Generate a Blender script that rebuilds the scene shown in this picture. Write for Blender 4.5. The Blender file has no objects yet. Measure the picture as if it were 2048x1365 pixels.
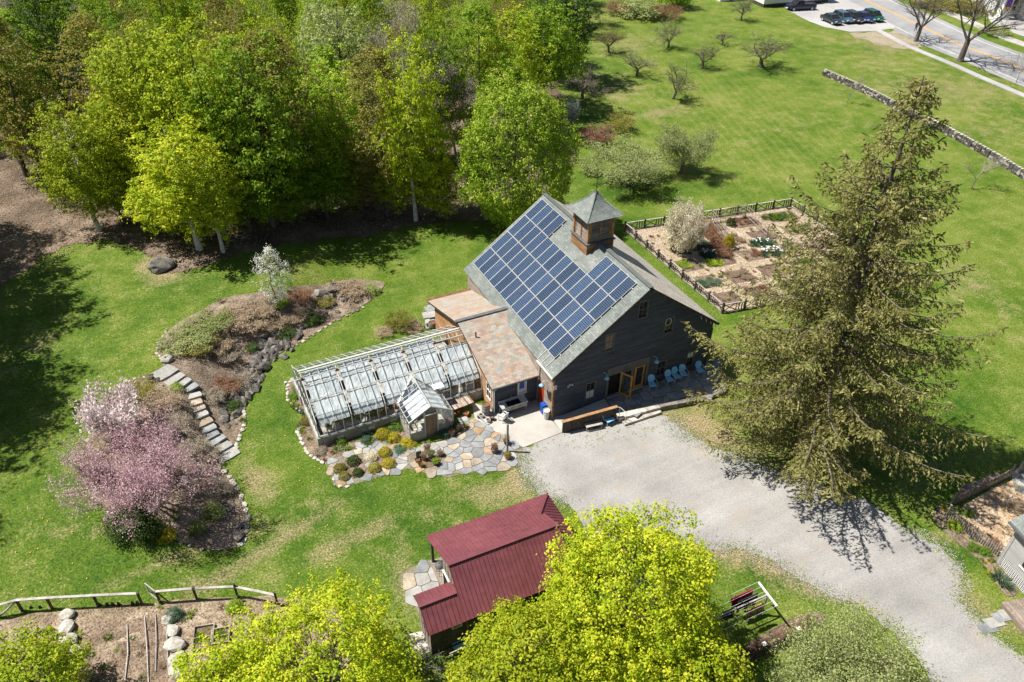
import bpy, bmesh, math, random
import numpy as np
from math import radians, sin, cos, tan, pi, sqrt, atan2, exp, hypot
from mathutils import Vector, Matrix, noise
from mathutils.geometry import delaunay_2d_cdt
random.seed(7); RNG = np.random.default_rng(11)
SC = bpy.context.scene
COL = SC.collection

# ------------------------------------------------------------------ camera
F, YAW, PIT, ROLL = 1573.86, radians(26.794), radians(37.015), radians(1.096)
def _rot():
    cy, sy = cos(YAW), sin(YAW)
    f = np.array([sy*cos(PIT), cy*cos(PIT), -sin(PIT)]); r = np.array([cy, -sy, 0.0])
    u = np.cross(r, f); R = np.array([r, -u, f]); c, s = cos(ROLL), sin(ROLL)
    return np.array([[c, -s, 0], [s, c, 0], [0, 0, 1]]) @ R
RM = _rot()
CAM = np.array([-21.19669, -35.50018, 38.0])
cd = bpy.data.cameras.new('camera'); cam = bpy.data.objects.new('camera', cd); COL.objects.link(cam)
cd.sensor_width = 36; cd.lens = F/2048*36; cd.clip_start = .5; cd.clip_end = 4000
mw = Matrix.Identity(4)
for i in range(3):
    mw[i][0] = RM[0][i]; mw[i][1] = -RM[1][i]; mw[i][2] = -RM[2][i]; mw[i][3] = CAM[i]
cam.matrix_world = mw
SC.camera = cam
# ------------------------------------------------------------------ sky and sun
SUN_EL, SUN_AZ = radians(59), radians(-29)          # light travels towards azimuth SUN_AZ
W = bpy.data.worlds.new('World'); SC.world = W; W.use_nodes = True
nt = W.node_tree; sky = nt.nodes.new('ShaderNodeTexSky'); sky.sky_type = 'NISHITA'; sky.sun_disc = False
sky.sun_elevation = SUN_EL; sky.sun_rotation = radians(-59); sky.altitude = 200
bg = nt.nodes['Background']; bg.inputs[1].default_value = 0.052
nt.links.new(sky.outputs[0], bg.inputs[0])
sl = bpy.data.lights.new('sun', 'SUN'); sl.energy = 5.0; sl.angle = radians(.53); sl.color = (1, .955, .88)
so = bpy.data.objects.new('sun', sl); COL.objects.link(so)
so.rotation_euler = Vector((cos(SUN_AZ)*cos(SUN_EL), sin(SUN_AZ)*cos(SUN_EL), -sin(SUN_EL))).to_track_quat('-Z', 'Y').to_euler()
so.location = (-40, 40, 60)
SC.view_settings.view_transform = 'Standard'; SC.view_settings.look = 'None'
SC.view_settings.exposure = 0.7; SC.view_settings.gamma = 1.0; SC.view_settings.use_curve_mapping = False
SC.render.engine = 'CYCLES'
SC.cycles.max_bounces = 6; SC.cycles.diffuse_bounces = 2; SC.cycles.transparent_max_bounces = 16

# ------------------------------------------------------------------ terrain heights and pixel rays
def sst(a, b, t):
    t = min(1, max(0, (t-a)/(b-a))); return t*t*(3-2*t)
WALL = [(-22.3, -6.5), (-21.9, -3.5), (-21.7, -1.8), (-21.3, 1.9), (-21.2, 5.9), (-19.4, 11.5), (-18, 14.9), (-15.3, 16.8), (-11.6, 18.8), (-8.9, 20.8), (-5.1, 21.2)]
def wdist(x, y):
    best = 1e9; sg = 1
    for (ax, ay), (bx, by) in zip(WALL[:-1], WALL[1:]):
        dx, dy = bx-ax, by-ay; t = min(1, max(0, ((x-ax)*dx+(y-ay)*dy)/(dx*dx+dy*dy)))
        d = hypot(x-ax-t*dx, y-ay-t*dy)
        if d < best: best = d; sg = 1 if dx*(y-ay)-dy*(x-ax) > 0 else -1
    return best*sg
def hgt(x, y):
    if x > -4.5 or y < -8: return 0.0
    d = wdist(x, y)
    if d < 0: return 0.0
    return 1.8*sst(.1, 4.6, d)*sst(-7, 6, y+.25*(x+28))*(1-sst(-15, -5.2, x))
def ray(px, py): return RM.T @ np.array([(px-1024)/F, (py-682.5)/F, 1])
def at(px, py, z=None, dz=0.0):
    d = ray(px, py)
    if z is None:
        z = 0.0
        for _ in range(14):
            p = CAM+d*((z-CAM[2])/d[2]); z = .5*z+.5*hgt(p[0], p[1])
        z = hgt(p[0], p[1])
        p = CAM+d*((z-CAM[2])/d[2])
        return Vector((p[0], p[1], hgt(p[0], p[1])+dz))
    p = CAM+d*((z-CAM[2])/d[2]); return Vector((p[0], p[1], z+dz))
def onplane(px, py, ax, val):
    d = ray(px, py); return Vector(CAM+d*((val-CAM[ax])/d[ax]))
def proj(p):
    v = RM @ (np.array(p, float)-CAM); return 1024+F*v[0]/v[2], 682.5+F*v[1]/v[2]
def height_to(base, py):
    lo, hi = .1, 60
    for _ in range(40):
        m = .5*(lo+hi)
        if proj((base[0], base[1], base[2]+m))[1] > py: lo = m
        else: hi = m
    return lo
# ------------------------------------------------------------------ materials
def _n(nt, t, **k):
    n = nt.nodes.new(t)
    for a, b in k.items(): setattr(n, a, b)
    return n
def ramp(nt, cols, pos=None):
    r = _n(nt, 'ShaderNodeValToRGB'); e = r.color_ramp.elements
    pos = pos or [.3+.4*i/(len(cols)-1) for i in range(len(cols))]
    while len(e) < len(cols): e.new(.5)
    for i, c in enumerate(cols): e[i].position = pos[i]; e[i].color = (*c, 1)
    return r
def mat(name, cols, scale=2.0, fine=30.0, ff=.35, rough=.85, bump=.3, bd=.02, metal=0, spec=.3, rnd=0.0, st=(1, 1, 1), shift=True, detail=5, alpha=None):
    m = bpy.data.materials.new(name); m.use_nodes = True; nt = m.node_tree; L = nt.links.new
    b = nt.nodes['Principled BSDF']; b.inputs['Roughness'].default_value = rough; b.inputs['Metallic'].default_value = metal
    b.inputs['Specular IOR Level'].default_value = spec
    tc = _n(nt, 'ShaderNodeTexCoord'); mp = _n(nt, 'ShaderNodeMapping'); mp.inputs['Scale'].default_value = st
    oi = _n(nt, 'ShaderNodeObjectInfo')
    L(tc.outputs['Object'], mp.inputs['Vector'])
    if shift:
        mu = _n(nt, 'ShaderNodeMath', operation='MULTIPLY'); mu.inputs[1].default_value = 91.0
        L(oi.outputs['Random'], mu.inputs[0]); L(mu.outputs[0], mp.inputs['Location'])
    n1 = _n(nt, 'ShaderNodeTexNoise'); n1.inputs['Scale'].default_value = scale; n1.inputs['Detail'].default_value = detail; n1.inputs['Roughness'].default_value = .6
    n2 = _n(nt, 'ShaderNodeTexNoise'); n2.inputs['Scale'].default_value = fine; n2.inputs['Detail'].default_value = 3
    L(mp.outputs[0], n1.inputs['Vector']); L(mp.outputs[0], n2.inputs['Vector'])
    r = ramp(nt, cols); L(n1.outputs['Fac'], r.inputs[0])
    mr = _n(nt, 'ShaderNodeMapRange'); mr.inputs[1].default_value = .3; mr.inputs[2].default_value = .7; mr.inputs[3].default_value = 1-ff; mr.inputs[4].default_value = 1+ff
    L(n2.outputs['Fac'], mr.inputs[0])
    mx = _n(nt, 'ShaderNodeMix', data_type='RGBA', blend_type='MULTIPLY'); mx.inputs[0].default_value = 1
    L(r.outputs[0], mx.inputs[6]); L(mr.outputs[0], mx.inputs[7]); out = mx.outputs[2]
    if rnd:
        h = _n(nt, 'ShaderNodeHueSaturation'); m2 = _n(nt, 'ShaderNodeMapRange'); m2.inputs[3].default_value = 1-rnd; m2.inputs[4].default_value = 1+rnd
        L(oi.outputs['Random'], m2.inputs[0]); L(m2.outputs[0], h.inputs['Value']); L(out, h.inputs['Color']); out = h.outputs[0]
    L(out, b.inputs['Base Color'])
    if bump:
        bp = _n(nt, 'ShaderNodeBump'); bp.inputs['Strength'].default_value = bump; bp.inputs['Distance'].default_value = bd
        L(n2.outputs['Fac'], bp.inputs['Height']); L(bp.outputs[0], b.inputs['Normal'])
    m['_out'] = 1
    return m
def leafmat(name, cols, trans=.4, rough=.6, hv=.08):
    m = bpy.data.materials.new(name); m.use_nodes = True; nt = m.node_tree; L = nt.links.new
    b = nt.nodes['Principled BSDF']; b.inputs['Roughness'].default_value = rough; b.inputs['Specular IOR Level'].default_value = .25
    a = _n(nt, 'ShaderNodeAttribute'); a.attribute_name = 'v'
    r = ramp(nt, cols, [i/(len(cols)-1) for i in range(len(cols))]); L(a.outputs['Fac'], r.inputs[0])
    oi = _n(nt, 'ShaderNodeObjectInfo'); h = _n(nt, 'ShaderNodeHueSaturation')
    mr = _n(nt, 'ShaderNodeMapRange'); mr.inputs[3].default_value = 1-2*hv; mr.inputs[4].default_value = 1+2*hv
    L(oi.outputs['Random'], mr.inputs[0]); L(mr.outputs[0], h.inputs['Value'])
    L(r.outputs[0], h.inputs['Color']); L(h.outputs[0], b.inputs['Base Color'])
    t = _n(nt, 'ShaderNodeBsdfTranslucent'); L(h.outputs[0], t.inputs['Color'])
    mx = _n(nt, 'ShaderNodeMixShader'); mx.inputs[0].default_value = trans
    L(b.outputs[0], mx.inputs[1]); L(t.outputs[0], mx.inputs[2]); L(mx.outputs[0], nt.nodes['Material Output'].inputs[0])
    return m
def glassmat(name, tint=(.9, .95, .93), refl=.12, rough=.05):
    m = bpy.data.materials.new(name); m.use_nodes = True; nt = m.node_tree; L = nt.links.new
    for n in list(nt.nodes):
        if n.type == 'BSDF_PRINCIPLED': nt.nodes.remove(n)
    tr = _n(nt, 'ShaderNodeBsdfTransparent'); tr.inputs[0].default_value = (*tint, 1)
    g = _n(nt, 'ShaderNodeBsdfGlossy'); g.inputs['Roughness'].default_value = rough
    lw = _n(nt, 'ShaderNodeLayerWeight'); lw.inputs[0].default_value = .35
    mr = _n(nt, 'ShaderNodeMapRange'); mr.inputs[3].default_value = refl*.4; mr.inputs[4].default_value = min(1, refl*4)
    L(lw.outputs['Fresnel'], mr.inputs[0])
    mx = _n(nt, 'ShaderNodeMixShader'); L(mr.outputs[0], mx.inputs[0]); L(tr.outputs[0], mx.inputs[1]); L(g.outputs[0], mx.inputs[2])
    L(mx.outputs[0], nt.nodes['Material Output'].inputs[0])
    return m
MT = {}
MT['dark_siding'] = mat('dark_siding', [(.042, .051, .068), (.06, .07, .09), (.085, .096, .116)], 1.2, 14, .3, st=(.4, 1, 3), bd=.01)
MT['wood_grey'] = mat('wood_grey', [(.15, .12, .095), (.26, .21, .17), (.36, .31, .27)], 1.5, 20, .3, st=(.6, .6, 4), rnd=.15)
MT['wood_warm'] = mat('wood_warm', [(.17, .09, .045), (.32, .17, .08), (.42, .27, .16)], 1.5, 16, .3, st=(.5, .5, 3), rnd=.12)
MT['wood_dark'] = mat('wood_dark', [(.03, .025, .022), (.065, .052, .045), (.12, .1, .085)], 2, 20, .35, st=(1, 1, 3), rnd=.2)
MT['wood_weather'] = mat('wood_weather', [(.22, .2, .18), (.36, .33, .3), (.5, .46, .41)], 2, 22, .25, rnd=.18)
MT['wood_orange'] = mat('wood_orange', [(.36, .15, .025), (.5, .23, .045), (.55, .3, .08)], 3, 25, .2, rough=.45, bump=.05)
MT['trim'] = mat('trim', [(.1, .1, .098), (.15, .148, .14)], 2, 20, .2)
MT['shingle'] = None
MT['white_metal'] = mat('white_metal', [(.5, .5, .48), (.62, .62, .6)], 3, 40, .08, rough=.4, bump=0)
MT['alu'] = mat('alu', [(.4, .41, .4), (.52, .53, .52)], 4, 40, .12, rough=.45, bump=0, metal=.2)
MT['dark_metal'] = mat('dark_metal', [(.02, .02, .022), (.045, .045, .05)], 4, 40, .2, rough=.5, bump=.05)
MT['lead'] = mat('lead', [(.08, .085, .09), (.15, .155, .16)], 3, 30, .2, rough=.6)
MT['concrete'] = mat('concrete', [(.33, .308, .275), (.4, .377, .34), (.46, .436, .395)], .7, 25, .1, bd=.004)
MT['old_concrete'] = mat('old_concrete', [(.15, .135, .12), (.3, .28, .25), (.42, .4, .36)], 1.2, 12, .25)
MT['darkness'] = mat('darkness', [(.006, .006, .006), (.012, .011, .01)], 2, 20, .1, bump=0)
MT['win_glass'] = mat('win_glass', [(.012, .014, .016), (.03, .03, .03)], 2, 8, .2, rough=.08, bump=0, spec=.6)
MT['curtain'] = mat('curtain', [(.55, .56, .56), (.7, .7, .7)], 3, 20, .1, bump=.1)
MT['blind'] = mat('blind', [(.2, .15, .1), (.27, .21, .15)], 2, 30, .1, bump=.1)
MT['glass'] = glassmat('glass')
MT['glass_clear'] = glassmat('glass_clear', (.93, .96, .95), .06)
MT['blue_paint'] = mat('blue_paint', [(.2, .52, .82), (.28, .6, .88)], 4, 40, .06, rough=.35, bump=0)
MT['blue_deep'] = mat('blue_deep', [(.01, .06, .3), (.02, .1, .42)], 4, 40, .1, rough=.4, bump=0)
MT['red_paint'] = mat('red_paint', [(.3, .035, .015), (.42, .06, .02)], 3, 30, .15, rough=.5, bump=.05)
MT['stone'] = mat('stone', [(.1, .094, .085), (.19, .175, .155), (.3, .27, .235)], 2.2, 14, .35, rnd=.2, bd=.03, bump=.5)
MT['stone_dark'] = mat('stone_dark', [(.045, .043, .038), (.1, .093, .082), (.2, .178, .15)], 2.5, 12, .4, rnd=.18, bd=.04, bump=.6)
MT['stone_pale'] = mat('stone_pale', [(.28, .25, .21), (.43, .4, .35), (.58, .55, .5)], 2, 14, .2, rnd=.15, bd=.03, bump=.4)
FLAG = [mat('flag_grey', [(.16, .17, .175), (.23, .24, .245), (.31, .315, .31)], 1.6, 18, .2, rnd=.2, bump=.2),
        mat('flag_tan', [(.25, .2, .14), (.34, .28, .21), (.42, .37, .3)], 1.8, 18, .2, rnd=.2, bump=.2),
        mat('flag_rust', [(.25, .15, .08), (.33, .22, .13), (.38, .29, .2)], 1.6, 18, .2, rnd=.2, bump=.2),
        mat('flag_pale', [(.25, .243, .228), (.32, .312, .29), (.39, .38, .355)], 1.6, 18, .15, rnd=.15, bump=.2)]
MT['soil'] = mat('soil', [(.1, .07, .045), (.18, .13, .09), (.28, .215, .16)], .9, 9, .5, bd=.06, bump=.7, shift=False)
MT['soil_pale'] = mat('soil_pale', [(.14, .1, .065), (.25, .19, .13), (.37, .3, .22)], .8, 8, .5, bd=.06, bump=.7, shift=False)
MT['soil_dark'] = mat('soil_dark', [(.09, .06, .042), (.15, .1, .075), (.21, .155, .12)], 1.2, 10, .5, bd=.05, bump=.6, shift=False)
MT['wood_chips'] = mat('wood_chips', [(.26, .17, .09), (.42, .31, .2), (.52, .42, .3)], 1.0, 9, .35, bd=.05, bump=.6, shift=False)
MT['bark'] = mat('bark', [(.05, .04, .032), (.11, .09, .07), (.19, .16, .13)], 3, 14, .35, st=(1, 1, .3), bd=.04, bump=.6)
MT['bark_pale'] = mat('bark_pale', [(.2, .17, .14), (.32, .29, .25), (.5, .47, .43)], 3, 14, .3, st=(1, 1, .5), bd=.03)
MT['twig'] = mat('twig', [(.1, .08, .06), (.2, .17, .13)], 2, 8, .3, bump=0)
MT['twig_grey'] = mat('twig_grey', [(.2, .175, .15), (.34, .3, .26)], 2, 8, .3, bump=0)
MT['birch'] = mat('birch', [(.3, .27, .24), (.62, .6, .56), (.7, .68, .64)], 4, 10, .3, st=(.4, .4, 2))
MT['tyre'] = mat('tyre', [(.012, .012, .012), (.025, .025, .025)], 4, 30, .2)
MT['terracotta'] = mat('terracotta', [(.36, .13, .06), (.5, .22, .12)], 4, 30, .15, rnd=.15)
MT['black_plastic'] = mat('black_plastic', [(.012, .012, .013), (.03, .03, .03)], 4, 30, .2, rough=.5, bump=0)
MT['white_paint'] = mat('white_paint', [(.66, .66, .63), (.78, .78, .75)], 2, 30, .06, rough=.5, bump=.05)
MT['rust'] = mat('rust', [(.12, .05, .03), (.24, .11, .06)], 3, 20, .25)
# ------------------------------------------------------------------ mesh builder
class MB:
    def __init__(s): s.v = []; s.f = []; s.m = []
    def add(s, vs, fs, mi=0):
        o = len(s.v); s.v += [tuple(p) for p in vs]; s.f += [tuple(i+o for i in f) for f in fs]; s.m += [mi]*len(fs); return s
    def box(s, x0, x1, y0, y1, z0, z1, mi=0):
        return s.add([(x0, y0, z0), (x1, y0, z0), (x1, y1, z0), (x0, y1, z0), (x0, y0, z1), (x1, y0, z1), (x1, y1, z1), (x0, y1, z1)],
                     [(0, 3, 2, 1), (4, 5, 6, 7), (0, 1, 5, 4), (1, 2, 6, 5), (2, 3, 7, 6), (3, 0, 4, 7)], mi)
    def beam(s, a, b, w, h=None, up=(0, 0, 1), mi=0):
        a = Vector(a); b = Vector(b); h = w if h is None else h; d = (b-a).normalized(); up = Vector(up)
        r = d.cross(up)
        if r.length < 1e-4: r = d.cross(Vector((1, 0, 0)))
        r.normalize(); u = r.cross(d); vs = []
        for p in (a, b):
            for i, j in ((-1, -1), (1, -1), (1, 1), (-1, 1)): vs.append(p+r*(i*w/2)+u*(j*h/2))
        return s.add(vs, [(0, 1, 2, 3)[::-1], (4, 5, 6, 7), (0, 1, 5, 4), (1, 2, 6, 5), (2, 3, 7, 6), (3, 0, 4, 7)], mi)
    def tube(s, pts, rad, n=6, cap=True, mi=0):
        pts = [Vector(p) for p in pts]; k = len(pts)
        if not hasattr(rad, '__len__'): rad = [rad]*k
        vs = []; ref = None
        for i, p in enumerate(pts):
            d = (pts[min(i+1, k-1)]-pts[max(i-1, 0)])
            d = d.normalized() if d.length > 1e-6 else Vector((0, 0, 1))
            if ref is None: ref = Vector((1, 0, 0)) if abs(d.x) < .9 else Vector((0, 1, 0))
            r = ref-d*ref.dot(d); r.normalize(); u = d.cross(r); ref = r
            for j in range(n):
                a = 2*pi*j/n; vs.append(p+r*(cos(a)*rad[i])+u*(sin(a)*rad[i]))
        fs = [(i*n+j, i*n+(j+1) % n, (i+1)*n+(j+1) % n, (i+1)*n+j) for i in range(k-1) for j in range(n)]
        if cap: fs += [tuple(range(n))[::-1], tuple(range((k-1)*n, k*n))]
        return s.add(vs, fs, mi)
    def lathe(s, prof, n=12, c=(0, 0, 0), mi=0, cap=True):
        vs = [(c[0]+r*cos(2*pi*j/n), c[1]+r*sin(2*pi*j/n), c[2]+z) for r, z in prof for j in range(n)]; k = len(prof)
        fs = [(i*n+j, i*n+(j+1) % n, (i+1)*n+(j+1) % n, (i+1)*n+j) for i in range(k-1) for j in range(n)]
        if cap: fs += [tuple(range(n))[::-1], tuple(range((k-1)*n, k*n))]
        return s.add(vs, fs, mi)
    def prism(s, top, th, mi=0, n=None):
        """closed slab: top polygon (3D points), thickness th downwards along n (default -z)"""
        top = [Vector(p) for p in top]; d = Vector(n) if n else Vector((0, 0, -1)); k = len(top)
        vs = top+[p+d*th for p in top]
        fs = [tuple(range(k)), tuple(range(k, 2*k))[::-1]]+[(i, k+i, k+(i+1) % k, (i+1) % k) for i in range(k)]
        return s.add(vs, fs, mi)
    def quad(s, *p, mi=0): return s.add(p, [tuple(range(len(p)))], mi)
    def mesh(s, name, mats, smooth=False):
        me = bpy.data.meshes.new(name); me.from_pydata(s.v, [], s.f)
        for m in (mats if isinstance(mats, (list, tuple)) else [mats]): me.materials.append(m)
        if any(s.m): me.polygons.foreach_set('material_index', s.m)
        if smooth: me.polygons.foreach_set('use_smooth', [True]*len(s.f))
        me.validate(); me.update(); return me
    def build(s, name, mats, parent=None, smooth=False, **k): return link(name, s.mesh(name, mats, smooth), parent, **k)
def link(name, me, parent=None, loc=None, rz=None, mw=None, label=None, cat=None, group=None, kind=None, scale=None):
    o = bpy.data.objects.new(name, me); COL.objects.link(o)
    if parent: o.parent = parent
    if mw is not None: o.matrix_local = mw
    if loc is not None: o.location = loc
    if rz is not None: o.rotation_euler = (0, 0, rz)
    if scale is not None: o.scale = scale if hasattr(scale, '__len__') else (scale,)*3
    tag(o, label, cat, group, kind); return o
def tag(o, label=None, cat=None, group=None, kind=None):
    for k, v in (('label', label), ('category', cat), ('group', group), ('kind', kind)):
        if v: o[k] = v
    return o
def thing(name, label, cat, loc=(0, 0, 0), rz=0.0, group=None):
    o = bpy.data.objects.new(name, None); COL.objects.link(o); o.location = loc; o.rotation_euler = (0, 0, rz); o.empty_display_size = .3
    return tag(o, label, cat, group)
def copy_tree(o, parent=None):
    c = o.copy(); COL.objects.link(c); c.parent = parent
    for ch in o.children: copy_tree(ch, c)
    return c
def recess(name, m, lo, hi): pass
def npmesh(name, V, Q, m, vattr=None, smooth=False):
    """fast mesh from numpy verts (n,3) and quads/tris (k,4|3)"""
    me = bpy.data.meshes.new(name); n, k, w = len(V), len(Q), Q.shape[1]
    me.vertices.add(n); me.vertices.foreach_set('co', np.ascontiguousarray(V, dtype=np.float32).ravel())
    me.loops.add(k*w); me.loops.foreach_set('vertex_index', np.ascontiguousarray(Q, dtype=np.int32).ravel())
    me.polygons.add(k); me.polygons.foreach_set('loop_start', np.arange(0, k*w, w, dtype=np.int32))
    if vattr is not None:
        a = me.attributes.new('v', 'FLOAT', 'POINT'); a.data.foreach_set('value', np.ascontiguousarray(vattr, dtype=np.float32))
    me.materials.append(m); me.update(calc_edges=True)
    if smooth: me.polygons.foreach_set('use_smooth', np.ones(k, dtype=bool))
    return me
def rock_mesh(name, m, seed, sub=2, amp=.28, flat=.75, cut=.72, nf=5):
    bm = bmesh.new(); bmesh.ops.create_icosphere(bm, subdivisions=sub, radius=1)
    o = Vector((seed*7.3, seed*3.1, seed*1.7))
    for v in bm.verts:
        d = 1+amp*noise.noise(v.co*1.1+o)+amp*.5*noise.noise(v.co*2.7+o)
        c = v.co*d
        for q in range(nf):   # facet planes
            nrm = Vector((sin(seed*5+q*2.1), cos(seed*3+q*1.3), sin(seed+q*2.9))).normalized()
            e = c.dot(nrm)-cut
            if e > 0: c -= nrm*e*.92
        v.co = Vector((c.x, c.y, c.z*flat))
    me = bpy.data.meshes.new(name); bm.to_mesh(me); bm.free(); me.materials.append(m)
    return me
# ------------------------------------------------------------------ ragged ground sheets
def resample(P, step):
    out = []
    for i in range(len(P)):
        a = Vector(P[i][:2]); b = Vector(P[(i+1) % len(P)][:2]); n = max(1, int((b-a).length/step))
        for k in range(n): out.append(a.lerp(b, k/n))
    return out
def inside(x, y, P):
    c = False; j = len(P)-1
    for i in range(len(P)):
        xi, yi = P[i][0], P[i][1]; xj, yj = P[j][0], P[j][1]
        if (yi > y) != (yj > y) and x < (xj-xi)*(y-yi)/(yj-yi)+xi: c = not c
        j = i
    return c
def sheet(name, P, dz, m, rag=.15, step=.35, grid=1.0, kind='structure', label=None, cat=None, parent=None, smoothc=True):
    P = [Vector((p[0], p[1])) for p in P]
    if smoothc:          # chaikin
        for _ in range(2):
            Q = []
            for i in range(len(P)):
                a, b = P[i], P[(i+1) % len(P)]; Q += [a.lerp(b, .25), a.lerp(b, .75)]
            P = Q
    B = resample(P, step)
    if rag: B = [p+Vector((noise.noise((p.x*1.1, p.y*1.1, 3.3))+.6*noise.noise((p.x*4.1, p.y*4.1, 1.3)), noise.noise((p.x*1.1, p.y*1.1, 9.3))+.6*noise.noise((p.x*4.1, p.y*4.1, 7.3))))*rag for p in B]
    n = len(B); pts = list(B)
    xs = [p.x for p in B]; ys = [p.y for p in B]
    gx = np.arange(min(xs)+grid*.5, max(xs), grid); gy = np.arange(min(ys)+grid*.5, max(ys), grid)
    if len(gx)*len(gy) < 60000:
        GX, GY = np.meshgrid(gx, gy); GX = GX.ravel()+.1*grid*RNG.random(GX.size); GY = GY.ravel()+.1*grid*RNG.random(GY.size)
        BA = np.array([(p.x, p.y) for p in B]); C = np.zeros(GX.size, bool)
        for i in range(n):
            xi, yi = BA[i]; xj, yj = BA[i-1]
            if yi == yj: continue
            C ^= ((yi > GY) != (yj > GY)) & (GX < (xj-xi)*(GY-yi)/(yj-yi)+xi)
        pts += [Vector((float(x), float(y))) for x, y in zip(GX[C], GY[C])]
    r = delaunay_2d_cdt(pts, [(i, (i+1) % n) for i in range(n)], [], 1, 1e-4)
    me = bpy.data.meshes.new(name); me.from_pydata([(p.x, p.y, hgt(p.x, p.y)+dz) for p in r[0]], [], [list(f) for f in r[2]])
    me.materials.append(m); me.update()
    if me.polygons and sum(p.normal.z for p in me.polygons) < 0: me.flip_normals()
    o = link(name, me, parent, label=label, cat=cat, kind=kind); return o
def PX(*pts): return [at(*p) for p in pts]
# ================================================================== ground
def grass_material():
    m = bpy.data.materials.new('grass'); m.use_nodes = True; nt = m.node_tree; L = nt.links.new
    b = nt.nodes['Principled BSDF']; b.inputs['Roughness'].default_value = .8; b.inputs['Specular IOR Level'].default_value = .15
    tc = _n(nt, 'ShaderNodeTexCoord')
    def nz(s, d=4, st=None, rgh=.6):
        n = _n(nt, 'ShaderNodeTexNoise'); n.inputs['Scale'].default_value = s; n.inputs['Detail'].default_value = d; n.inputs['Roughness'].default_value = rgh
        if st:
            mp = _n(nt, 'ShaderNodeMapping'); mp.inputs['Scale'].default_value = st; L(tc.outputs['Object'], mp.inputs[0]); L(mp.outputs[0], n.inputs['Vector'])
        else: L(tc.outputs['Object'], n.inputs['Vector'])
        return n.outputs['Fac']
    def mix(f, a, c, bt='MIX'):
        x = _n(nt, 'ShaderNodeMix', data_type='RGBA', blend_type=bt)
        for s, i in ((f, 0), (a, 6), (c, 7)):
            if isinstance(s, (int, float)): x.inputs[i].default_value = s
            elif isinstance(s, tuple): x.inputs[i].default_value = (*s, 1)
            else: L(s, x.inputs[i])
        return x.outputs[2]
    def rng(s, a, c, lo=0., hi=1.):
        r = _n(nt, 'ShaderNodeMapRange'); r.inputs[1].default_value = a; r.inputs[2].default_value = c; r.inputs[3].default_value = lo; r.inputs[4].default_value = hi
        L(s, r.inputs[0]); return r.outputs[0]
    def mth(op, a, c):
        x = _n(nt, 'ShaderNodeMath', operation=op)
        for s, i in ((a, 0), (c, 1)):
            if isinstance(s, (int, float)): x.inputs[i].default_value = s
            else: L(s, x.inputs[i])
        return x.outputs[0]
    big = nz(.11, 3); mid = nz(.55, 5); sm = nz(2.6, 4); fine = nz(9, 4); grain = nz(34, 2)
    r = ramp(nt, [(.034, .085, .006), (.078, .135, .011), (.132, .176, .024), (.215, .222, .062)], [.36, .47, .555, .69])
    s = mth('ADD', mth('MULTIPLY', big, .34), mth('ADD', mth('MULTIPLY', mid, .28), mth('ADD', mth('MULTIPLY', sm, .26), mth('MULTIPLY', fine, .17))))
    at_ = _n(nt, 'ShaderNodeAttribute'); at_.attribute_name = 'dry'
    lu = _n(nt, 'ShaderNodeAttribute'); lu.attribute_name = 'lush'
    s = mth('ADD', s, mth('MULTIPLY', lu.outputs['Fac'], -.15))
    # mowing lines on the far lawn
    wv = _n(nt, 'ShaderNodeTexWave'); wv.inputs['Scale'].default_value = .28; wv.inputs['Distortion'].default_value = 3.2; wv.inputs['Detail'].default_value = 2; wv.inputs['Detail Scale'].default_value = .6
    mp = _n(nt, 'ShaderNodeMapping'); mp.inputs['Rotation'].default_value = (0, 0, radians(20)); L(tc.outputs['Object'], mp.inputs[0]); L(mp.outputs[0], wv.inputs['Vector'])
    mo = _n(nt, 'ShaderNodeAttribute'); mo.attribute_name = 'mow'
    s = mth('ADD', s, mth('MULTIPLY', mth('MULTIPLY', rng(wv.outputs['Fac'], .55, .95, 0, 1), mo.outputs['Fac']), .045))
    L(s, r.inputs[0])
    straw = ramp(nt, [(.15, .12, .06), (.27, .21, .115), (.38, .31, .19)], [.3, .5, .75]); L(fine, straw.inputs[0])
    d = mth('ADD', at_.outputs['Fac'], mth('ADD', mth('MULTIPLY', mid, .75), mth('ADD', mth('MULTIPLY', sm, .4), mth('MULTIPLY', fine, .35))))
    dm = rng(d, .92, 1.42)
    c = mix(dm, r.outputs[0], straw.outputs[0])
    fk = nz(6.5, 5, None, .75); c = mix(rng(mth('ADD', fk, mth('MULTIPLY', mid, .35)), .74, .86, 0, .75), c, (.34, .29, .16))
    c = mix(1.0, c, rng(fine, .3, .7, .52, 1.45), 'MULTIPLY')
    c = mix(1.0, c, rng(grain, .3, .7, .6, 1.4), 'MULTIPLY')
    L(c, b.inputs['Base Color'])
    bp = _n(nt, 'ShaderNodeBump'); bp.inputs['Strength'].default_value = .55; bp.inputs['Distance'].default_value = .07
    L(mth('ADD', fine, mth('MULTIPLY', grain, .7)), bp.inputs['Height']); L(bp.outputs[0], b.inputs['Normal'])
    return m
MT['grass'] = grass_material()
def axis(lo, hi, step, far, grow=1.35):
    a = list(np.arange(lo, hi+1e-6, step)); s = step
    while a[-1] < far: s *= grow; a.append(a[-1]+s)
    s = step
    while a[0] > -far: s *= grow; a.insert(0, a[0]-s)
    return np.array(a)
gx = axis(-48, 60, .6, 1600); gy = axis(-36, 75, .6, 1600)
X, Y = np.meshgrid(gx, gy); nx, ny = len(gx), len(gy)
Z = np.zeros_like(X)
for j in range(ny):
    for i in range(nx):
        if X[j, i] < -4 and Y[j, i] > -9: Z[j, i] = hgt(X[j, i], Y[j, i])
V = np.stack([X.ravel(), Y.ravel(), Z.ravel()], 1)
I = np.arange(nx*ny).reshape(ny, nx)
Q = np.stack([I[:-1, :-1].ravel(), I[:-1, 1:].ravel(), I[1:, 1:].ravel(), I[1:, :-1].ravel()], 1)
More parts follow.
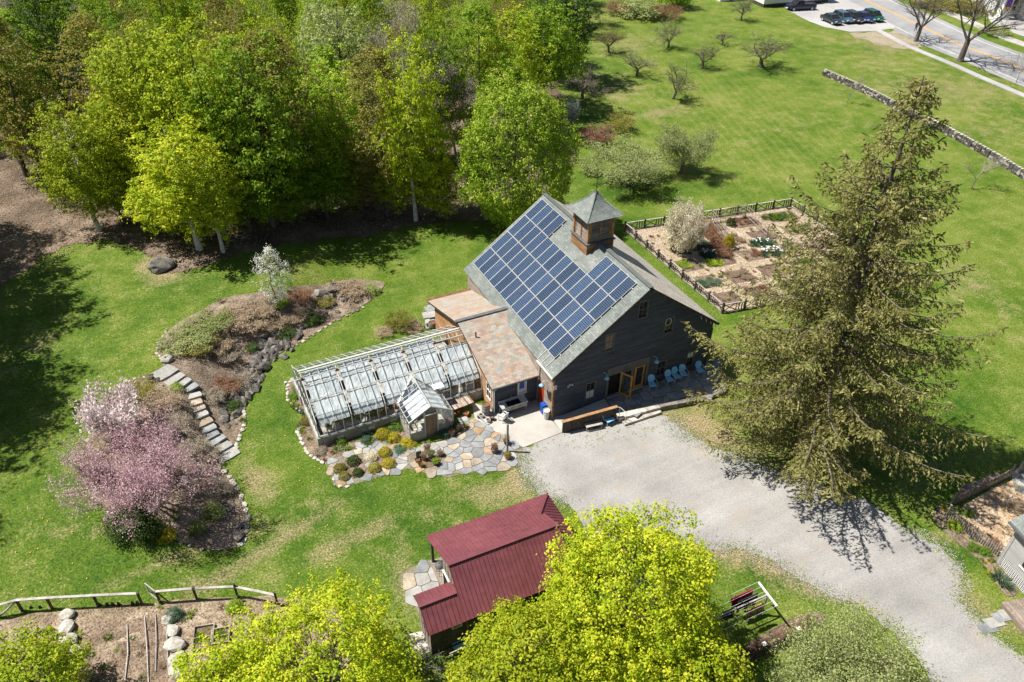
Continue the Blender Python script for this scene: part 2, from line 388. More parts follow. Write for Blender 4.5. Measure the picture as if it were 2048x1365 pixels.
gme = npmesh('ground', V, Q, MT['grass'], smooth=True)
def blobs(lst):
    a = np.zeros(len(V))
    for px, py, rx, ry, ang, w in lst:
        p = at(px, py); dx = V[:, 0]-p.x; dy = V[:, 1]-p.y; c, s = cos(radians(ang)), sin(radians(ang))
        u = (dx*c+dy*s)/rx; v = (-dx*s+dy*c)/ry; a = np.maximum(a, w*np.exp(-(u*u+v*v)))
    return a
dry = blobs([(1250, 90, 9, 6, 20, .34), (1230, 190, 3, 4, 0, .4), (1330, 225, 6, 2.5, 0, .38), (1260, 170, 4, 8, 0, .3), (1700, 80, 9, 5, -35, .36), (1790, 95, 9, 4, -40, .42),
             (1900, 180, 20, 10, -20, .34), (1790, 130, 12, 6, -30, .3), (1600, 250, 10, 8, 0, .16), (1450, 300, 10, 6, 0, .14), (1990, 260, 10, 8, 0, .26), (1940, 560, 5, 4, 0, .3), (1950, 575, 1.2, 1.2, 0, .5), (2000, 620, 6, 5, 0, .2), (1850, 250, 14, 6, -30, .2),
             (520, 1105, 7, .7, 18, .55), (700, 1080, 4, .9, 10, .45), (330, 1120, 6, .6, 5, .4), (180, 1060, 4, .7, -20, .35), (510, 960, 1.1, 3, 10, .55), (1010, 990, 2.2, 1.6, 0, .5),
             (960, 985, 3, 1.2, 0, .4), (1030, 960, .9, 1.8, 0, .6), (330, 550, 2.2, 1.8, 0, .6), (300, 530, 1.4, 2, 0, .6), (60, 700, 3, 2, 0, .3), (1380, 850, 3, 2, 0, .7), (1420, 880, 2.6, 1.4, 0, .75), (1340, 830, 1.5, .8, -20, .55),
             (1500, 910, 3, 1.2, -20, .5), (1480, 1100, 4, .9, -25, .75), (1560, 1135, 3, .8, -35, .75), (1640, 1180, 3, .7, -40, .7), (1400, 1100, 1.6, .8, 0, .6), (1990, 1240, .9, 2.0, 30, .5), (1950, 1210, .8, 1.8, 30, .5), (1890, 1080, 1.5, .5, -60, .4),
             (820, 1180, 1, 2.4, 0, .5), (790, 1100, 2, 3, 0, .22), (700, 640, 3, 2, 0, .1), (150, 1200, 5, .5, 5, .35), (420, 1170, 4, .5, 5, .35), (900, 1000, 5, 3, 0, .22), (640, 1010, 5, 2, 0, .2), (560, 1030, 3, 4, 0, .2), (1200, 30, 14, 5, 10, .3), (1640, 60, 9, 2, -40, .28)])
lush = blobs([(1320, 500, 3, 9, 0, .6), (1250, 480, 2, 5, 0, .6), (640, 480, 9, 3, 0, .5), (700, 620, 8, 2.5, 25, .35), (120, 650, 8, 12, 0, .45), (1370, 380, 4, 2, 0, .7), (1250, 380, 5, 2, 0, .7), (1340, 190, 2.4, 2, 0, .7), (1400, 130, 3, 2, 0, .6), (1530, 140, 5, 2.4, 0, .7),
              (1360, 90, 3, 1.6, 0, .6), (1890, 1100, 3, 1.4, -45, .8), (1900, 900, 4, 6, 0, .5), (1650, 560, 6, 12, 0, .2), (1500, 1170, 3, 2, 0, .7), (880, 480, 6, 3, 0, .5), (1200, 130, 3, 8, 0, .5), (980, 500, 3, 2, 0, .5), (420, 640, 5, 2, 0, .3), (700, 1150, 4, 2, 0, .3), (1170, 250, 4, 10, 0, .5), (560, 1050, 11, 6, 0, .55), (820, 1060, 8, 4, 0, .5), (150, 1130, 12, 4, 0, .5), (560, 830, 4, 8, 0, .5), (80, 1000, 8, 6, 0, .5), (1860, 820, 6, 8, 0, .5), (420, 560, 12, 5, 0, .4)])
mow = np.clip(blobs([(1500, 280, 16, 22, 0, 1.0), (1420, 200, 14, 16, 0, 1.0), (1600, 420, 9, 14, 0, .8), (1900, 650, 8, 12, 0, .5)]), 0, 1)
for nme, arr in (('dry', dry), ('lush', lush), ('mow', mow)):
    a = gme.attributes.new(nme, 'FLOAT', 'POINT'); a.data.foreach_set('value', arr.astype(np.float32))
link('ground', gme, kind='structure', label='green lawn with dry yellow patches around the barn')
# ------------------------------------------------------------------ forest floor (leaf litter)
MT['litter'] = mat('litter', [(.06, .042, .028), (.13, .095, .066), (.25, .19, .14)], .35, 7, .5, bd=.08, bump=.8, shift=False, detail=8)
sheet('forest_floor', PX((-900, 330), (-300, 610), (-40, 590), (40, 560), (110, 490), (215, 480), (290, 505), (330, 545), (370, 548), (440, 520), (540, 500), (640, 478), (740, 468), (830, 455), (920, 440), (1000, 450), (1120, 375), (1160, 310), (1110, 190), (1130, 90), (1150, 20), (1190, -60), (1215, -180), (700, -230), (-400, -230)),
      .035, MT['litter'], rag=.8, step=1.0, grid=2.0, label='brown leaf litter covering the woodland floor')
# ------------------------------------------------------------------ gravel driveway
def gravel_material():
    m = mat('gravel', [(.232, .223, .21), (.296, .286, .272), (.356, .345, .33)], .22, 9, .14, bd=.02, bump=.35, shift=False, st=(1, 1, 1), detail=7)
    nt = m.node_tree; L = nt.links.new; b = nt.nodes['Principled BSDF']; src = b.inputs['Base Color'].links[0].from_socket
    tc = [n for n in nt.nodes if n.type == 'TEX_COORD'][0]
    g = _n(nt, 'ShaderNodeTexNoise'); g.inputs['Scale'].default_value = 45; g.inputs['Detail'].default_value = 2; L(tc.outputs['Object'], g.inputs['Vector'])
    mr = _n(nt, 'ShaderNodeMapRange'); mr.inputs[1].default_value = .3; mr.inputs[2].default_value = .7; mr.inputs[3].default_value = .78; mr.inputs[4].default_value = 1.22; L(g.outputs['Fac'], mr.inputs[0])
    x = _n(nt, 'ShaderNodeMix', data_type='RGBA', blend_type='MULTIPLY'); x.inputs[0].default_value = 1; L(src, x.inputs[6]); L(mr.outputs[0], x.inputs[7])
    # streaks of wheel tracks, running with the drive
    mp = _n(nt, 'ShaderNodeMapping'); mp.inputs['Rotation'].default_value = (0, 0, radians(52)); mp.inputs['Scale'].default_value = (.07, .9, 1); L(tc.outputs['Object'], mp.inputs[0])
    t = _n(nt, 'ShaderNodeTexNoise'); t.inputs['Scale'].default_value = 1; t.inputs['Detail'].default_value = 4; t.inputs['Distortion'].default_value = .6; L(mp.outputs[0], t.inputs['Vector'])
    m2 = _n(nt, 'ShaderNodeMapRange'); m2.inputs[1].default_value = .35; m2.inputs[2].default_value = .65; m2.inputs[3].default_value = .92; m2.inputs[4].default_value = 1.05; L(t.outputs['Fac'], m2.inputs[0])
    y = _n(nt, 'ShaderNodeMix', data_type='RGBA', blend_type='MULTIPLY'); y.inputs[0].default_value = 1; L(x.outputs[2], y.inputs[6]); L(m2.outputs[0], y.inputs[7])
    # warm sandy patches
    w = _n(nt, 'ShaderNodeTexNoise'); w.inputs['Scale'].default_value = .5; w.inputs['Detail'].default_value = 6; L(tc.outputs['Object'], w.inputs['Vector'])
    m3 = _n(nt, 'ShaderNodeMapRange'); m3.inputs[1].default_value = .56; m3.inputs[2].default_value = .75; m3.inputs[4].default_value = .6; L(w.outputs['Fac'], m3.inputs[0])
    z = _n(nt, 'ShaderNodeMix', data_type='RGBA'); L(m3.outputs[0], z.inputs[0]); L(y.outputs[2], z.inputs[6]); z.inputs[7].default_value = (.34, .28, .21, 1)
    L(z.outputs[2], b.inputs['Base Color']); return m
MT['gravel'] = gravel_material()
sheet('driveway', PX((1036, 893), (1046, 897), (1085, 878), (1122, 862), (1180, 852), (1235, 843), (1300, 832), (1342, 835), (1370, 868), (1440, 900), (1560, 945), (1680, 985), (1775, 1020), (1800, 1060), (1850, 1072), (1905, 1115), (1928, 1160), (1918, 1198), (1955, 1245), (2060, 1325), (2300, 1520), (2500, 1900), (2000, 1900), (1890, 1420), (1820, 1290), (1730, 1215), (1640, 1185), (1560, 1130), (1480, 1098), (1400, 1095), (1330, 1110), (1230, 1110), (1175, 1085), (1140, 1012), (1085, 988), (1058, 968), (1044, 935), (1040, 912)),
      .012, MT['gravel'], rag=.42, step=.2, grid=1.2, label='pale grey gravel driveway in front of the barn')
# ------------------------------------------------------------------ far road, parking, pavements
MT['asphalt'] = mat('asphalt', [(.22, .22, .225), (.27, .27, .27), (.32, .315, .31)], .3, 6, .12, bump=.1, shift=False)
MT['asphalt_pale'] = mat('asphalt_pale', [(.3, .29, .285), (.36, .35, .34), (.42, .41, .395)], .15, 5, .1, bump=.1, shift=False)
MT['line_orange'] = mat('line_orange', [(.5, .27, .06), (.6, .34, .1)], 1, 5, .1, bump=0)
MT['line_white'] = mat('line_white', [(.38, .38, .37), (.48, .48, .47)], 1, 5, .1, bump=0)
MT['dust'] = mat('dust', [(.2, .165, .105), (.28, .235, .16), (.34, .3, .22)], .4, 4, .25, shift=False)
def strip(name, pts, w, dz, m, label, kind='structure', seg=None, ext=True):
    pts = [Vector(p) for p in pts]; mb = MB()
    for i, p in enumerate(pts):
        d = (pts[min(i+1, len(pts)-1)]-pts[max(i-1, 0)]).normalized(); n = Vector((-d.y, d.x, 0)); mb.v += [tuple(p+n*w/2+Vector((0, 0, dz))), tuple(p-n*w/2+Vector((0, 0, dz)))]
    mb.f = [(2*i, 2*i+1, 2*i+3, 2*i+2) for i in range(len(pts)-1)]; mb.m = [0]*len(mb.f)
    return mb.build(name, m, kind=kind, label=label)
rc = PX((1640, -60), (1735, 3), (1820, 42), (1910, 86), (2000, 120), (2060, 145), (2300, 240))    # orange centre line
def offs(P, o):
    out = []
    for i, p in enumerate(P):
        d = (P[min(i+1, len(P)-1)]-P[max(i-1, 0)]).normalized(); out.append(p+Vector((-d.y, d.x, 0))*o)
    return out
strip('road', rc, 12.5, .02, MT['asphalt'], 'grey asphalt road running past the far side of the property')
strip('centre_line', rc, .5, .026, MT['line_orange'], 'orange centre line painted along the far road')
strip('edge_line', offs(rc, -4.8), .35, .026, MT['line_white'], 'white edge line on the near side of the far road')
strip('edge_line', offs(rc, 4.8), .35, .026, MT['line_white'], 'white edge line on the far side of the far road')
sw = offs(rc, -9.2)
mbp = MB()
for i in range(1, len(sw)-1):
    a, b_ = sw[i], sw[i+1]; d = (b_-a).normalized(); n = Vector((-d.y, d.x, 0)); k = max(1, int((b_-a).length/3))
    for q in range(k):
        p0 = a.lerp(b_, q/k)+d*.02; p1 = a.lerp(b_, (q+1)/k)-d*.02; z = Vector((0, 0, .1)); mbp.prism([p0-n*.6+z, p1-n*.6+z, p1+n*.6+z, p0+n*.6+z], .12)
mbp.build('sidewalk', MT['asphalt_pale'], kind='structure', label='pale concrete pavement along the near side of the road')
mbp = MB(); sw2 = offs(rc, 10.5)
for i in range(len(sw2)-1):
    a, b_ = sw2[i], sw2[i+1]; d = (b_-a).normalized(); n = Vector((-d.y, d.x, 0)); z = Vector((0, 0, .1)); mbp.prism([a-n*1.1+z, b_-n*1.1+z, b_+n*1.1+z, a+n*1.1+z], .12)
mbp.build('sidewalk', MT['concrete'], kind='structure', label='pale concrete pavement along the far side of the road')
sheet('parking_lot', PX((1582, 25), (1612, 41), (1650, 55), (1700, 64), (1750, 63), (1792, 56), (1760, 34), (1700, 2), (1640, -50), (1480, -60), (1550, 0)), .03, MT['asphalt_pale'], rag=.3, step=1, grid=5, smoothc=False, label='pale asphalt parking area beside the white trailer')
sheet('bare_verge', PX((1690, 66), (1750, 65), (1800, 60), (1850, 78), (1840, 100), (1800, 98), (1740, 85)), .014, MT['dust'], rag=1.3, step=.7, grid=4, label='bare dusty ground beside the parking area')
sheet('far_yard', PX((1960, 40), (2048, 75), (2300, 140), (2300, 60), (2100, 10), (2000, 10)), .016, MT['asphalt_pale'], rag=.5, step=2, grid=6, label='pale paved yard across the road')
# ================================================================== barn
def shingle_mat(name, cols, sc=1.0, rot=None):
    m = mat(name, cols, .8, 12, .2, shift=False, bump=0)
    nt = m.node_tree; L = nt.links.new; b = nt.nodes['Principled BSDF']; src = b.inputs['Base Color'].links[0].from_socket
    uv = _n(nt, 'ShaderNodeUVMap'); uv.uv_map = 'uv'
    br = _n(nt, 'ShaderNodeTexBrick'); br.inputs['Scale'].default_value = 1; br.inputs['Brick Width'].default_value = .32*sc; br.inputs['Row Height'].default_value = .17*sc; br.inputs['Mortar Size'].default_value = .012
    br.inputs['Color1'].default_value = (.8, .8, .8, 1); br.inputs['Color2'].default_value = (1.15, 1.15, 1.15, 1); br.inputs['Mortar'].default_value = (.6, .6, .6, 1); br.inputs['Bias'].default_value = 0
    L(uv.outputs[0], br.inputs['Vector'])
    x = _n(nt, 'ShaderNodeMix', data_type='RGBA', blend_type='MULTIPLY'); x.inputs[0].default_value = 1; L(src, x.inputs[6]); L(br.outputs['Color'], x.inputs[7]); L(x.outputs[2], b.inputs['Base Color'])
    bp = _n(nt, 'ShaderNodeBump'); bp.inputs['Strength'].default_value = .4; bp.inputs['Distance'].default_value = .015; L(br.outputs['Color'], bp.inputs['Height']); L(bp.outputs[0], b.inputs['Normal'])
    return m
MT['shingle'] = shingle_mat('shingle', [(.145, .163, .152), (.185, .205, .19), (.23, .245, .228)])
MT['shingle_tan_lit'] = shingle_mat('shingle_tan_lit', [(.4, .365, .31), (.47, .43, .37), (.53, .49, .42)])  # likely the same shingles; colour lightened to paint sunlight onto the right slope
def slab(name, corners, th, m, parent, kind=None, label=None):
    """roof slab from 4 top corners (eave0, eave1, ridge1, ridge0) with uv in metres"""
    c = [Vector(p) for p in corners]; n = (c[1]-c[0]).cross(c[3]-c[0]).normalized()
    if n.z < 0: n = -n
    mb = MB(); mb.prism(c, th, n=-n); me = mb.mesh(name, m)
    u = (c[1]-c[0]).normalized(); w = n.cross(u); ul = me.uv_layers.new(name='uv')
    for lp in me.loops:
        p = me.vertices[lp.vertex_index].co-c[0]; ul.data[lp.index].uv = (p.dot(u), p.dot(w))
    return link(name, me, parent, label=label)
BW, BL, RX, RZ, EZ = 13.3, 14.7, 6.95, 9.40, 4.2     # width, length, ridge x, ridge z, eave line
SL = .735
barn = thing('barn', 'large dark clapboard barn with solar panels on its roof', 'barn', (0, 0, 0))
def rzl(x): return RZ-SL*abs(x-RX)               # roof height
def clap(mb, u0, u1, z, holes, place, step=.17, th=.03):
    """one siding board between u0..u1 minus the holes; place(u, out, z) gives a point"""
    segs = [(u0, u1)]
    for (a, b, c, d) in holes:
        if z+step*.5 > c and z+step*.5 < d:
            n = []
            for s, e in segs:
                if b <= s or a >= e: n.append((s, e))
                else:
                    if a > s: n.append((s, a))
                    if b < e: n.append((b, e))
            segs = n
    for s, e in segs:
        if e-s > .02:
            mb.add([place(s, th, z), place(e, th, z), place(e, .006, z+step), place(s, .006, z+step), place(s, 0, z), place(e, 0, z)], [(0, 1, 2, 3), (4, 5, 1, 0)])
def winbox(a, b, y=0.0):
    p = onplane(*a, 1, y); q = onplane(*b, 1, y); return (p.x, q.x, p.z, q.z)
WIN = {'attic': winbox((1276.3, 637), (1296.6, 600.7)), 'wreath': winbox((1327.8, 666.2), (1347.5, 634)), 'blind': winbox((1209.5, 702.3), (1228.4, 667.5)),
       'curtained': winbox((1170.5, 799.5), (1190.5, 763)), 'door side': winbox((1311.5, 752), (1332, 720)), 'far': winbox((1371, 733), (1389, 701.5))}
DX0, DX1, DZ0, DZH, DZ1 = 4.4, 7.8, .42, 2.55, 3.15
holes = [(a+.02, b-.02, c+.02, d-.02) for a, b, c, d in WIN.values()]+[(DX0+.12, DX1-.12, DZ0, DZH)]
mb = MB(); z = .15; step = .17
while z < RZ-.25:
    zz = z+step
    if zz <= EZ: u0, u1 = 0, BW
    else: dx = (RZ-.12-zz)/SL; u0, u1 = max(0, RX-dx), min(BW, RX+dx)
    clap(mb, u0, u1, z, holes, lambda u, o, q: (u, -o, q)); z += step
mb.build('front_wall', MT['dark_siding'], barn)
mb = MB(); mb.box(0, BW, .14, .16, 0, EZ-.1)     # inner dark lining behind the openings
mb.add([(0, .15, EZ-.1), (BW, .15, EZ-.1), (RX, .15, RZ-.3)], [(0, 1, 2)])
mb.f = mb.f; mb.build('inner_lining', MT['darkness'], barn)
mb = MB(); z = .15
while z < 3.9: clap(mb, 0, BL, z, [(1.25, 2.1, .1, 2.15)], lambda u, o, q: (-o, u, q)); z += step
mb.build('side_wall', MT['wood_grey'], barn)
mb = MB(); z = .15
while z < 3.9: clap(mb, 0, BL, z, [], lambda u, o, q: (BW+o, BL-u, q)); z += step
mb.build('side_wall', MT['dark_siding'], barn)
mb = MB(); z = .15
while z < RZ-.25:
    zz = z+step
    dx = 99 if zz <= EZ else (RZ-.12-zz)/SL; u0, u1 = max(0, RX-dx), min(BW, RX+dx)
    clap(mb, BW-u1, BW-u0, z, [], lambda u, o, q: (BW-u, BL+o, q)); z += step
mb.build('back_wall', MT['wood_grey'], barn)
MB().box(-.04, BW+.04, -.04, BL+.04, -.1, .16).build('foundation', MT['old_concrete'], barn)
for x, y in ((0, 0), (BW, 0)):
    s = -1 if x == 0 else 1
    MB().box(x-.07, x+.07, -.05, .1, .16, 3.95).build('corner_board', MT['wood_warm'] if x == 0 else MT['dark_siding'], barn)
EX = .27; eL = -EX; eR = BW+.3; yF, yB = -.28, BL+.25
rl = slab('roof_slope', [(eL, yB, rzl(eL)), (eL, yF, rzl(eL)), (RX, yF, RZ), (RX, yB, RZ)], .14, MT['shingle'], barn, label='grey shingled slope carrying the solar panels')
rr = slab('roof_slope', [(eR, yF, rzl(eR)), (eR, yB, rzl(eR)), (RX+.002, yB, RZ), (RX+.002, yF, RZ)], .14, MT['shingle_tan_lit'], barn, label='tan shingled slope facing the fenced garden, sunlight painted into its colour')
mb = MB(); mb.beam((RX, yF-.01, RZ+.01), (RX, yB+.01, RZ+.01), .34, .05); mb.build('ridge_cap', MT['shingle'], barn)
mb = MB()
for s, e in ((eL, -1), (eR, 1)):
    mb.beam((s, yF-.015, rzl(s)-.12), (RX, yF-.015, RZ-.12), .04, .2, up=(0, 1, 0) if 0 else (0, 0, 1))
mb.build('rake_board', MT['wood_dark'], barn)
mb = MB(); mb.beam((eL-.03, yF, rzl(eL)-.1), (eL-.03, 2.0, rzl(eL)-.1), .1, .12); mb.build('gutter', MT['white_metal'], barn)
mb = MB(); mb.tube([(eL, 1.9, 3.9), (-.1, 1.95, 3.5), (-.08, 2.0, 2.2)], .045, 6); mb.build('downpipe', MT['white_metal'], barn)
# outriggers at the right eave
for i in range(4):
    MB().beam((BW-1.5+i*.5, -.22, rzl(BW-1.5+i*.5)-.24), (BW-1.2+i*.5, -.02, rzl(BW-1.2+i*.5)-.5), .05).build('bracket', MT['white_metal'], barn)
# ---- windows
def window(parent, box, y, kind, fm, sill=True, n=(2, 2), dirn=-1):
    a, b, c, d = box
    w = MB(); t = .075
    w.box(a-t, b+t, y-.05, y+.02, d, d+t+.03); w.box(a-t, a, y-.045, y+.02, c, d); w.box(b, b+t, y-.045, y+.02, c, d); w.box(a-t-.05, b+t+.05, y-.09, y+.02, c-.07, c)
    o = w.build('window', fm, parent)
    p = MB(); p.box(a, b, y+.05, y+.06, c, d); p.build('pane', MT['win_glass'], o)
    g = MB(); m_ = .5*(c+d); g.box(a, b, y+.0, y+.05, m_-.03, m_+.03)
    g.box(.5*(a+b)-.015, .5*(a+b)+.015, y+.01, y+.05, c, m_-.03); g.box(.5*(a+b)-.015, .5*(a+b)+.015, y+.01, y+.05, m_+.03, d)
    g.box(a, a+.035, y+.012, y+.05, c, d); g.box(b-.035, b, y+.012, y+.05, c, d); g.build('sash', fm, o)
    if kind == 'blind': MB().box(a+.036, b-.036, y+.02, y+.03, c+.02, d-.01).build('blind', MT['blind'], o)
    if kind == 'curtained': MB().box(a+.036, .5*(a+b)-.016, y+.02, y+.03, c+.01, m_-.03).box(.5*(a+b)+.016, b-.036, y+.02, y+.03, c+.01, m_-.03).build('curtain', MT['curtain'], o)
    if kind == 'far': MB().box(a+.036, b-.036, y+.02, y+.03, m_+.1, d).build('curtain', MT['curtain'], o)
    if kind == 'wreath':
        k = MB(); k.tube([(.5*(a+b)-.1+.25*cos(q*pi/6), y-.02, m_+.32+.3*sin(q*pi/6)) for q in range(13)], .045, 6, cap=False); k.build('wreath', MT['wood_weather'], o)
    return o
for k, bx in WIN.items(): window(barn, bx, 0, k, MT['trim'])
# ---- entrance
fr = MB(); fr.box(DX0-.08, DX0+.1, -.07, .1, DZ0, DZ1); fr.box(DX1-.1, DX1+.08, -.07, .1, DZ0, DZ1); fr.box(DX0+.1, DX1-.1, -.065, .1, DZ1-.08, DZ1); fr.box(DX0+.1, DX1-.1, -.065, .1, DZH-.1, DZH)
fr = fr.build('door_frame', MT['trim'], barn)
for i in range(18):
    x = DX0+.1+(DX1-DX0-.2)*i/18; MB().box(x+.008, x+(DX1-DX0-.2)/18-.008, -.05, .02, DZH, DZ1-.08).build('header_board', MT['trim'], fr)
def leaf_door(name, parent, w, h, m, mw, st=.13):
    o = link(name, MB().box(0, st, -.025, .025, 0, h).box(w-st, w, -.025, .025, 0, h).box(st, w-st, -.024, .024, 0, .24).box(st, w-st, -.024, .024, h-st, h).mesh(name, m), parent, mw=mw)
    MB().box(st, w-st, -.006, .006, .24, h-st).build('pane', MT['glass'], o)
    MB().box(w-st+.03, w-st+.07, -.07, .07, 1.0, 1.14).build('handle', MT['dark_metal'], o)
    return o
hx = onplane(1238.5, 770, 1, -.02).x
leaf_door('open_door', barn, .98, 2.08, MT['wood_orange'], Matrix.Translation((hx, -.05, DZ0+.02)) @ Matrix.Rotation(radians(-62), 4, 'Z'))
gd = leaf_door('glass_door', barn, .86, 2.04, MT['wood_orange'], Matrix.Translation((6.72, -.02, DZ0+.02)))
mun = MB()
for i in range(1, 3): mun.box(.13+.6*i/3-.008, .13+.6*i/3+.008, -.012, .012, .24, 1.91)
for i in range(1, 5): mun.box(.13, .73, -.011, .011, .24+1.67*i/5-.008, .24+1.67*i/5+.008)
mun.build('muntins', MT['dark_metal'], gd)
MB().box(5.62, 6.66, -.03, .06, DZ0, DZH-.1).build('centre_panel', MT['trim'], barn)
MB().box(5.85, 6.4, -.045, -.03, 1.2, 2.3).build('side_light', MT['win_glass'], barn)
MB().box(DX0+.1, DX1-.1, -.16, .3, DZ0-.06, DZ0).build('threshold', MT['wood_weather'], barn)
# ---- red side door and lamps
MB().box(-.03, .03, 1.27, 2.08, .16, 2.12).build('red_door', MT['red_paint'], barn)
def gooseneck(px, py, parent, out, name='lamp', sh='blue_paint', wall=None):
    ax, val = wall; p = onplane(px, py, ax, val)
    o = thing_part(name, parent); 
def lamp(p, dx, dy, parent):
    p = Vector(p); d = Vector((dx, dy, 0))
    o = MB().tube([p+Vector((0, 0, .28)), p+d*.14+Vector((0, 0, .42)), p+d*.38+Vector((0, 0, .36)), p+d*.42+Vector((0, 0, .2))], .016, 6).lathe([(.05, -.02), (.06, .02)], 8, p+Vector((0, 0, .28))-d*.0).build('wall_lamp', MT['white_metal'], parent)
    MB().lathe([(.03, .14), (.07, .12), (.13, .05), (.2, 0), (.19, -.005)], 14, p+d*.42+Vector((0, 0, .06))).build('lamp_shade', MT['blue_paint'], o, smooth=True)
    MB().lathe([(.045, 0), (.055, -.05), (.02, -.09)], 8, p+d*.42+Vector((0, 0, .07))).build('bulb', MT['curtain'], o)
for px, py in ((1213, 757), (1313, 724)):
    q = onplane(px, py, 1, -.42); lamp((q.x, -.03, q.z-.06), 0, -1, barn)
q = onplane(1084, 771, 0, -.42); lamp((-.03, q.y, q.z-.06), -1, 0, barn)
q = onplane(1140, 771, 1, -.1); MB().box(q.x-.06, q.x+.06, -.1, -.03, q.z-.05, q.z+.05).lathe([(.05, -.05), (.08, .06)], 8, (q.x-.16, -.14, q.z-.04)).lathe([(.05, -.05), (.08, .06)], 8, (q.x+.16, -.14, q.z+.02)).build('floodlight', MT['white_metal'], barn)
q = onplane(1110, 776, 1, -.06); MB().box(q.x-.14, q.x+.14, -.08, -.03, q.z-.2, q.z+.2).build('meter_box', MT['white_metal'], barn)
q = onplane(1100, 793, 0, -.06); MB().add([(-.06, q.y+.22*cos(a*pi/8), q.z+.42*sin(a*pi/8)) for a in range(16)]+[(-.03, q.y+.22*cos(a*pi/8), q.z+.42*sin(a*pi/8)) for a in range(16)], [tuple(range(16))]+[(i, (i+1) % 16, 16+(i+1) % 16, 16+i) for i in range(16)]).build('oval_plaque', MT['dark_metal'], barn)
q = onplane(1226, 709, 1, -.06); MB().lathe([(.06, -.05), (.09, 0), (.05, .06)], 10, (q.x, -.1, q.z)).build('alarm_bell', MT['red_paint'], barn)
# ---- solar panels
def solar_mat():
    m = bpy.data.materials.new('solar_cells'); m.use_nodes = True; nt = m.node_tree; L = nt.links.new; b = nt.nodes['Principled BSDF']
    b.inputs['Roughness'].default_value = .18; b.inputs['Specular IOR Level'].default_value = .45
    tc = _n(nt, 'ShaderNodeTexCoord'); br = _n(nt, 'ShaderNodeTexBrick'); br.offset = 0
    br.inputs['Scale'].default_value = 1; br.inputs['Brick Width'].default_value = .155; br.inputs['Row Height'].default_value = .155; br.inputs['Mortar Size'].default_value = .009; br.inputs['Mortar Smooth'].default_value = 0
    br.inputs['Color1'].default_value = (.009, .03, .07, 1); br.inputs['Color2'].default_value = (.013, .036, .084, 1); br.inputs['Mortar'].default_value = (.2, .26, .36, 1)
    L(tc.outputs['Object'], br.inputs['Vector'])
    n = _n(nt, 'ShaderNodeTexNoise'); n.inputs['Scale'].default_value = 9; L(tc.outputs['Object'], n.inputs['Vector'])
    x = _n(nt, 'ShaderNodeMix', data_type='RGBA', blend_type='MULTIPLY'); x.inputs[0].default_value = .5; L(br.outputs['Color'], x.inputs[6]); L(n.outputs['Color'], x.inputs[7])
    oi = _n(nt, 'ShaderNodeObjectInfo'); h = _n(nt, 'ShaderNodeHueSaturation'); mr = _n(nt, 'ShaderNodeMapRange'); mr.inputs[3].default_value = .8; mr.inputs[4].default_value = 1.3
    L(oi.outputs['Random'], mr.inputs[0]); L(mr.outputs[0], h.inputs['Value']); L(x.outputs[2], h.inputs['Color']); L(h.outputs[0], b.inputs['Base Color'])
    return m
MT['solar'] = solar_mat()
ang = math.atan(SL); PW, PL = .95, 1.855; pitch_u, pitch_v = 13.66/14, 1.888
pf = MB(); t = .02
pf.box(0, PW, 0, t, 0, .045); pf.box(0, PW, PL-t, PL, 0, .045); pf.box(0, t, t, PL-t, 0, .045); pf.box(PW-t, PW, t, PL-t, 0, .045)
pfm = pf.mesh('solar_panel', MT['white_metal']); pgm = MB().box(t, PW-t, t, PL-t, .01, .036).mesh('cells', MT['solar'])
# local frame: u runs towards the back (+y), v up the slope
Rm = Matrix(((0, cos(ang), -sin(ang)), (1, 0, 0), (0, sin(ang), cos(ang)))).transposed().transposed()
Bm = Matrix(((0, cos(ang), -sin(ang), 0), (1, 0, 0, 0), (0, sin(ang), cos(ang), 0), (0, 0, 0, 1)))
slen = lambda v: Vector((eL+v*cos(ang), 0, rzl(eL)+v*sin(ang)))
for row in range(4):
    for c in range(14):
        if row == 3 and 4 <= c < 10: continue
        p = slen(.98+row*pitch_v)+Vector((0, .84+c*pitch_u, 0))+Vector((-sin(ang), 0, cos(ang)))*.1
        mt = Matrix.Translation(p) @ Bm
        if mt.to_3x3().determinant() < 0: pass
        o = link('solar_panel', pfm, barn, mw=mt); link('cells', pgm, o)
nrm = Vector((-sin(ang), 0, cos(ang)))
mb = MB()
for row in range(4):
    for vv in (.45, 1.4):
        p = slen(.98+row*pitch_v+vv)+nrm*.06
        for y0, y1 in (((.7, 14.6),) if row < 3 else ((.7, 4.8), (10.4, 14.6))):
            mb.beam(p+Vector((0, y0, 0)), p+Vector((0, y1, 0)), .05, .05, up=nrm)
mb.build('panel_rails', MT['alu'], barn)
for i in range(3):
    y = .9+i*.55; MB().beam(slen(.1)+Vector((0, y, 0))+nrm*.04, slen(.95)+Vector((0, y, 0))+nrm*.04, .03, .03, up=nrm).build('conduit', MT['white_metal'], barn)
# ---- cupola
CX, CY, CH = RX, 7.42, 1.13
cup = thing('cupola', 'square louvred cupola with flared shingled roof on the barn ridge', 'cupola', (CX, CY, RZ))
zb = rzl(RX-CH)-.15-RZ
q = onplane(1176.4, 490.8, 1, CY-CH); ZL = q.z-RZ; q = onplane(1178.6, 447, 1, CY-CH-.4); ZE = q.z-RZ; q = onplane(1194, 384, 1, CY); ZA = q.z-RZ; q = onplane(1198.3, 346, 1, CY); ZF = q.z-RZ
bs = MB(); k = 0; zz = zb
while zz < ZL-.05:
    h = min(.24, ZL-zz); bs.box(-CH, CH, -CH, CH, zz, zz+h-.03); bs.box(-CH+.03, CH-.03, -CH+.03, CH-.03, zz+h-.03, zz+h); zz += h
bs.build('base', MT['wood_warm'], cup)
MB().box(-CH-.1, CH+.1, -CH-.1, CH+.1, ZL, ZL+.08).build('ledge', MT['lead'], cup)
c2 = CH-.14
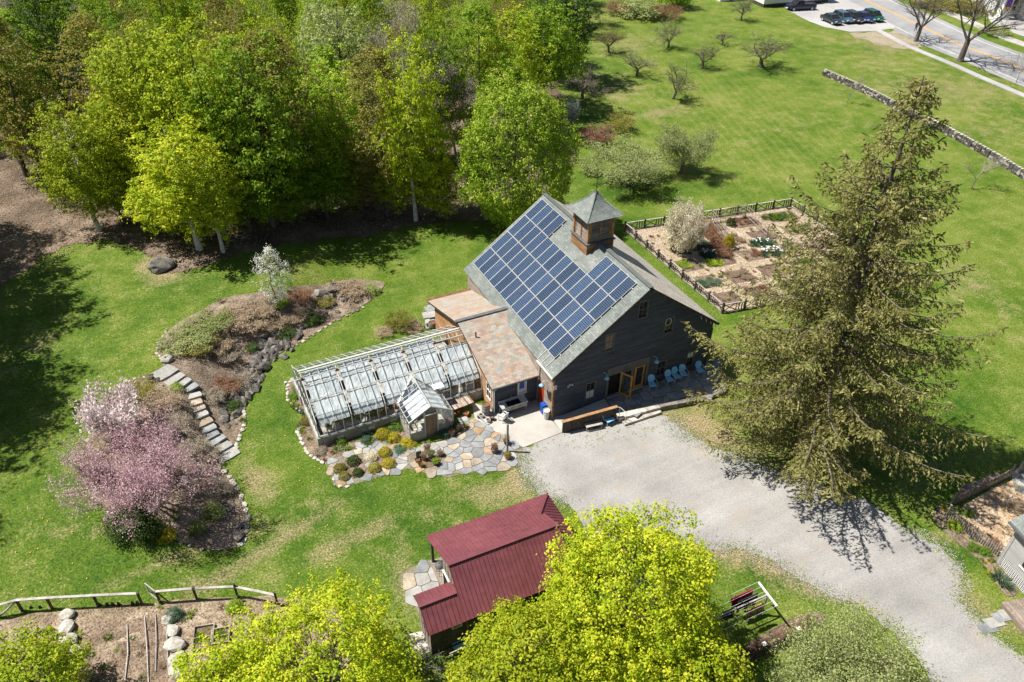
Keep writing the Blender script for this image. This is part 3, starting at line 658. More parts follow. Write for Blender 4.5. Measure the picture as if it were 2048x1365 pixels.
for sx in (-1, 1):
    for sy in (-1, 1): MB().box(sx*c2-.11, sx*c2+.11, sy*c2-.11, sy*c2+.11, ZL+.08, ZE+.1).build('corner_post', MT['wood_warm'], cup)
MB().box(-c2+.2, c2-.2, -c2+.2, c2-.2, ZL+.08, ZE).build('core', MT['darkness'], cup)
for k in range(4):
    rotm = Matrix.Rotation(k*pi/2, 4, 'Z')
    lv = MB().box(-.07, .07, -c2-.05, -c2+.08, ZL+.081, ZE).box(-c2+.112, c2-.112, -c2-.03, -c2+.08, ZE-.2, ZE+.02).box(-c2+.112, -c2+.25, -c2-.03, -c2+.08, ZL+.081, ZE-.2).box(c2-.25, c2-.112, -c2-.03, -c2+.08, ZL+.081, ZE-.2)
    lo = link('louvre_frame', lv.mesh('louvre_frame', MT['wood_warm']), cup, mw=rotm)
    zz = ZL+.16; sm = MB().add([(-c2+.25, -c2-.02, -.05), (-.07, -c2-.02, -.05), (-.07, -c2+.08, .05), (-c2+.25, -c2+.08, .05), (-c2+.25, -c2-.02, -.03), (-.07, -c2-.02, -.03), (-.07, -c2+.08, .07), (-c2+.25, -c2+.08, .07)], [(0, 1, 2, 3), (4, 7, 6, 5), (0, 4, 5, 1)]).mesh('slat', MT['wood_grey'])
    while zz < ZE-.24:
        link('slat', sm, lo, loc=(0, 0, zz)); link('slat', sm, lo, loc=(c2-.18, 0, zz)); zz += .125
prof = [(CH+.42, ZE), (CH+.05, ZE+.28), (CH*.68, ZE+.72), (CH*.34, ZE+1.35), (.1, ZA)]
prof = [(r, ZE+(ZA-ZE)*t) for r, t in ((CH+.42, 0), (CH+.02, .16), (CH*.68, .38), (CH*.36, .66), (.1, 1))]
rf = MB()
for k in range(4):
    a = k*pi/2; c, s = cos(a), sin(a)
    for (r0, z0), (r1, z1) in zip(prof[:-1], prof[1:]):
        n = 5
        for i in range(n):
            t0, t1 = i/n, (i+1)/n
            ra, rb = r0+(r1-r0)*t0, r0+(r1-r0)*t1; za, zb2 = z0+(z1-z0)*t0, z0+(z1-z0)*t1
            vs = [(-ra, -ra-.012, za+.012), (ra, -ra-.012, za+.012), (rb, -rb, zb2), (-rb, -rb, zb2)]
            rf.add([(c*x-s*y, s*x+c*y, z) for x, y, z in vs], [(0, 1, 2, 3)])
rf.add([(-CH-.42, -CH-.42, ZE), (CH+.42, -CH-.42, ZE), (CH+.42, CH+.42, ZE), (-CH-.42, CH+.42, ZE)], [(3, 2, 1, 0)])
MT['shingle_plain'] = mat('shingle_plain', [(.145, .163, .152), (.185, .205, .19), (.23, .245, .228)], 2, 12, .3, shift=False, bump=.3)
rfo = rf.build('roof', MT['shingle_plain'], cup)
for sx, sy in ((-1, -1), (1, -1), (1, 1), (-1, 1)): MB().tube([(sx*r, sy*r, z+.015) for r, z in prof], .05, 5).build('hip_cap', MT['shingle_plain'], rfo)
MB().lathe([(.13, ZA-.08), (.16, ZA+.0), (.03, ZA+.12), (.03, ZA+.6), (.07, ZA+.68), (.02, ZA+.75), (.018, ZF)], 10).box(-.3, .3, -.012, .012, ZF-.35, ZF-.28).build('finial', MT['dark_metal'], cup)
# ================================================================== slate-roofed annex
AX0, AX1, AYF, AYB, AYR, AZE, AZR = -3.45, .0, 2.35, 13.7, 8.0, 2.68, 4.51
annex = thing('annex', 'low wooden annex with mottled pink and grey slate roof joined to the barn', 'annex', (AX0, AYF, 0))
def A(x, y, z): return (x-AX0, y-AYF, z)
asl = (AZR-AZE)/(AYR-2.02)
mb = MB(); z = .1
awin = winbox((1036, 788), (1051.5, 759.5), AYF)
while z < 2.5: clap(mb, AX0, -.04, z, [(awin[0], awin[1], awin[2], awin[3])], lambda u, o, q: A(u, AYF-o, q)); z += step
mb.build('front_wall', MT['dark_siding'], annex)
mb = MB(); z = .1
def arz(y): return AZR-asl*abs(y-AYR)
while z < AZR-.15:
    lim = (AZR-.1-z-step)/asl; y0, y1 = max(AYF, AYR-lim), min(AYB-.3, AYR+lim)
    if y1 > y0: clap(mb, y0, y1, z, [(2.75, 3.45, .9, 2.2)], lambda u, o, q: A(AX0-o, u, q))
    z += step
mb.build('gable_wall', MT['wood_warm'], annex)
mb = MB(); z = .1
while z < 2.5: clap(mb, AX0, -.04, z, [], lambda u, o, q: A(u, AYB-.3+o, q)); z += step
mb.build('back_wall', MT['wood_grey'], annex)
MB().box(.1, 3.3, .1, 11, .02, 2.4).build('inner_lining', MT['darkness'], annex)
w = MB().box(awin[0]-AX0-.06, awin[1]-AX0+.06, -.06, .02, awin[3], awin[3]+.07).box(awin[0]-AX0-.06, awin[0]-AX0, -.055, .02, awin[2], awin[3]).box(awin[1]-AX0, awin[1]-AX0+.06, -.055, .02, awin[2], awin[3]).box(awin[0]-AX0-.08, awin[1]-AX0+.08, -.08, .02, awin[2]-.06, awin[2]).build('window', MT['white_paint'], annex)
MB().box(awin[0]-AX0, awin[1]-AX0, .03, .04, awin[2], awin[3]).build('pane', MT['curtain'], w)
MB().box(awin[0]-AX0+.12, awin[0]-AX0+.48, -.0, .02, awin[3]-.75, awin[3]).build('blind', MT['blue_deep'], w)
w = MB().box(-.05, .02, .36, .43, .9, 2.2).box(-.05, .02, 1.07, 1.14, .9, 2.2).box(-.05, .02, .43, 1.07, 2.13, 2.2).box(-.07, .02, .4, 1.1, .84, .9).box(-.03, .02, .43, 1.07, 1.5, 1.56).box(-.03, .02, .73, .77, .9, 2.13).build('window', MT['white_paint'], annex)
MB().box(.03, .04, .4, 1.1, .9, 2.2).build('pane', MT['win_glass'], w)
MB().box(-.06, .06, -.06, .06, .1, 2.5).build('corner_board', MT['wood_weather'], annex)
xl = AX0-.3
def Ya(y): return AZR-asl*abs(y-AYR)
# barn roof meets the annex ridge: extend the slope up to it
rdk = MB(); rdk.prism([A(xl, 2.0, Ya(2.0)-.05), A(-.02, 2.0, Ya(2.0)-.05), A(-.02, 6.7, Ya(6.7)-.05), A(.42, AYR, AZR-.05), A(xl, AYR, AZR-.05)], .1)
rdk.prism([A(xl-.1, 14.0, Ya(14)-.05), A(xl-.1, AYR+.001, AZR-.05), A(.42, AYR+.001, AZR-.05), A(-.02, 9.3, Ya(9.3)-.05), A(-.02, 14.0, Ya(14)-.05)], .1)
ro = rdk.build('roof', MT['wood_dark'], annex)
SLC = [mat('slate_%s' % n, c, 2.5, 20, .15, rnd=.18, bump=.15, bd=.006) for n, c in (('pink', [(.3, .225, .18), (.36, .275, .225)]), ('grey', [(.29, .26, .22), (.36, .33, .285)]), ('tan', [(.31, .25, .19), (.37, .305, .24)]), ('green', [(.28, .27, .23), (.35, .34, .3)]), ('orange', [(.33, .2, .13), (.38, .25, .17)]))]
san = math.atan(asl); cs, ss = cos(san), sin(san)
sw_, sh_, ex_ = .365, .46, .205
slm = []
for m in SLC:
    for k in range(2):
        j = .012*k; slm.append(MB().add([(0.006, -.004+j, .02), (sw_-.006, j, .02), (sw_-.006, sh_, .004), (.006, sh_, .004), (.006, -.004+j, .004), (sw_-.006, j, .004)], [(0, 1, 2, 3), (4, 5, 1, 0), (4, 0, 3), (1, 5, 2)]).mesh('slate', m))
nrow = int((AYR-2.0)/cs/ex_); stuffmb = {}
def pick(r, i):
    t = noise.noise((r*.21, i*.35, 4.2)); u = random.random()
    if u < .06: return 4
    return [0, 2, 0][int(u*20) % 3] if t+u*.5 > .28 else [1, 3, 1, 2][int(u*20) % 4]
cnt = 0; rest = [MB() for _ in SLC]
for side in (0, 1):
    for r in range(nrow):
        v = -.03+r*ex_; yy = 2.0+v*cs if side == 0 else 14.0-v*cs; zz = Ya(2.0 if side == 0 else 14.0)+v*ss-.028
        lft = xl-.02 if side == 0 else xl-.12
        if side == 1: zz += .0
        off = (r % 2)*sw_*.5; x = lft-off+(0 if off == 0 else sw_*.5)
        up = min(1, max(0, (yy-6.7)/(AYR-6.7))) if side == 0 else min(1, max(0, (9.3-yy)/(9.3-AYR)))
        xe = -.03+.42*up; i = 0; x = lft - (sw_*.5 if r % 2 else 0)
        while x < xe-.02:
            x0, x1 = max(x, lft), min(x+sw_, xe); c = pick(r+side*50, i)
            full = x1-x0 > sw_-.03
            if full and side == 0 and cnt < 300:
                mt = Matrix.Translation(A(x, yy, zz)) @ Matrix.Rotation(san, 4, 'X'); link('slate', slm[c*2+random.randrange(2)], ro, mw=mt); cnt += 1
            elif x1-x0 > .04:
                a0, a1 = x0+.006, x1-.006; sgn = 1 if side == 0 else -1; mb = rest[c]
                def T(xx, dv, h): return A(xx, yy+sgn*(dv*cs-h*ss), zz+dv*ss+h*cs)
                P4 = [T(a0, 0, .02), T(a1, 0, .02), T(a1, min(sh_, (AYR-2.0)/cs-v), .004), T(a0, min(sh_, (AYR-2.0)/cs-v), .004), T(a0, 0, .004), T(a1, 0, .004)]
                mb.add(P4, [(0, 1, 2, 3), (4, 5, 1, 0)] if sgn > 0 else [(3, 2, 1, 0), (0, 1, 5, 4)])
            x += sw_; i += 1
allr = MB()
for k, mb in enumerate(rest): allr.add(mb.v, mb.f, k)
tag(allr.build('slate_courses', SLC, ro), kind='stuff')
MB().beam(A(xl-.1, AYR, AZR+.02), A(.5, AYR, AZR+.02), .3, .06).build('ridge_cap', MT['lead'], ro)
MB().beam(A(xl-.12, 14.0, Ya(14)-.0), A(-.02, 14.0, Ya(14)-.0), .34, .05).build('eave_flashing', MT['rust'], ro)
MB().prism([A(-.05, 6.7, Ya(6.7)+.05), A(.1, 6.6, Ya(6.7)+.1), A(.55, AYR, AZR+.06), A(.4, AYR, AZR+.06)], .03).build('valley_flashing', MT['lead'], ro)
MB().prism([A(-.05, 9.4, Ya(9.4)+.05), A(.4, AYR, AZR+.06), A(.55, AYR, AZR+.06), A(.1, 9.5, Ya(9.4)+.1)], .03).build('valley_flashing', MT['lead'], ro)
MB().beam(A(xl, 1.95, Ya(2)-.08), A(.0, 1.95, Ya(2)-.08), .1, .1).build('gutter', MT['lead'], annex)
MB().tube([A(AX0+.05, 1.95, 2.5), A(AX0+.02, AYF-.08, 2.2), A(AX0+.02, AYF-.08, .1)], .04, 6).build('downpipe', MT['white_metal'], annex)
q = onplane(951.5, 652.5, 1, 6.3)
MB().lathe([(.055, -.2), (.055, .42), (.05, .43)], 8, A(q.x, 6.3, Ya(6.3))).build('vent_pipe', MT['dark_metal'], annex)
for y0, y1 in ((2.0, AYR), (14.0, AYR)): pass
MB().beam(A(xl+.03, 2.0, Ya(2)-.12), A(xl+.03, AYR, AZR-.12), .06, .16).beam(A(xl-.06, 14.0, Ya(14)-.12), A(xl-.06, AYR, AZR-.12), .06, .16).build('verge_board', MT['wood_dark'], annex)
# ================================================================== greenhouse
GX0, GX1, GY0, GY1, GYR, GZR, GZB = -15.48, -3.5, 4.3, 11.0, 7.65, 4.05, .85
gh = thing('greenhouse', 'long glass greenhouse with white shade curtains under its curved panes', 'greenhouse', (GX0, GY0, 0))
GW = GY1-GY0; GL = GX1-GX0; yr = GYR-GY0
fprof = [(0, GZB), (0, 1.72), (.07, 1.97), (.24, 2.17), (.45, 2.32)]
def gslope(t): return (.45+(yr-.45)*t, 2.32+(GZR-2.32)*t)
def gback(t):
    y, z = gslope(t); return (GW-y, z)
mb = MB(); mb.box(-.12, GL, -.12, .14, 0, GZB); mb.box(-.12, .14, .14, 3.6, 0, GZB); mb.box(-.12, .14, 4.6, GW-.14, 0, GZB); mb.box(-.12, GL, GW-.14, GW+.12, 0, GZB)
mb.build('base_wall', MT['old_concrete'], gh)
for x in (1.2, 3.4, 5.0, 10.2): MB().box(x, x+.42, -.14, -.11, .3, .55).build('wall_vent', MT['white_metal'], gh)
MB().box(.15, GL, .15, GW-.15, 0, .03).build('floor', MT['soil_dark'], gh)
MB().beam((-.06, 0, GZB+.03), (GL, 0, GZB+.03), .12, .05).beam((-.06, GW, GZB+.03), (GL, GW, GZB+.03), .12, .05).beam((0, 0, GZB+.03), (0, GW, GZB+.03), .12, .05).build('sill', MT['alu'], gh)
MB().beam((-.12, yr, GZR+.05), (GL, yr, GZR+.05), .07, .06).beam((-.12, yr-.14, GZR-.02), (GL, yr-.14, GZR-.02), .05, .05).beam((-.12, yr+.14, GZR-.02), (GL, yr+.14, GZR-.02), .05, .05).build('ridge', MT['white_metal'], gh)
NB = 20; bw = GL/NB
rp = [(0, y, z) for y, z in fprof]+[(0, *gslope(1))]
rpb = [(0, GW-y, z) for y, z in fprof]+[(0, *gback(1))]
def bent(pts, w, h):
    m = MB()
    for a, b in zip(pts[:-1], pts[1:]): m.beam(a, b, w, h, up=(1, 0, 0))
    return m
raf = bent(rp, .045, .03).mesh('rafter', MT['white_metal']); rafb = bent(rpb, .045, .03).mesh('rafter', MT['white_metal']); rafm = bent(rp, .06, .045).mesh('rafter', MT['white_metal'])
for i in range(NB+1):
    link('rafter', rafm if i % 4 == 0 else raf, gh, loc=(i*bw, 0, .02)); link('rafter', rafb, gh, loc=(i*bw, 0, .02))
for t in (.02, .36, .7):
    y, z = gslope(t); MB().beam((0, y, z-.03), (GL, y, z-.03), .04, .04).build('purlin', MT['alu'], gh)
    y, z = gback(t); MB().beam((0, y, z-.03), (GL, y, z-.03), .04, .04).build('purlin', MT['alu'], gh)
y, z = gslope(.82); MB().tube([(-1.05, y, z+.11), (GL-.05, y, z+.11)], .035, 6).lathe([(.09, -.1), (.1, 0), (.09, .1)], 8, (-1.08, y, z+.11)).build('vent_shaft', MT['white_metal'], gh)
for i in range(0, NB+1, 4):
    MB().box(i*bw-.06, i*bw+.06, y-.08, y+.08, z, z+.2).build('vent_gear', MT['rust'], gh)
def pane_strip(pts, w):
    m = MB(); k = len(pts)
    m.v = [(.03, y, z) for y, z in pts]+[(w-.03, y, z) for y, z in pts]; m.f = [(i, k+i, k+i+1, i+1) for i in range(k-1)]; m.m = [0]*(k-1); return m.mesh('pane', MT['glass_clear'])
P0 = pane_strip(fprof, bw); P0b = pane_strip([(GW-y, z) for y, z in fprof][::-1], bw)
ts = (0, .35, .69, 1)
PS = [pane_strip([gslope(a+.005), gslope(b-.005)], bw) for a, b in zip(ts[:-1], ts[1:])]; PB = [pane_strip([gback(b-.005), gback(a+.005)], bw) for a, b in zip(ts[:-1], ts[1:])]
for i in range(NB):
    inv = 9.83+GX0 if 0 else None
    xw = GX0+i*bw
    cut = -9.83 < xw+bw*.5 < -6.7
    if not cut: link('pane', P0, gh, loc=(i*bw, 0, .012))
    link('pane', P0b, gh, loc=(i*bw, 0, .012))
    for j in range(3): link('pane', PS[j], gh, loc=(i*bw, 0, .022+.006*(j == 2))); link('pane', PB[j], gh, loc=(i*bw, 0, .022))
# gable end glazing
def gz(y):
    y = min(y, GW-y)
    if y <= .45: return 1.72+(.6)*sqrt(max(0, y/.45))
    return 2.32+(GZR-2.32)*(y-.45)/(yr-.45)
bars = [0, .67, 1.34, 2.0, 2.67, yr, 4.03, 4.7, 5.36, 6.03, GW]
for i, y in enumerate(bars):
    MB().beam((0, y, GZB), (0, y, gz(y)), .05, .05).build('gable_bar', MT['alu'], gh)
    if i < len(bars)-1:
        a, b = y+.03, bars[i+1]-.03; MB().quad((0, b, GZB+.05), (0, a, GZB+.05), (0, a, gz(a)-.02), (0, b, gz(b)-.02)).build('pane', MT['glass_clear'], gh)
MB().beam((0, 0, 2.2), (0, GW, 2.2), .05, .05, up=(1, 0, 0)).build('gable_rail', MT['alu'], gh)
MB().box(-.04, .04, 3.62, 3.7, .05, 2.2).box(-.04, .04, 4.5, 4.58, .05, 2.2).box(-.03, .03, 3.7, 4.5, .05, .75).build('side_door', MT['wood_weather'], gh)
# shade curtains
MT['shade'] = mat('shade_cloth', [(.46, .48, .5), (.6, .62, .64), (.74, .75, .76)], 1.3, 9, .1, rough=.7, bump=.4, bd=.03)
def gsl2(t): return gslope(t) if t >= 0 else (.45+t*1.25, 2.32+t*1.9)
def curtain(t0, t1, w):
    n, k = 14, 6; m = MB()
    for i in range(n+1):
        for j in range(k+1):
            t = t0+(t1-t0)*j/k; y, z = gsl2(t); rip = .022*sin(i*2.4+j*.3)+.018*random.uniform(-1, 1)-.03*sin(pi*j/k)
            m.v.append((w*i/n, y+.07, z-.13+rip))
    m.f = [(i*(k+1)+j, (i+1)*(k+1)+j, (i+1)*(k+1)+j+1, i*(k+1)+j+1) for i in range(n) for j in range(k)]; m.m = [0]*len(m.f); return m.mesh('shade_curtain', MT['shade'])
for s in range(5):
    for t0, t1 in ((-.26, .33), (.345, .68), (.69, .98)):
        if s == 4 and t1 > .9: continue
        link('shade_curtain', curtain(t0, t1, 4*bw-.3), gh, loc=(s*4*bw+.22, 0, 0))
# ---- vestibule
VX0, VX1, VY, VZE, VZA = -9.83-GX0, -6.7-GX0, 2.03-GY0, 1.82, 2.72
vxm = .5*(VX0+VX1); ve = thing  # parts below belong to the greenhouse
mb = MB(); mb.box(VX0, VX0+.2, VY, -.12, 0, .83); mb.box(VX1-.2, VX1, VY, -.12, 0, .83); mb.box(VX0+.2, vxm-.46, VY, VY+.2, 0, .83); mb.box(vxm+.46, VX1-.2, VY, VY+.2, 0, .83)

for k in range(4): q = MB(); q.add(mb.v[8*k:8*k+8], [f for f in MB().box(0, 1, 0, 1, 0, 1).f]); q.build('porch_wall', MT['old_concrete'], gh)
MB().box(VX0+.2, VX1-.2, VY+.2, -.12, 0, .025).build('porch_floor', MT['stone_pale'], gh)
def msl(z): return .45+(yr-.45)*(z-2.32)/(GZR-2.32)      # y where the main slope has height z
yi = msl(VZA)+.1
MB().beam((vxm, VY-.06, VZA+.03), (vxm, yi, VZA+.03), .09, .07).build('porch_ridge', MT['alu'], gh)
for s, xe in ((-1, VX0), (1, VX1)):
    MB().beam((xe, -.05, VZE), (vxm, yi, VZA+.05), .1, .07).build('valley_bar', MT['white_metal'], gh)
    MB().beam((xe, VY, VZE-.05), (xe, .0, VZE-.05), .05, .06).build('eave_bar', MT['alu'], gh)
    ys = [VY, VY+.56, VY+1.12, VY+1.68, VY+2.24, VY+2.8]
    for i, yy in enumerate(ys):
        # clip the bar at the valley
        f = 1.0; top = (vxm, yy, VZA); bot = (xe, yy, VZE)
        if yy > -.05: f0 = (yy+.05)/(yi+.05); bot = (xe+(vxm-xe)*f0, yy, VZE+(VZA-VZE)*f0)
        MB().beam(bot, top, .045, .04, up=(0, 1, 0)).build('porch_rafter', MT['alu'] if i else MT['alu'], gh)
        if yy < -.05: MB().beam((xe, yy, .83), (xe, yy, VZE), .045).build('porch_post', MT['alu'], gh)
        if i < len(ys)-1:
            y2 = ys[i+1]
            def bt(q):
                if q <= -.05: return Vector((xe, q, VZE+.025))
                f0 = (q+.05)/(yi+.05); return Vector((xe+(vxm-xe)*f0, q, VZE+(VZA-VZE)*f0+.025))
            a, b = bt(yy+.03), bt(y2-.03); c, d = Vector((vxm, y2-.03, VZA+.025)), Vector((vxm, yy+.03, VZA+.025))
            MB().quad(*((a, d, c, b) if s > 0 else (a, b, c, d))).build('pane', MT['glass_clear'], gh)
            if yy < -.5: MB().quad((xe, yy+.03, .88), (xe, y2-.03, .88), (xe, y2-.03, VZE-.06), (xe, yy+.03, VZE-.06)).build('pane', MT['glass_clear'], gh)
    cl = MB(); n, k = 12, 5
    for i in range(n+1):
        for j in range(k+1):
            u = .18+.8*j/k; cl.v.append((xe+(vxm-xe)*u, VY+.12+(1.95)*i/n, VZE+(VZA-VZE)*u-.09+.03*random.uniform(-1, 1)))
    cl.f = [(i*(k+1)+j, (i+1)*(k+1)+j, (i+1)*(k+1)+j+1, i*(k+1)+j+1) for i in range(n) for j in range(k)]; cl.m = [0]*len(cl.f)
    cl.build('shade_curtain', MT['shade'], gh)
    xd = vxm+s*.46
    MB().beam((xe, VY, VZE), (vxm, VY, VZA), .09, .07, up=(0, 1, 0)).beam((xe, VY+.003, .8), (xe, VY+.003, VZE), .08).build('porch_frame', MT['alu'], gh)
    zd = VZE+(VZA-VZE)*(1-.46/(vxm-VX0))
    MB().beam((xd, VY, 0), (xd, VY, zd), .07).build('door_post', MT['alu'], gh)
    xm = .5*(xd+xe)
    MB().beam((xm, VY, .83), (xm, VY, .5*(VZE+zd)), .035).build('porch_bar', MT['alu'], gh)
    for a, b in ((xe, xm), (xm, xd)):
        zz = lambda x: VZE+(VZA-VZE)*abs(x-xe)/abs(vxm-xe)
        MB().quad((a, VY, .85), (b, VY, .85), (b, VY, zz(b)-.03), (a, VY, zz(a)-.03)).build('pane', MT['glass_clear'], gh)
MB().beam((vxm-.46, VY, 2.02), (vxm+.46, VY, 2.02), .06).build('door_lintel', MT['alu'], gh)
MT['reed'] = mat('reed', [(.17, .12, .08), (.3, .22, .15)], 4, 30, .2, st=(1, 1, .2))
MB().box(vxm-.42, vxm+.42, VY+.02, VY+.05, .06, 1.95).build('door_screen', MT['reed'], gh)
MB().box(VX1-.55, VX1+.25, -.3, .25, 2.28, 2.31).build('white_board', MT['white_paint'], gh)
# benches and plants inside
for y0, y1 in ((.3, 1.5), (2.6, 4.1), (GW-1.5, GW-.3)):
    MB().box(.4, GL-.3, y0, y1, .72, .8).box(.5, .6, y0+.1, y1-.1, 0, .72).box(6, 6.1, y0+.1, y1-.1, 0, .72).box(GL-.5, GL-.4, y0+.1, y1-.1, 0, .72).build('bench', MT['wood_weather'], gh)
# ================================================================== paving
def voronoi_cells(P, pitch, seed=1, holes=(), jitter=.46):
    rr = random.Random(seed); xs = [p[0] for p in P]; ys = [p[1] for p in P]; pts = []
    y = min(ys)-pitch; r = 0
    while y < max(ys)+pitch:
        x = min(xs)-pitch+(r % 2)*pitch*.5
        while x < max(xs)+pitch: pts.append((x+rr.uniform(-1, 1)*pitch*jitter, y+rr.uniform(-1, 1)*pitch*jitter)); x += pitch
        y += pitch*.9; r += 1
    cells = []
    for i, (px, py) in enumerate(pts):
        if not inside(px, py, P) or any(inside(px, py, h) for h in holes): continue
        poly = [Vector((px-pitch, py-pitch)), Vector((px+pitch, py-pitch)), Vector((px+pitch, py+pitch)), Vector((px-pitch, py+pitch))]
        for j, (qx, qy) in enumerate(pts):
            if i == j or abs(qx-px) > 2.3*pitch or abs(qy-py) > 2.3*pitch: continue
            m = Vector(((px+qx)/2, (py+qy)/2)); n = Vector((qx-px, qy-py)); n.normalize(); m -= n*.02; out = []
            for k in range(len(poly)):
                a, b = poly[k], poly[(k+1) % len(poly)]; da, db = (a-m).dot(n), (b-m).dot(n)
                if da <= 0: out.append(a)
                if (da < 0) != (db < 0): out.append(a.lerp(b, da/(da-db)))
            poly = out
            if len(poly) < 3: break
        if len(poly) < 3: continue
        # round off corners a little
        Q = []
        for k in range(len(poly)):
            a, b = poly[k], poly[(k+1) % len(poly)]; Q += [a.lerp(b, .12), a.lerp(b, .88)]
        cells.append((Vector((px, py)), Q))
    return cells
def flagstones(parent, P, z, pitch, wts, seed=1, holes=(), th=.05, o=(0, 0)):
    rr = random.Random(seed+5)
    for c, Q in voronoi_cells(P, pitch, seed, holes):
        m = FLAG[rr.choices(range(4), wts)[0]]; zz = z+rr.uniform(-.008, .01)
        tx, ty = rr.uniform(-.012, .012), rr.uniform(-.012, .012)
        MB().prism([(p.x-c.x, p.y-c.y, (p.x-c.x)*tx+(p.y-c.y)*ty) for p in Q], th).build('flagstone', m, parent, loc=(c.x-o[0], c.y-o[1], zz))
MT['joint'] = mat('joint', [(.12, .11, .075), (.19, .17, .12), (.24, .22, .15)], 1.5, 14, .4, shift=False)
pad = PX((942, 806), (990, 820), (1078, 796), (1103, 841), (1124, 866), (1047, 896), (1002, 872), (972, 852), (950, 838))
cp = MB(); P3 = [(p.x, p.y, .05) for p in pad]; cp.prism(P3, .12); cp.build('concrete_pad', MT['concrete'], kind='structure', label='pale concrete apron between annex and barn')
fp = PX((948, 838), (972, 853), (1003, 873), (1044, 896), (1043, 931), (1000, 942), (950, 945), (900, 955), (862, 950), (815, 938), (795, 944), (740, 960), (690, 975), (670, 973), (658, 942), (648, 925), (690, 908), (722, 890), (748, 880), (775, 884), (800, 893), (830, 899), (868, 889), (900, 876), (916, 856), (924, 836))
beds = [PX((672, 935), (695, 917), (728, 916), (738, 940), (712, 958), (680, 962)), PX((738, 912), (775, 902), (793, 922), (788, 942), (752, 946)), PX((820, 915), (850, 900), (884, 910), (880, 932), (845, 938))]
fo = sheet('flagstone_patio', fp, .02, MT['joint'], rag=.04, step=.3, grid=1.5, smoothc=False, label='irregular flagstone terrace in front of the greenhouse')
flagstones(fo, fp, .055, .66, (8, 4, .9, 3.5), 3, beds)
for b in beds: sheet('planting_pocket', b, .05, MT['soil'], rag=.08, step=.2, grid=.6, label='small soil bed let into the flagstones')
# greenhouse border bed
sheet('greenhouse_border', PX((572, 778), (588, 756), (610, 800), (625, 850), (640, 895), (700, 885), (780, 862), (820, 850), (822, 890), (800, 893), (770, 884), (745, 880), (720, 890), (690, 908), (648, 926), (620, 912), (604, 888), (594, 860), (606, 845), (612, 825), (590, 818), (575, 805)), .03, MT['soil'], rag=.06, step=.25, grid=.8, label='soil border with plants along the greenhouse base')
# ---- patio before the barn
PZ = .4
pb = [Vector((4.15, -.04)), Vector((14.6, -.04)), at(1452, 782, PZ).xy, at(1424, 791, PZ).xy, at(1318, 812, PZ).xy, at(1236, 834, PZ).xy, at(1228, 822, PZ).xy]
bp_ = MB().prism([(p.x, p.y, PZ-.05) for p in pb], PZ+.1).build('barn_patio', MT['joint'], kind='structure', label='raised flagstone patio along the shaded barn front')
flagstones(bp_, pb, PZ, .8, (8, 1.2, .8, 1.5), 8, th=.06)
def kerb(parent, a, b, w, z0, z1, m, nm, n):
    a = Vector(a); b = Vector(b); d = (b-a); L = d.length; d.normalize(); nn = Vector((-d.y, d.x))
    for i in range(n):
        p, q = a+d*(L*i/n+.01), a+d*(L*(i+1)/n-.01)
        MB().prism([(p-nn*w/2).to_3d()+Vector((0, 0, z1)), (q-nn*w/2).to_3d()+Vector((0, 0, z1)), (q+nn*w/2).to_3d()+Vector((0, 0, z1)), (p+nn*w/2).to_3d()+Vector((0, 0, z1))], z1-z0).build(nm, m, parent)
kerb(bp_, at(1235, 833, PZ).xy, at(1318, 811, PZ).xy, .5, .0, PZ+.02, MT['stone_pale'], 'kerb_stone', 3)
kerb(bp_, at(1319, 811, PZ).xy, at(1424, 791, PZ).xy, .45, .0, PZ+.02, MT['stone'], 'kerb_stone', 6)
kerb(bp_, at(1246, 845, .2).xy, at(1320, 820, .2).xy, .5, -.02, .2, MT['stone_pale'], 'step', 2)
# ramp and its parapet
pl, pr = at(1124, 866, 0), at(1231, 836, .3)
rmp = MB(); y0 = -.05
rmp.add([(.05, y0, .055), (4.3, y0, PZ-.0), (pr.x, pr.y, PZ), (pl.x, pl.y, .055), (.05, y0, 0), (4.3, y0, 0), (pr.x, pr.y, 0), (pl.x, pl.y, 0)], [(3, 2, 1, 0), (0, 1, 5, 4), (2, 3, 7, 6), (1, 2, 6, 5), (3, 0, 4, 7)])
rmp.build('ramp', MT['concrete'], kind='structure', label='concrete ramp rising beside the barn wall')
par = thing('ramp_parapet', 'weathered plank parapet along the barn ramp', 'parapet', (pl.x, pl.y, 0), atan2(pr.y-pl.y, pr.x-pl.x))
Lp = (pr-pl).to_2d().length; n = 26
for i in range(n):
    x = Lp*i/n; z1 = 1.0+.32*i/n; MB().box(x+.006, x+Lp/n-.006, -.05, .05, 0, z1+random.uniform(-.0, .0)).build('plank', MT['wood_dark'], par)
MB().beam((-.05, 0, 1.03), (Lp+.05, 0, 1.36), .24, .06).build('cap_rail', MT['wood_warm'], par)
hr = at(1235, 833, PZ); hb = at(1250, 846, .2)
rail = thing('handrail', 'thin white metal handrail beside the patio steps', 'handrail', (hr.x, hr.y, PZ))
MB().tube([Vector((pr.x-hr.x, pr.y-hr.y, 1.3-PZ)), Vector((.05, -.1, .9)), Vector((hb.x-hr.x, hb.y-hr.y, .75)), Vector((hb.x-hr.x, hb.y-hr.y, -.38))], .022, 6).build('rail', MT['white_metal'], rail)
MB().tube([(.05, -.1, .9), (.05, -.1, 0)], .022, 6).build('post', MT['white_metal'], rail)
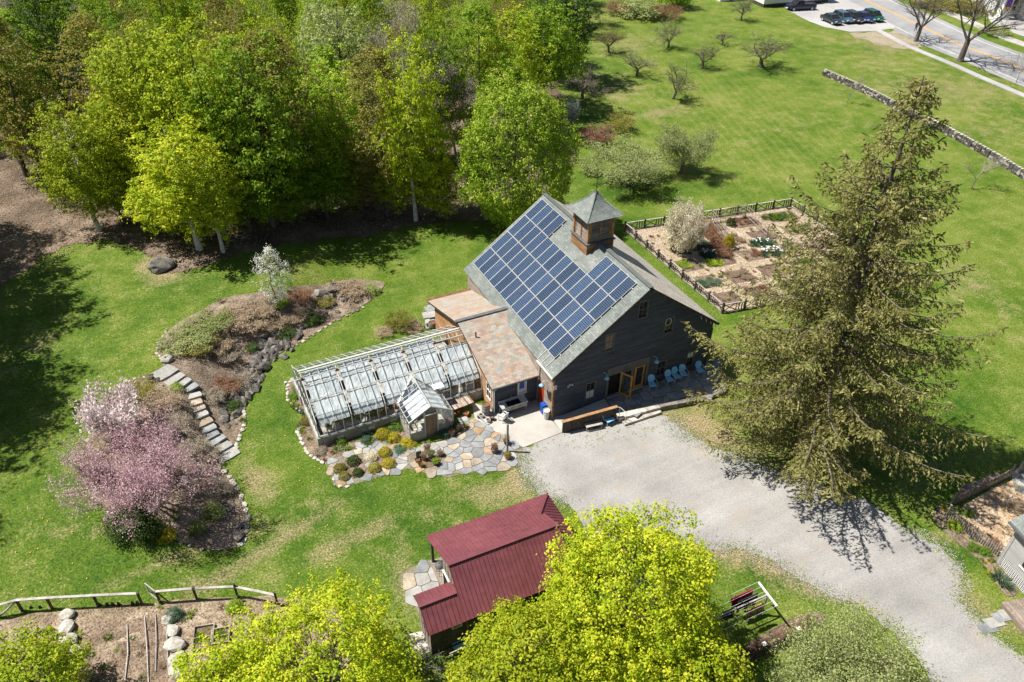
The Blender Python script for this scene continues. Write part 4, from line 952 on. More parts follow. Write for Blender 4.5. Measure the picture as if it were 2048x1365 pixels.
# ================================================================== red-roofed cottage
MT['red_metal'] = mat('red_metal', [(.14, .042, .05), (.17, .05, .06), (.2, .062, .072)], .35, 2.5, .14, rough=.38, bump=0, spec=.5, shift=False)
cot = thing('cottage', 'small dark cottage with maroon standing-seam metal roof', 'cottage', (-12.3, -13.4, 0), radians(-1.0))
def Cc(x, y, z): return Vector((x+12.3, y+13.4, z))
def metal_roof(parent, o, u, v, ulen, vf, pitch=.46, th=.05, name='roof_panel'):
    """o origin at eave, u along the eave, v up the slope; vf(u) -> (v0, v1) range"""
    o = Vector(o); u = Vector(u).normalized(); v = Vector(v).normalized(); n = u.cross(v)
    if n.z < 0: n = -n
    k = max(1, round(ulen/pitch)); w = ulen/k
    for i in range(k):
        a, b = i*w, (i+1)*w; (a0, a1), (b0, b1) = vf(a+1e-4), vf(b-1e-4); m = MB()
        P = [o+u*(a+.002)+v*a0, o+u*(b-.002)+v*b0, o+u*(b-.002)+v*b1, o+u*(a+.002)+v*a1]
        if (P[1]-P[0]).cross(P[3]-P[0]).dot(n) < 0: P = P[::-1]
        m.prism(P, th, n=-n)
        for x in (a+.02, .5*(a+b)):
            t = (x-a)/w; v0, v1 = a0+(b0-a0)*t, a1+(b1-a1)*t
            if v1-v0 > .05: m.beam(o+u*x+v*v0+n*.015, o+u*x+v*v1+n*.015, .028, .034, up=n)
        m.build(name, MT['red_metal'], parent)
rfm = MB().beam(Cc(-12.5, -11.3, 4.23), Cc(-6.05, -11.3, 4.23), .3, .05).build('roof', MT['red_metal'], cot)
def sl(y0, z0, y1, z1): return (0, y1-y0, z1-z0), hypot(y1-y0, z1-z0)
v, Ls = sl(-13.65, 2.38, -11.32, 4.2); metal_roof(rfm, Cc(-12.5, -13.65, 2.38), (1, 0, 0), v, 6.45, lambda u: (0, Ls))
v, Ls2 = sl(-9.8, 3.45, -11.3, 4.2); metal_roof(rfm, Cc(-12.5, -9.8, 3.45), (1, 0, 0), v, 6.45, lambda u: (0, Ls2))
v, Ls3 = sl(-7.7, 2.4, -9.82, 3.4); metal_roof(rfm, Cc(-12.5, -7.7, 2.4), (1, 0, 0), v, 7.75, lambda u: (0, Ls3 if u < 6.1 else max(0.01, Ls3*(7.75-u)/1.65)))
vv = (-1.65, 0, 1.0); Lh = hypot(1.65, 1.0); metal_roof(rfm, Cc(-4.75, -7.7, 2.4), (0, -1, 0), vv, 4.7, lambda u: (0, min(Lh, Lh*u/2.12+.001)))
MB().beam(Cc(-4.75, -7.7, 2.43), Cc(-6.4, -9.82, 3.44), .12, .05).build('hip_cap', MT['red_metal'], rfm)
MB().beam(Cc(-12.52, -9.8, 3.44), Cc(-6.3, -9.8, 3.44), .14, .04).build('apron_flashing', MT['red_metal'], rfm)
v, Le = sl(-13.55, 2.2, -12.38, 3.2); metal_roof(rfm, Cc(-14.5, -13.55, 2.2), (1, 0, 0), v, 2.05, lambda u: (0, Le))
v, Le2 = sl(-11.35, 2.75, -12.38, 3.2); metal_roof(rfm, Cc(-14.5, -11.35, 2.75), (1, 0, 0), v, 2.1, lambda u: (0, Le2))
MB().beam(Cc(-14.55, -12.38, 3.23), Cc(-12.45, -12.38, 3.23), .24, .05).build('ridge_cap', MT['red_metal'], rfm)
def vboards(parent, a, b, z0, zt, m, w=.22, nm='wall', out=.0):
    a = Vector(a); b = Vector(b); d = (b-a); L = d.length; d.normalize(); nn = Vector((d.y, -d.x)); k = max(1, round(L/w)); mm = MB()
    for i in range(k):
        p, q = a+d*(L*i/k), a+d*(L*(i+1)/k); zp, zq = zt(L*i/k), zt(L*(i+1)/k); o = .02*(i % 2)
        P = [p+nn*o, q+nn*o, q-nn*.06, p-nn*.06]; mm.add([(t.x, t.y, z0) for t in P]+[(P[0].x, P[0].y, zp), (P[1].x, P[1].y, zq), (P[2].x, P[2].y, zq), (P[3].x, P[3].y, zp)], [(0, 1, 5, 4), (1, 2, 6, 5), (2, 3, 7, 6), (3, 0, 4, 7)])
    return mm.build(nm, m, parent)
vboards(cot, Cc(-12.3, -13.4, 0).xy, Cc(-6.2, -13.4, 0).xy, 0, lambda u: 2.5, MT['wood_dark'])
gzc = lambda u: 2.48+.78*u if u < 2.1 else 4.1-.5*(u-2.1)
vboards(cot, Cc(-12.3, -9.9, 0).xy, Cc(-12.3, -13.4, 0).xy, 0, lambda u: gzc(3.5-u), MT['wood_grey'])
vboards(cot, Cc(-6.2, -13.4, 0).xy, Cc(-6.2, -9.9, 0).xy, 0, gzc, MT['wood_dark'])
vboards(cot, Cc(-6.2, -9.9, 0).xy, Cc(-12.3, -9.9, 0).xy, 0, lambda u: 3.4, MT['wood_grey'])
vboards(cot, Cc(-14.3, -13.3, 0).xy, Cc(-12.3, -13.3, 0).xy, 0, lambda u: 2.3, MT['wood_dark'])
vboards(cot, Cc(-14.3, -11.5, 0).xy, Cc(-14.3, -13.3, 0).xy, 0, lambda u: (2.8+.38*u if u < .9 else 3.14-.95*(u-.9)), MT['wood_grey'])
vboards(cot, Cc(-12.3, -11.5, 0).xy, Cc(-14.3, -11.5, 0).xy, 0, lambda u: 2.72, MT['wood_grey'])
for x, y in ((-12.2, -7.85), (-9.7, -7.85), (-7.2, -7.85), (-4.9, -7.85), (-4.9, -10.2), (-4.9, -12.3)):
    c = Cc(x, y, 0); MB().box(c.x-.07, c.x+.07, c.y-.07, c.y+.07, 0, 2.3).build('porch_post', MT['wood_dark'], cot)
c = Cc(-12.3, -10.6, 0); MB().box(c.x-.05, c.x-.02, c.y-.45, c.y+.45, .1, 2.1).build('door', MT['darkness'], cot)
MB().beam((c.x-.06, c.y-.5, .1), (c.x-.06, c.y-.5, 2.15), .08).beam((c.x-.06, c.y+.5, .1), (c.x-.06, c.y+.5, 2.15), .08).beam((c.x-.06, c.y-.5, 2.15), (c.x-.06, c.y+.5, 2.15), .08).build('door_frame', MT['white_paint'], cot)
c = Cc(-12.9, -13.42, 1.6); MB().box(c.x-.28, c.x+.28, c.y-.02, c.y+.04, 1.75, 2.05).build('window', MT['white_paint'], cot)
MB().box(c.x-.22, c.x+.22, c.y-.03, c.y-.021, 1.8, 2.0).build('pane', MT['blind'], cot)
c = Cc(-12.35, -11.2, 2.0); lamp((c.x-.05, c.y+.2, 1.7), -1, 0, cot)
MB().prism([Cc(-12.4, -7.75, .15), Cc(-4.7, -7.75, .15), Cc(-4.7, -12.6, .15), Cc(-6.2, -12.6, .15), Cc(-6.2, -9.9, .15), Cc(-12.4, -9.9, .15)], .2).build('porch_deck', MT['wood_grey'], cot)
# terrace stones beside the cottage
ts_ = PX((797, 1152), (822, 1135), (868, 1118), (884, 1150), (905, 1175), (912, 1200), (860, 1225), (842, 1245), (832, 1215), (815, 1185))
to = sheet('cottage_terrace', ts_, .015, MT['joint'], rag=.03, step=.3, grid=2, smoothc=False, label='pale stone terrace at the end of the red cottage')
flagstones(to, ts_, .06, .95, (1, .8, 0, 9), 21)
q = at(846, 1285); MB().prism([(q.x-.75, q.y-.6, .07), (q.x+.5, q.y-.75, .07), (q.x+.55, q.y+.55, .07), (q.x-.6, q.y+.75, .07)], .1).build('stone_slab', MT['stone_pale'], kind=None, label='large pale stone slab by the cottage corner', cat='stone slab')
# ================================================================== grey house at the right edge
c0 = at(1994, 1127); c1 = at(2048, 1190); d = (c1-c0).to_2d().normalized(); n2 = Vector((d.y, -d.x))   # d along the visible wall
if n2.dot(Vector((CAM[0]-c0.x, CAM[1]-c0.y))) < 0: n2 = -n2
hh = height_to(c0, 1050)
house = thing('grey_house', 'weathered grey clapboard house corner with lattice skirt', 'house', (c0.x, c0.y, 0), atan2(d.y, d.x))
inn = 1 if (Matrix.Rotation(-atan2(d.y, d.x), 2) @ n2).y < 0 else -1
HL = 9.0
mb = MB(); z = .75
MT['grey_clap'] = mat('grey_clap', [(.3, .29, .29), (.4, .39, .38)], 1, 14, .15, st=(.4, 1, 3))
while z < hh-.05: clap(mb, .12, HL, z, [(1.25, 2.2, 1.4, 2.3)], lambda u, o, q: (u, -o*inn, q)); z += step
mb.build('wall', MT['grey_clap'], house)
mb = MB(); z = .75
while z < hh-.05: clap(mb, 0, 6, z, [], lambda u, o, q: (.1-o, u*inn, q)); z += step
mb.build('wall', MT['grey_clap'], house)
MB().box(-.02, .14, -.06, .06, .1, hh).build('corner_board', MT['grey_clap'], house)
MB().box(1.25, 2.2, -.03, .02, 1.4, 2.3).build('window', MT['win_glass'], house)
MB().box(1.15, 2.3, -.08*inn-.02, -.08*inn+.02, 1.3, 1.4).build('sill', MT['white_paint'], house)
lt = MB(); 
for i in range(40):
    x = .14+i*.13
    lt.beam((x, -.02*inn, .05), (x, -.02*inn, .72), .03, .012, up=(0, 1, 0))
for i in range(6): lt.beam((.14, -.035*inn, .1+i*.12), (5.4, -.035*inn, .1+i*.12), .03, .012, up=(0, 1, 0))
lt.build('lattice', MT['white_paint'], house)
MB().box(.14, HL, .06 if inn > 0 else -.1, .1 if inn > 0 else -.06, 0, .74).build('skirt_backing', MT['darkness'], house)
MB().prism([(-.35, -.4*inn, hh+.02), (HL, -.4*inn, hh+.02), (HL, 3*inn, hh+2.2), (-.35, 3*inn, hh+2.2)], .14).prism([(-.35, 6.4*inn, hh+.02), (-.35, 3.01*inn, hh+2.2), (HL, 3.01*inn, hh+2.2), (HL, 6.4*inn, hh+.02)], .14).build('roof', MT['shingle_plain'], house)
MB().box(-.35, HL, -.47*inn-.05, -.47*inn+.05, hh-.12, hh+.0).build('gutter', MT['lead'], house)
dk = at(2006, 1190); dl = house.matrix_basis.inverted() if 0 else None
# deck in front of the wall
def Hl(p): 
    v = Matrix.Rotation(-atan2(d.y, d.x), 3, 'Z') @ (Vector(p)-Vector((c0.x, c0.y, 0))); return v
p0 = Hl(at(2004, 1205, .35))
nb_ = max(4, int(abs(p0.y)/.2))
for i in range(nb_):
    ya, yb = p0.y*(i+.04)/nb_, p0.y*(i+.96)/nb_; MB().box(p0.x, p0.x+5, min(ya, yb), max(ya, yb), .3, .36).build('deck_board', MT['wood_grey'], house)
MB().box(p0.x+.02, p0.x+5, min(p0.y, p0.y*.97), max(p0.y, p0.y*.97), .03, .3).build('deck_fascia', MT['wood_grey'], house)
st = thing('stepping_stones', 'row of pale grey stepping stones leading to the house deck', 'stepping stones', at(1990, 1242))
for i, (px, py) in enumerate(((1975, 1257), (1988, 1246), (2002, 1235), (2015, 1228))):
    p = at(px, py)-Vector(st.location); a = atan2(d.y, d.x); MB().prism([Vector((p.x, p.y, .05+.006*i))+Matrix.Rotation(a, 3, 'Z') @ Vector((x*random.uniform(.9, 1.1), y*random.uniform(.9, 1.1), 0)) for x, y in ((-.3, -.5), (.3, -.5), (.3, .5), (-.3, .5))], .08).build('stone', FLAG[3] if i % 2 else FLAG[0], st)
# ================================================================== white trailer and far building
a = at(1526, 16); b = at(1625, 8); dd = (b-a).to_2d().normalized(); nb = Vector((-dd.y, dd.x)); L = 14.5
tr = thing('trailer_home', 'long white trailer home beside the far parking area', 'trailer', (a.x, a.y, 0), atan2(dd.y, dd.x))
MB().box(0, L, 0, 5, .6, 3.2).build('body', MT['white_paint'], tr)
MB().box(.1, L-.1, .06, 4.9, 0, .6).build('skirting', MT['wood_dark'], tr)
MB().prism([(-.2, -.2, 3.25), (L+.2, -.2, 3.25), (L+.2, 2.5, 3.8), (-.2, 2.5, 3.8)], .08).prism([(-.2, 2.501, 3.8), (L+.2, 2.501, 3.8), (L+.2, 5.2, 3.25), (-.2, 5.2, 3.25)], .08).build('roof', MT['alu'], tr)
for x in (1.4, 4.6, 8.4, 11.5):
    w = MB().box(x, x+.9, -.04, .0, 1.5, 2.5).build('window', MT['white_paint'], tr); MB().box(x+.07, x+.83, -.05, -.041, 1.57, 2.43).build('pane', MT['win_glass'], w)
a = at(1440, 4); 
tr2 = thing('white_shed', 'low white shed behind the grassy rise near the trailer', 'shed', (a.x, a.y, 0), atan2(dd.y, dd.x))
MB().box(0, 6, 0, 4, 0, 2.4).build('body', MT['white_paint'], tr2); MB().prism([(-.2, -.2, 2.4), (6.2, -.2, 2.4), (6.2, 2, 3.2), (-.2, 2, 3.2)], .1).prism([(-.2, 2.001, 3.2), (6.2, 2.001, 3.2), (6.2, 4.2, 2.4), (-.2, 4.2, 2.4)], .1).build('roof', MT['alu'], tr2)
MB().box(2, 2.9, -.04, -.001, 0, 2).build('door', MT['wood_grey'], tr2)
wb = at(1998, 40)
wh = thing('white_building', 'white pillared building with a purple and gold banner across the road', 'building', (wb.x, wb.y, 0), radians(-25))
for i in range(5):
    x = i*4.2; MB().box(x, x+1.5, 0, 1.5, 0, 7).box(x-.15, x+1.65, -.15, 1.65, 0, .5).box(x-.15, x+1.65, -.15, 1.65, 6.6, 7).build('pillar', MT['white_paint'], wh)
MB().box(0, 19, 2.5, 12, 0, 7).build('wall', MT['curtain'], wh); MB().box(-.6, 19.6, -.6, 12.5, 7, 7.8).build('roof', MT['white_paint'], wh)
MT['purple'] = mat('purple', [(.12, .03, .3), (.16, .05, .36)], 2, 10, .1, bump=0); MT['gold'] = mat('gold', [(.6, .35, .03), (.7, .45, .06)], 2, 10, .1, bump=0)
MB().box(.25, 1.25, -.09, -.06, 2.2, 5.6).build('banner', MT['purple'], wh); MB().box(.25, 1.25, -.1, -.065, 1.6, 2.2).build('banner_foot', MT['gold'], wh)
for i in range(4): MB().box(1.9+i*4.2, 3.8+i*4.2, 2.44, 2.5, 1, 4.5).build('window', MT['win_glass'], wh)
# ================================================================== vegetation
LM = {
 'lime': leafmat('leaf_lime', [(.16, .27, .006), (.4, .47, .012), (.68, .66, .05)], .38),
 'bright': leafmat('leaf_bright', [(.16, .27, .008), (.37, .46, .014), (.62, .64, .06)], .42),
 'mid': leafmat('leaf_mid', [(.1, .21, .008), (.22, .36, .014), (.44, .54, .05)], .42),
 'fresh': leafmat('leaf_fresh', [(.16, .3, .012), (.35, .5, .024), (.66, .73, .14)], .42),
 'olive': leafmat('leaf_olive', [(0.18, 0.165, 0.03), (0.29, 0.265, 0.05), (0.4, 0.37, 0.09)], 0.45),
 'dark': leafmat('leaf_dark', [(0.03, 0.065, 0.01), (0.06, 0.115, 0.016), (0.11, 0.17, 0.03)], 0.35),
 'buds': leafmat('leaf_buds', [(0.26, 0.22, 0.15), (0.38, 0.33, 0.25), (0.46, 0.42, 0.33)], 0.4),
 'sage': leafmat('leaf_sage', [(0.22, 0.28, 0.08), (0.34, 0.39, 0.14), (0.46, 0.49, 0.23)], 0.4),
 'apple': leafmat('leaf_apple', [(0.18, 0.24, 0.05), (0.29, 0.36, 0.1), (0.44, 0.47, 0.2)], 0.4),
 'spruce': leafmat('leaf_spruce', [(.095, .1, .026), (.225, .215, .062), (.42, .38, .15)], 0.3),
 'pink': leafmat('leaf_pink', [(.6, .32, .39), (.74, .49, .54), (.84, .69, .7)], 0.4),
 'palepink': leafmat('leaf_palepink', [(0.66, 0.5, 0.5), (0.78, 0.67, 0.66), (0.84, 0.79, 0.77)], 0.4),
 'white': leafmat('leaf_white', [(0.6, 0.6, 0.48), (0.74, 0.74, 0.66), (0.82, 0.82, 0.77)], 0.4),
 'cream': leafmat('leaf_cream', [(.66, .58, .4), (.78, .71, .53), (.86, .82, .68)], 0.4),
 'straw': leafmat('leaf_straw', [(0.3, 0.22, 0.14), (0.44, 0.34, 0.23), (0.54, 0.45, 0.32)], 0.4),
 'russet': leafmat('leaf_russet', [(0.2, 0.1, 0.055), (0.3, 0.16, 0.09), (0.38, 0.23, 0.15)], 0.4),
 'redtwig': leafmat('leaf_redtwig', [(0.24, 0.11, 0.08), (0.34, 0.18, 0.14)], 0.4),
 'yellow': leafmat('leaf_yellow', [(0.32, 0.28, 0.012), (0.48, 0.42, 0.025), (0.58, 0.51, 0.05)], 0.4),
 'bluegreen': leafmat('leaf_bluegreen', [(0.06, 0.12, 0.07), (0.1, 0.19, 0.11), (0.18, 0.28, 0.18)], 0.4),
 'grassy': leafmat('leaf_grassy', [(0.07, 0.15, 0.015), (0.14, 0.25, 0.025), (0.24, 0.34, 0.05)], 0.4),
 'silver': leafmat('leaf_silver', [(0.28, 0.33, 0.3), (0.42, 0.47, 0.43)], 0.4),
}
def unit(a): return a/np.maximum(1e-9, np.linalg.norm(a, axis=1, keepdims=True))
def leaves(C, N, size, v, aspect=.62, jit=.25):
    """one diamond leaf per centre C (n,3) with normal N and attribute v"""
    n = len(C); N = unit(N); R = unit(np.cross(N, unit(RNG.normal(size=(n, 3))))); U = np.cross(N, R)
    s = (size*(1+jit*RNG.uniform(-1, 1, n)))[:, None]
    P = np.stack([C+R*s*.5, C+U*s*.5*aspect, C-R*s*.5, C-U*s*.5*aspect], 1).reshape(-1, 3)
    return P, np.arange(4*n).reshape(n, 4), np.repeat(v, 4)
def lobed_dirs(n, seed):
    d = unit(RNG.normal(size=(n, 3))); return d
def crown_pts(ncl, per, r, z0, z1, cl=.55, hollow=.5, seed=0, lob=.28, shape='dome', flat=.55, up=.6):
    """leaf positions, normals and tone for a crown of radius r between heights z0 and z1"""
    d = unit(RNG.normal(size=(ncl, 3))); rr = hollow+(1-hollow)*RNG.random(ncl)**.6
    lo = np.array([1+lob*noise.noise(Vector(x)*1.6+Vector((seed*5.1, seed, 2)))+lob*.6*noise.noise(Vector(x)*3.4+Vector((seed, seed*3.7, 9))) for x in d])
    if shape == 'dome':
        h = .5*(z1-z0); wid = r*np.where(d[:, 2] > 0, 1, 1.0)
        c = np.stack([d[:, 0]*rr*lo*wid, d[:, 1]*rr*lo*wid, z0+h*.85+d[:, 2]*rr*lo*np.where(d[:, 2] > 0, h*1.15, h*.85)], 1)
    else:
        t = RNG.random(ncl); a = RNG.uniform(0, 2*pi, ncl); w = r*(np.sin(pi*np.clip(t*.92+.06, 0, 1)))**.7
        q = np.sqrt(hollow*hollow+(1-hollow*hollow)*RNG.random(ncl))
        l2 = np.array([1+lob*noise.noise((cos(x)*1.3, sin(x)*1.3, y*4+seed)) for x, y in zip(a, t)])
        c = np.stack([np.cos(a)*w*q*l2, np.sin(a)*w*q*l2, z0+(z1-z0)*t], 1)
    k = RNG.integers(int(per*.6), int(per*1.4)+1, ncl); idx = np.repeat(np.arange(ncl), k); n = len(idx)
    sz = cl*RNG.uniform(.65, 1.35, ncl)
    off = RNG.normal(size=(n, 3))*sz[idx][:, None]*np.array([.5, .5, .5*flat])
    P = c[idx]+off; cen = np.array([0, 0, .45*z0+.55*z1])
    N = unit(P-cen)*.35+unit(off*np.array([1, 1, 1/flat]))*.75+RNG.normal(size=(n, 3))*.42+np.array([0, 0, up])
    tone = RNG.random(ncl)[idx]*.6+RNG.random(n)*.4
    return P, N, tone
def leafmesh(name, P, N, size, tone, m, aspect=.62): 
    V, Q, v = leaves(P, N, size, tone, aspect); return npmesh(name, V, Q, m, v)
class Twigs:
    def __init__(s, seed): s.mb = MB(); s.tips = []; s.r = random.Random(seed)
    def limb(s, p, d, L, rad, lev, maxl, kids=3, curl=.25, droop=0., n=None, upb=0., shr=.66, spread=.8):
        r = s.r; k = 4 if lev < 2 else 3; pts = [Vector(p)]; d = Vector(d).normalized()
        for i in range(k):
            d = (d+Vector((r.uniform(-1, 1), r.uniform(-1, 1), r.uniform(-1, 1)))*curl+Vector((0, 0, upb-droop*lev))).normalized(); pts.append(pts[-1]+d*(L/k))
        s.mb.tube(pts, [rad*(1-.55*i/k) for i in range(k+1)], [7, 5, 4, 3, 3, 3][min(lev, 5)], cap=False)
        if lev >= maxl:
            s.tips += [pts[-1], pts[-2]]; return
        if lev >= maxl-1: s.tips.append(pts[-1])
        for c in range(kids):
            t = r.uniform(.35, 1) if lev else r.uniform(.55, 1); f = t*k; i = min(k-1, int(f)); q = pts[i].lerp(pts[i+1], f-i)
            a = r.uniform(0, 2*pi); side = Vector((cos(a), sin(a), r.uniform(-.25, .5))); nd = (d*(1-spread*.6)+side*spread).normalized()
            s.limb(q, nd, L*shr*r.uniform(.75, 1.2), rad*.52, lev+1, maxl, kids, curl, droop, None, upb, shr, spread)
        s.limb(pts[-1], d, L*shr, rad*.45, lev+1, maxl, kids, curl, droop, None, upb, shr, spread)
def tipleaves(tips, per, spread, size, m, name='crown', frac=1.0, aspect=.62):
    T = np.array([tuple(t) for t in tips if random.random() < frac]); idx = np.repeat(np.arange(len(T)), per); n = len(idx)
    P = T[idx]+RNG.normal(size=(n, 3))*spread; return leafmesh(name, P, RNG.normal(size=(n, 3))+np.array([0, 0, .4]), size, RNG.random(len(T))[idx]*.5+RNG.random(n)*.5, m, aspect)
def trunk_mesh(H, r0, z1, seed, nl=9, reach=.5, rad=3.5, m=None, lean=.0):
    rr = random.Random(seed); mb = MB(); pts = []; x = y = 0
    for i in range(8):
        t = i/7; pts.append((x, y, H*.93*t-.15*(i == 0))); x += rr.uniform(-1, 1)*.14+lean*.2; y += rr.uniform(-1, 1)*.14
    mb.tube(pts, [r0*(1.35 if i == 0 else 1-.88*i/7) for i in range(8)], 8, cap=False)
    for i in range(nl):
        t = z1/H+(.9-z1/H)*(i+.5)/nl; k = t*7/.93*.93; j = min(6, int(k)); p = Vector(pts[j]).lerp(Vector(pts[j+1]), k-j); a = i*2.4+rr.uniform(-.4, .4); L = rad*(1.05-.75*t)*rr.uniform(.8, 1.1)
        d = Vector((cos(a), sin(a), rr.uniform(.35, .8))).normalized(); q = [p+d*(L*u)+Vector((0, 0, .25*L*u*u)) for u in (0, .4, .8)]
        mb.tube(q, [r0*.36*(1-t*.6), r0*.2, r0*.06], 5, cap=False)
        for s2 in (-1, 1):
            e = Matrix.Rotation(s2*.7, 3, 'Z') @ d; mb.tube([q[1], q[1]+e*L*.35+Vector((0, 0, .12*L))], [r0*.14, r0*.04], 4, cap=False)
    return mb.mesh('trunk', m or MT['bark'], smooth=True)
def setmat(o, m):
    o.material_slots[0].link = 'OBJECT'; o.material_slots[0].material = m
PROTO = {}
def proto(kind):
    if kind in PROTO: return PROTO[kind]
    i = len(PROTO)+1
    if kind[0] == 'M':      # dense maple, nominal 12 m tall, 4 m radius
        z0 = 2.6; P, N, t = crown_pts(900, 20, 4.0, z0, 12, .42, .35, i, .55, 'dome', .55)
        cr = leafmesh('crown', P, N, .215, t, LM['mid']); tr = trunk_mesh(12, .24, 2.2, i, 11, rad=4)
    elif kind[0] == 'W':    # woodland tree, long trunk, nominal 16 m
        z0 = 3.6; P, N, t = crown_pts(620, 18, 3.9, z0, 16, .42, .25, i, .6, 'col', .5)
        cr = leafmesh('crown', P, N, .21, t, LM['mid']); tr = trunk_mesh(16, .2, 4, i, 12, rad=4.2)
    elif kind[0] == 'T':    # tall thin-leaved budding tree, nominal 16 m
        tw = Twigs(40+i); tw.limb((0, 0, -.1), (0, 0, 1), 7.5, .2, 0, 4, 4, .14, 0, upb=.05, shr=.56, spread=.62)
        tr = tw.mb.mesh('trunk', MT['twig_grey']); cr = tipleaves(tw.tips, 9, .3, .15, LM['buds'])
    elif kind[0] == 'A':    # apple tree, nominal 4.5 m tall, 3 m radius
        tw = Twigs(60+i); tw.mb.tube([(0, 0, -.1), (.05, .05, .5), (.0, .1, 1.05)], [.24, .18, .17], 8, cap=False)
        for q in range(5):
            a = q*1.257+tw.r.uniform(-.3, .3); tw.limb((0, .08, .95), (cos(a), sin(a), .75), 1.75, .1, 1, 4, 4, .3, .02, upb=.06, shr=.62, spread=.85)
        tr = tw.mb.mesh('trunk', MT['twig']); cr = tipleaves(tw.tips, 2, .16, .09, LM['apple']) if kind[1] != '9' else tipleaves(tw.tips, 15, .2, .1, LM['apple'])
    elif kind[0] == 'S':    # small flowering shrub-tree, nominal 3 m
        tw = Twigs(80+i)
        for q in range(7):
            a = q*.9+tw.r.uniform(-.3, .3); tw.limb((cos(a)*.1, sin(a)*.1, -.05), (cos(a)*.55, sin(a)*.55, 1), 1.5, .035, 2, 4, 4, .2, 0, upb=.12, shr=.6, spread=.6)
        tr = tw.mb.mesh('trunk', MT['twig']); cr = tipleaves(tw.tips, 12, .13, .1, LM['white'])
    elif kind[0] == 'B':    # bare street tree, nominal 14 m
        tw = Twigs(90+i); tw.mb.tube([(0, 0, -.2), (0, 0, .5), (.1, 0, 3.2)], [.62, .42, .34], 9, cap=False)
        for q in range(5):
            a = q*1.257+tw.r.uniform(-.3, .3); tw.limb((.1, 0, 3.0), (cos(a)*.6, sin(a)*.6, .8), 5.2, .2, 1, 5, 3, .16, 0, upb=.04, shr=.64, spread=.7)
        tr = tw.mb.mesh('trunk', MT['bark']); cr = tipleaves(tw.tips, 1, .2, .1, LM['olive'], frac=.35)
    elif kind[0] == 'H':    # rounded leafy bush, nominal 1 m radius, 1.5 tall
        P, N, t = crown_pts(130, 26, .95, .1, 1.5, .26, .35, i, .3, 'dome', .7); cr = leafmesh('foliage', P, N, .1, t, LM['mid'])
        mb = MB()
        for q in range(7): a = q*.9; mb.tube([(0, 0, -.05), (.35*cos(a), .35*sin(a), .5), (.6*cos(a), .6*sin(a), 1.0)], [.03, .02, .01], 4, cap=False)
        tr = mb.mesh('stems', MT['twig'])
    elif kind[0] == 'N':    # fine twiggy shrub, nominal 1 m radius
        tw = Twigs(120+i)
        for q in range(11):
            a = q*.571; tw.limb((cos(a)*.12, sin(a)*.12, -.05), (cos(a)*.7, sin(a)*.7, .9), .75, .012, 3, 5, 4, .2, 0, upb=.08, shr=.62, spread=.6)
        tr = tw.mb.mesh('stems', MT['twig']); cr = tipleaves(tw.tips, 6, .07, .075, LM['straw'])
    elif kind[0] == 'G':    # tuft of upright leaves, nominal .5 m
        n = 60; a = RNG.uniform(0, 2*pi, n); r = RNG.random(n)*.16; l = RNG.uniform(.6, 1, n)*.5; lean = RNG.uniform(.15, .75, n)
        b = np.stack([np.cos(a)*r, np.sin(a)*r, np.zeros(n)-.02], 1); d = np.stack([np.cos(a)*lean, np.sin(a)*lean, np.ones(n)], 1); d = unit(d); s = np.stack([-np.sin(a), np.cos(a), np.zeros(n)], 1)
        tip = b+d*l[:, None]+np.stack([np.cos(a), np.sin(a), -np.ones(n)*.4], 1)*(lean*.12)[:, None]; m1 = b+d*(l*.5)[:, None]
        V = np.stack([b-s*.008, b+s*.008, m1+s*.018, tip, m1-s*.018], 1).reshape(-1, 3); Q = np.arange(5*n).reshape(n, 5); cr = npmesh('leaves', V, Q, LM['grassy'], np.repeat(RNG.random(n), 5)); tr = None
    elif kind[0] == 'P':    # clipped ball shrub, nominal radius .5
        d = unit(RNG.normal(size=(1500, 3))); d[:, 2] = np.abs(d[:, 2])*1.0-.15; rr = .5*(1+.32*np.array([noise.noise(Vector(x)*3+Vector((i, 0, 0))) for x in d]))*RNG.uniform(.85, 1.05, 1500)
        P = d*rr[:, None]+np.array([0, 0, .14]); cr = leafmesh('foliage', P, d+RNG.normal(size=P.shape)*.5, .075, RNG.random(1500), LM['yellow']); tr = None
    PROTO[kind] = (tr, cr); return PROTO[kind]
TN = {'M': (12, 4.0), 'W': (16, 3.9), 'T': (16, 4.2), 'A': (4.3, 2.9), 'S': (3.0, 1.3), 'B': (14, 6.5), 'H': (1.5, 1.0), 'N': (1.5, 1.0), 'G': (.5, .35), 'P': (.6, .5)}
def plant(kind, loc, h, r, leaf, name, label, cat, group=None, rz=None, tm=None, lean=0):
    tr, cr = proto(kind); H, Rr = TN[kind[0]]
    if tr is None:
        o = link(name, cr, None, loc=loc, rz=random.uniform(0, 6.28) if rz is None else rz, scale=(r/Rr, r/Rr, h/H), label=label, cat=cat, group=group); setmat(o, LM[leaf]); return o
    o = thing(name, label, cat, loc, random.uniform(0, 6.28) if rz is None else rz, group); o.scale = (r/Rr, r/Rr, h/H)
    if lean: o.rotation_euler = (0, lean, o.rotation_euler[2])
    t = link('trunk' if kind[0] not in 'HN' else 'stems', tr, o)
    if tm: setmat(t, MT[tm])
    if leaf:
        c = link('crown' if kind[0] not in 'HN' else 'foliage', cr, o); setmat(c, LM[leaf])
    return o
WG = 'trees of the wood behind the barn'
def wtree(bx, by, ty, r, kind, leaf, label, tm=None, name='woodland_tree', group=WG):
    p = at(bx, by); return plant(kind, p, height_to(p, ty), r, leaf, name, label, 'tree', group, tm=tm)
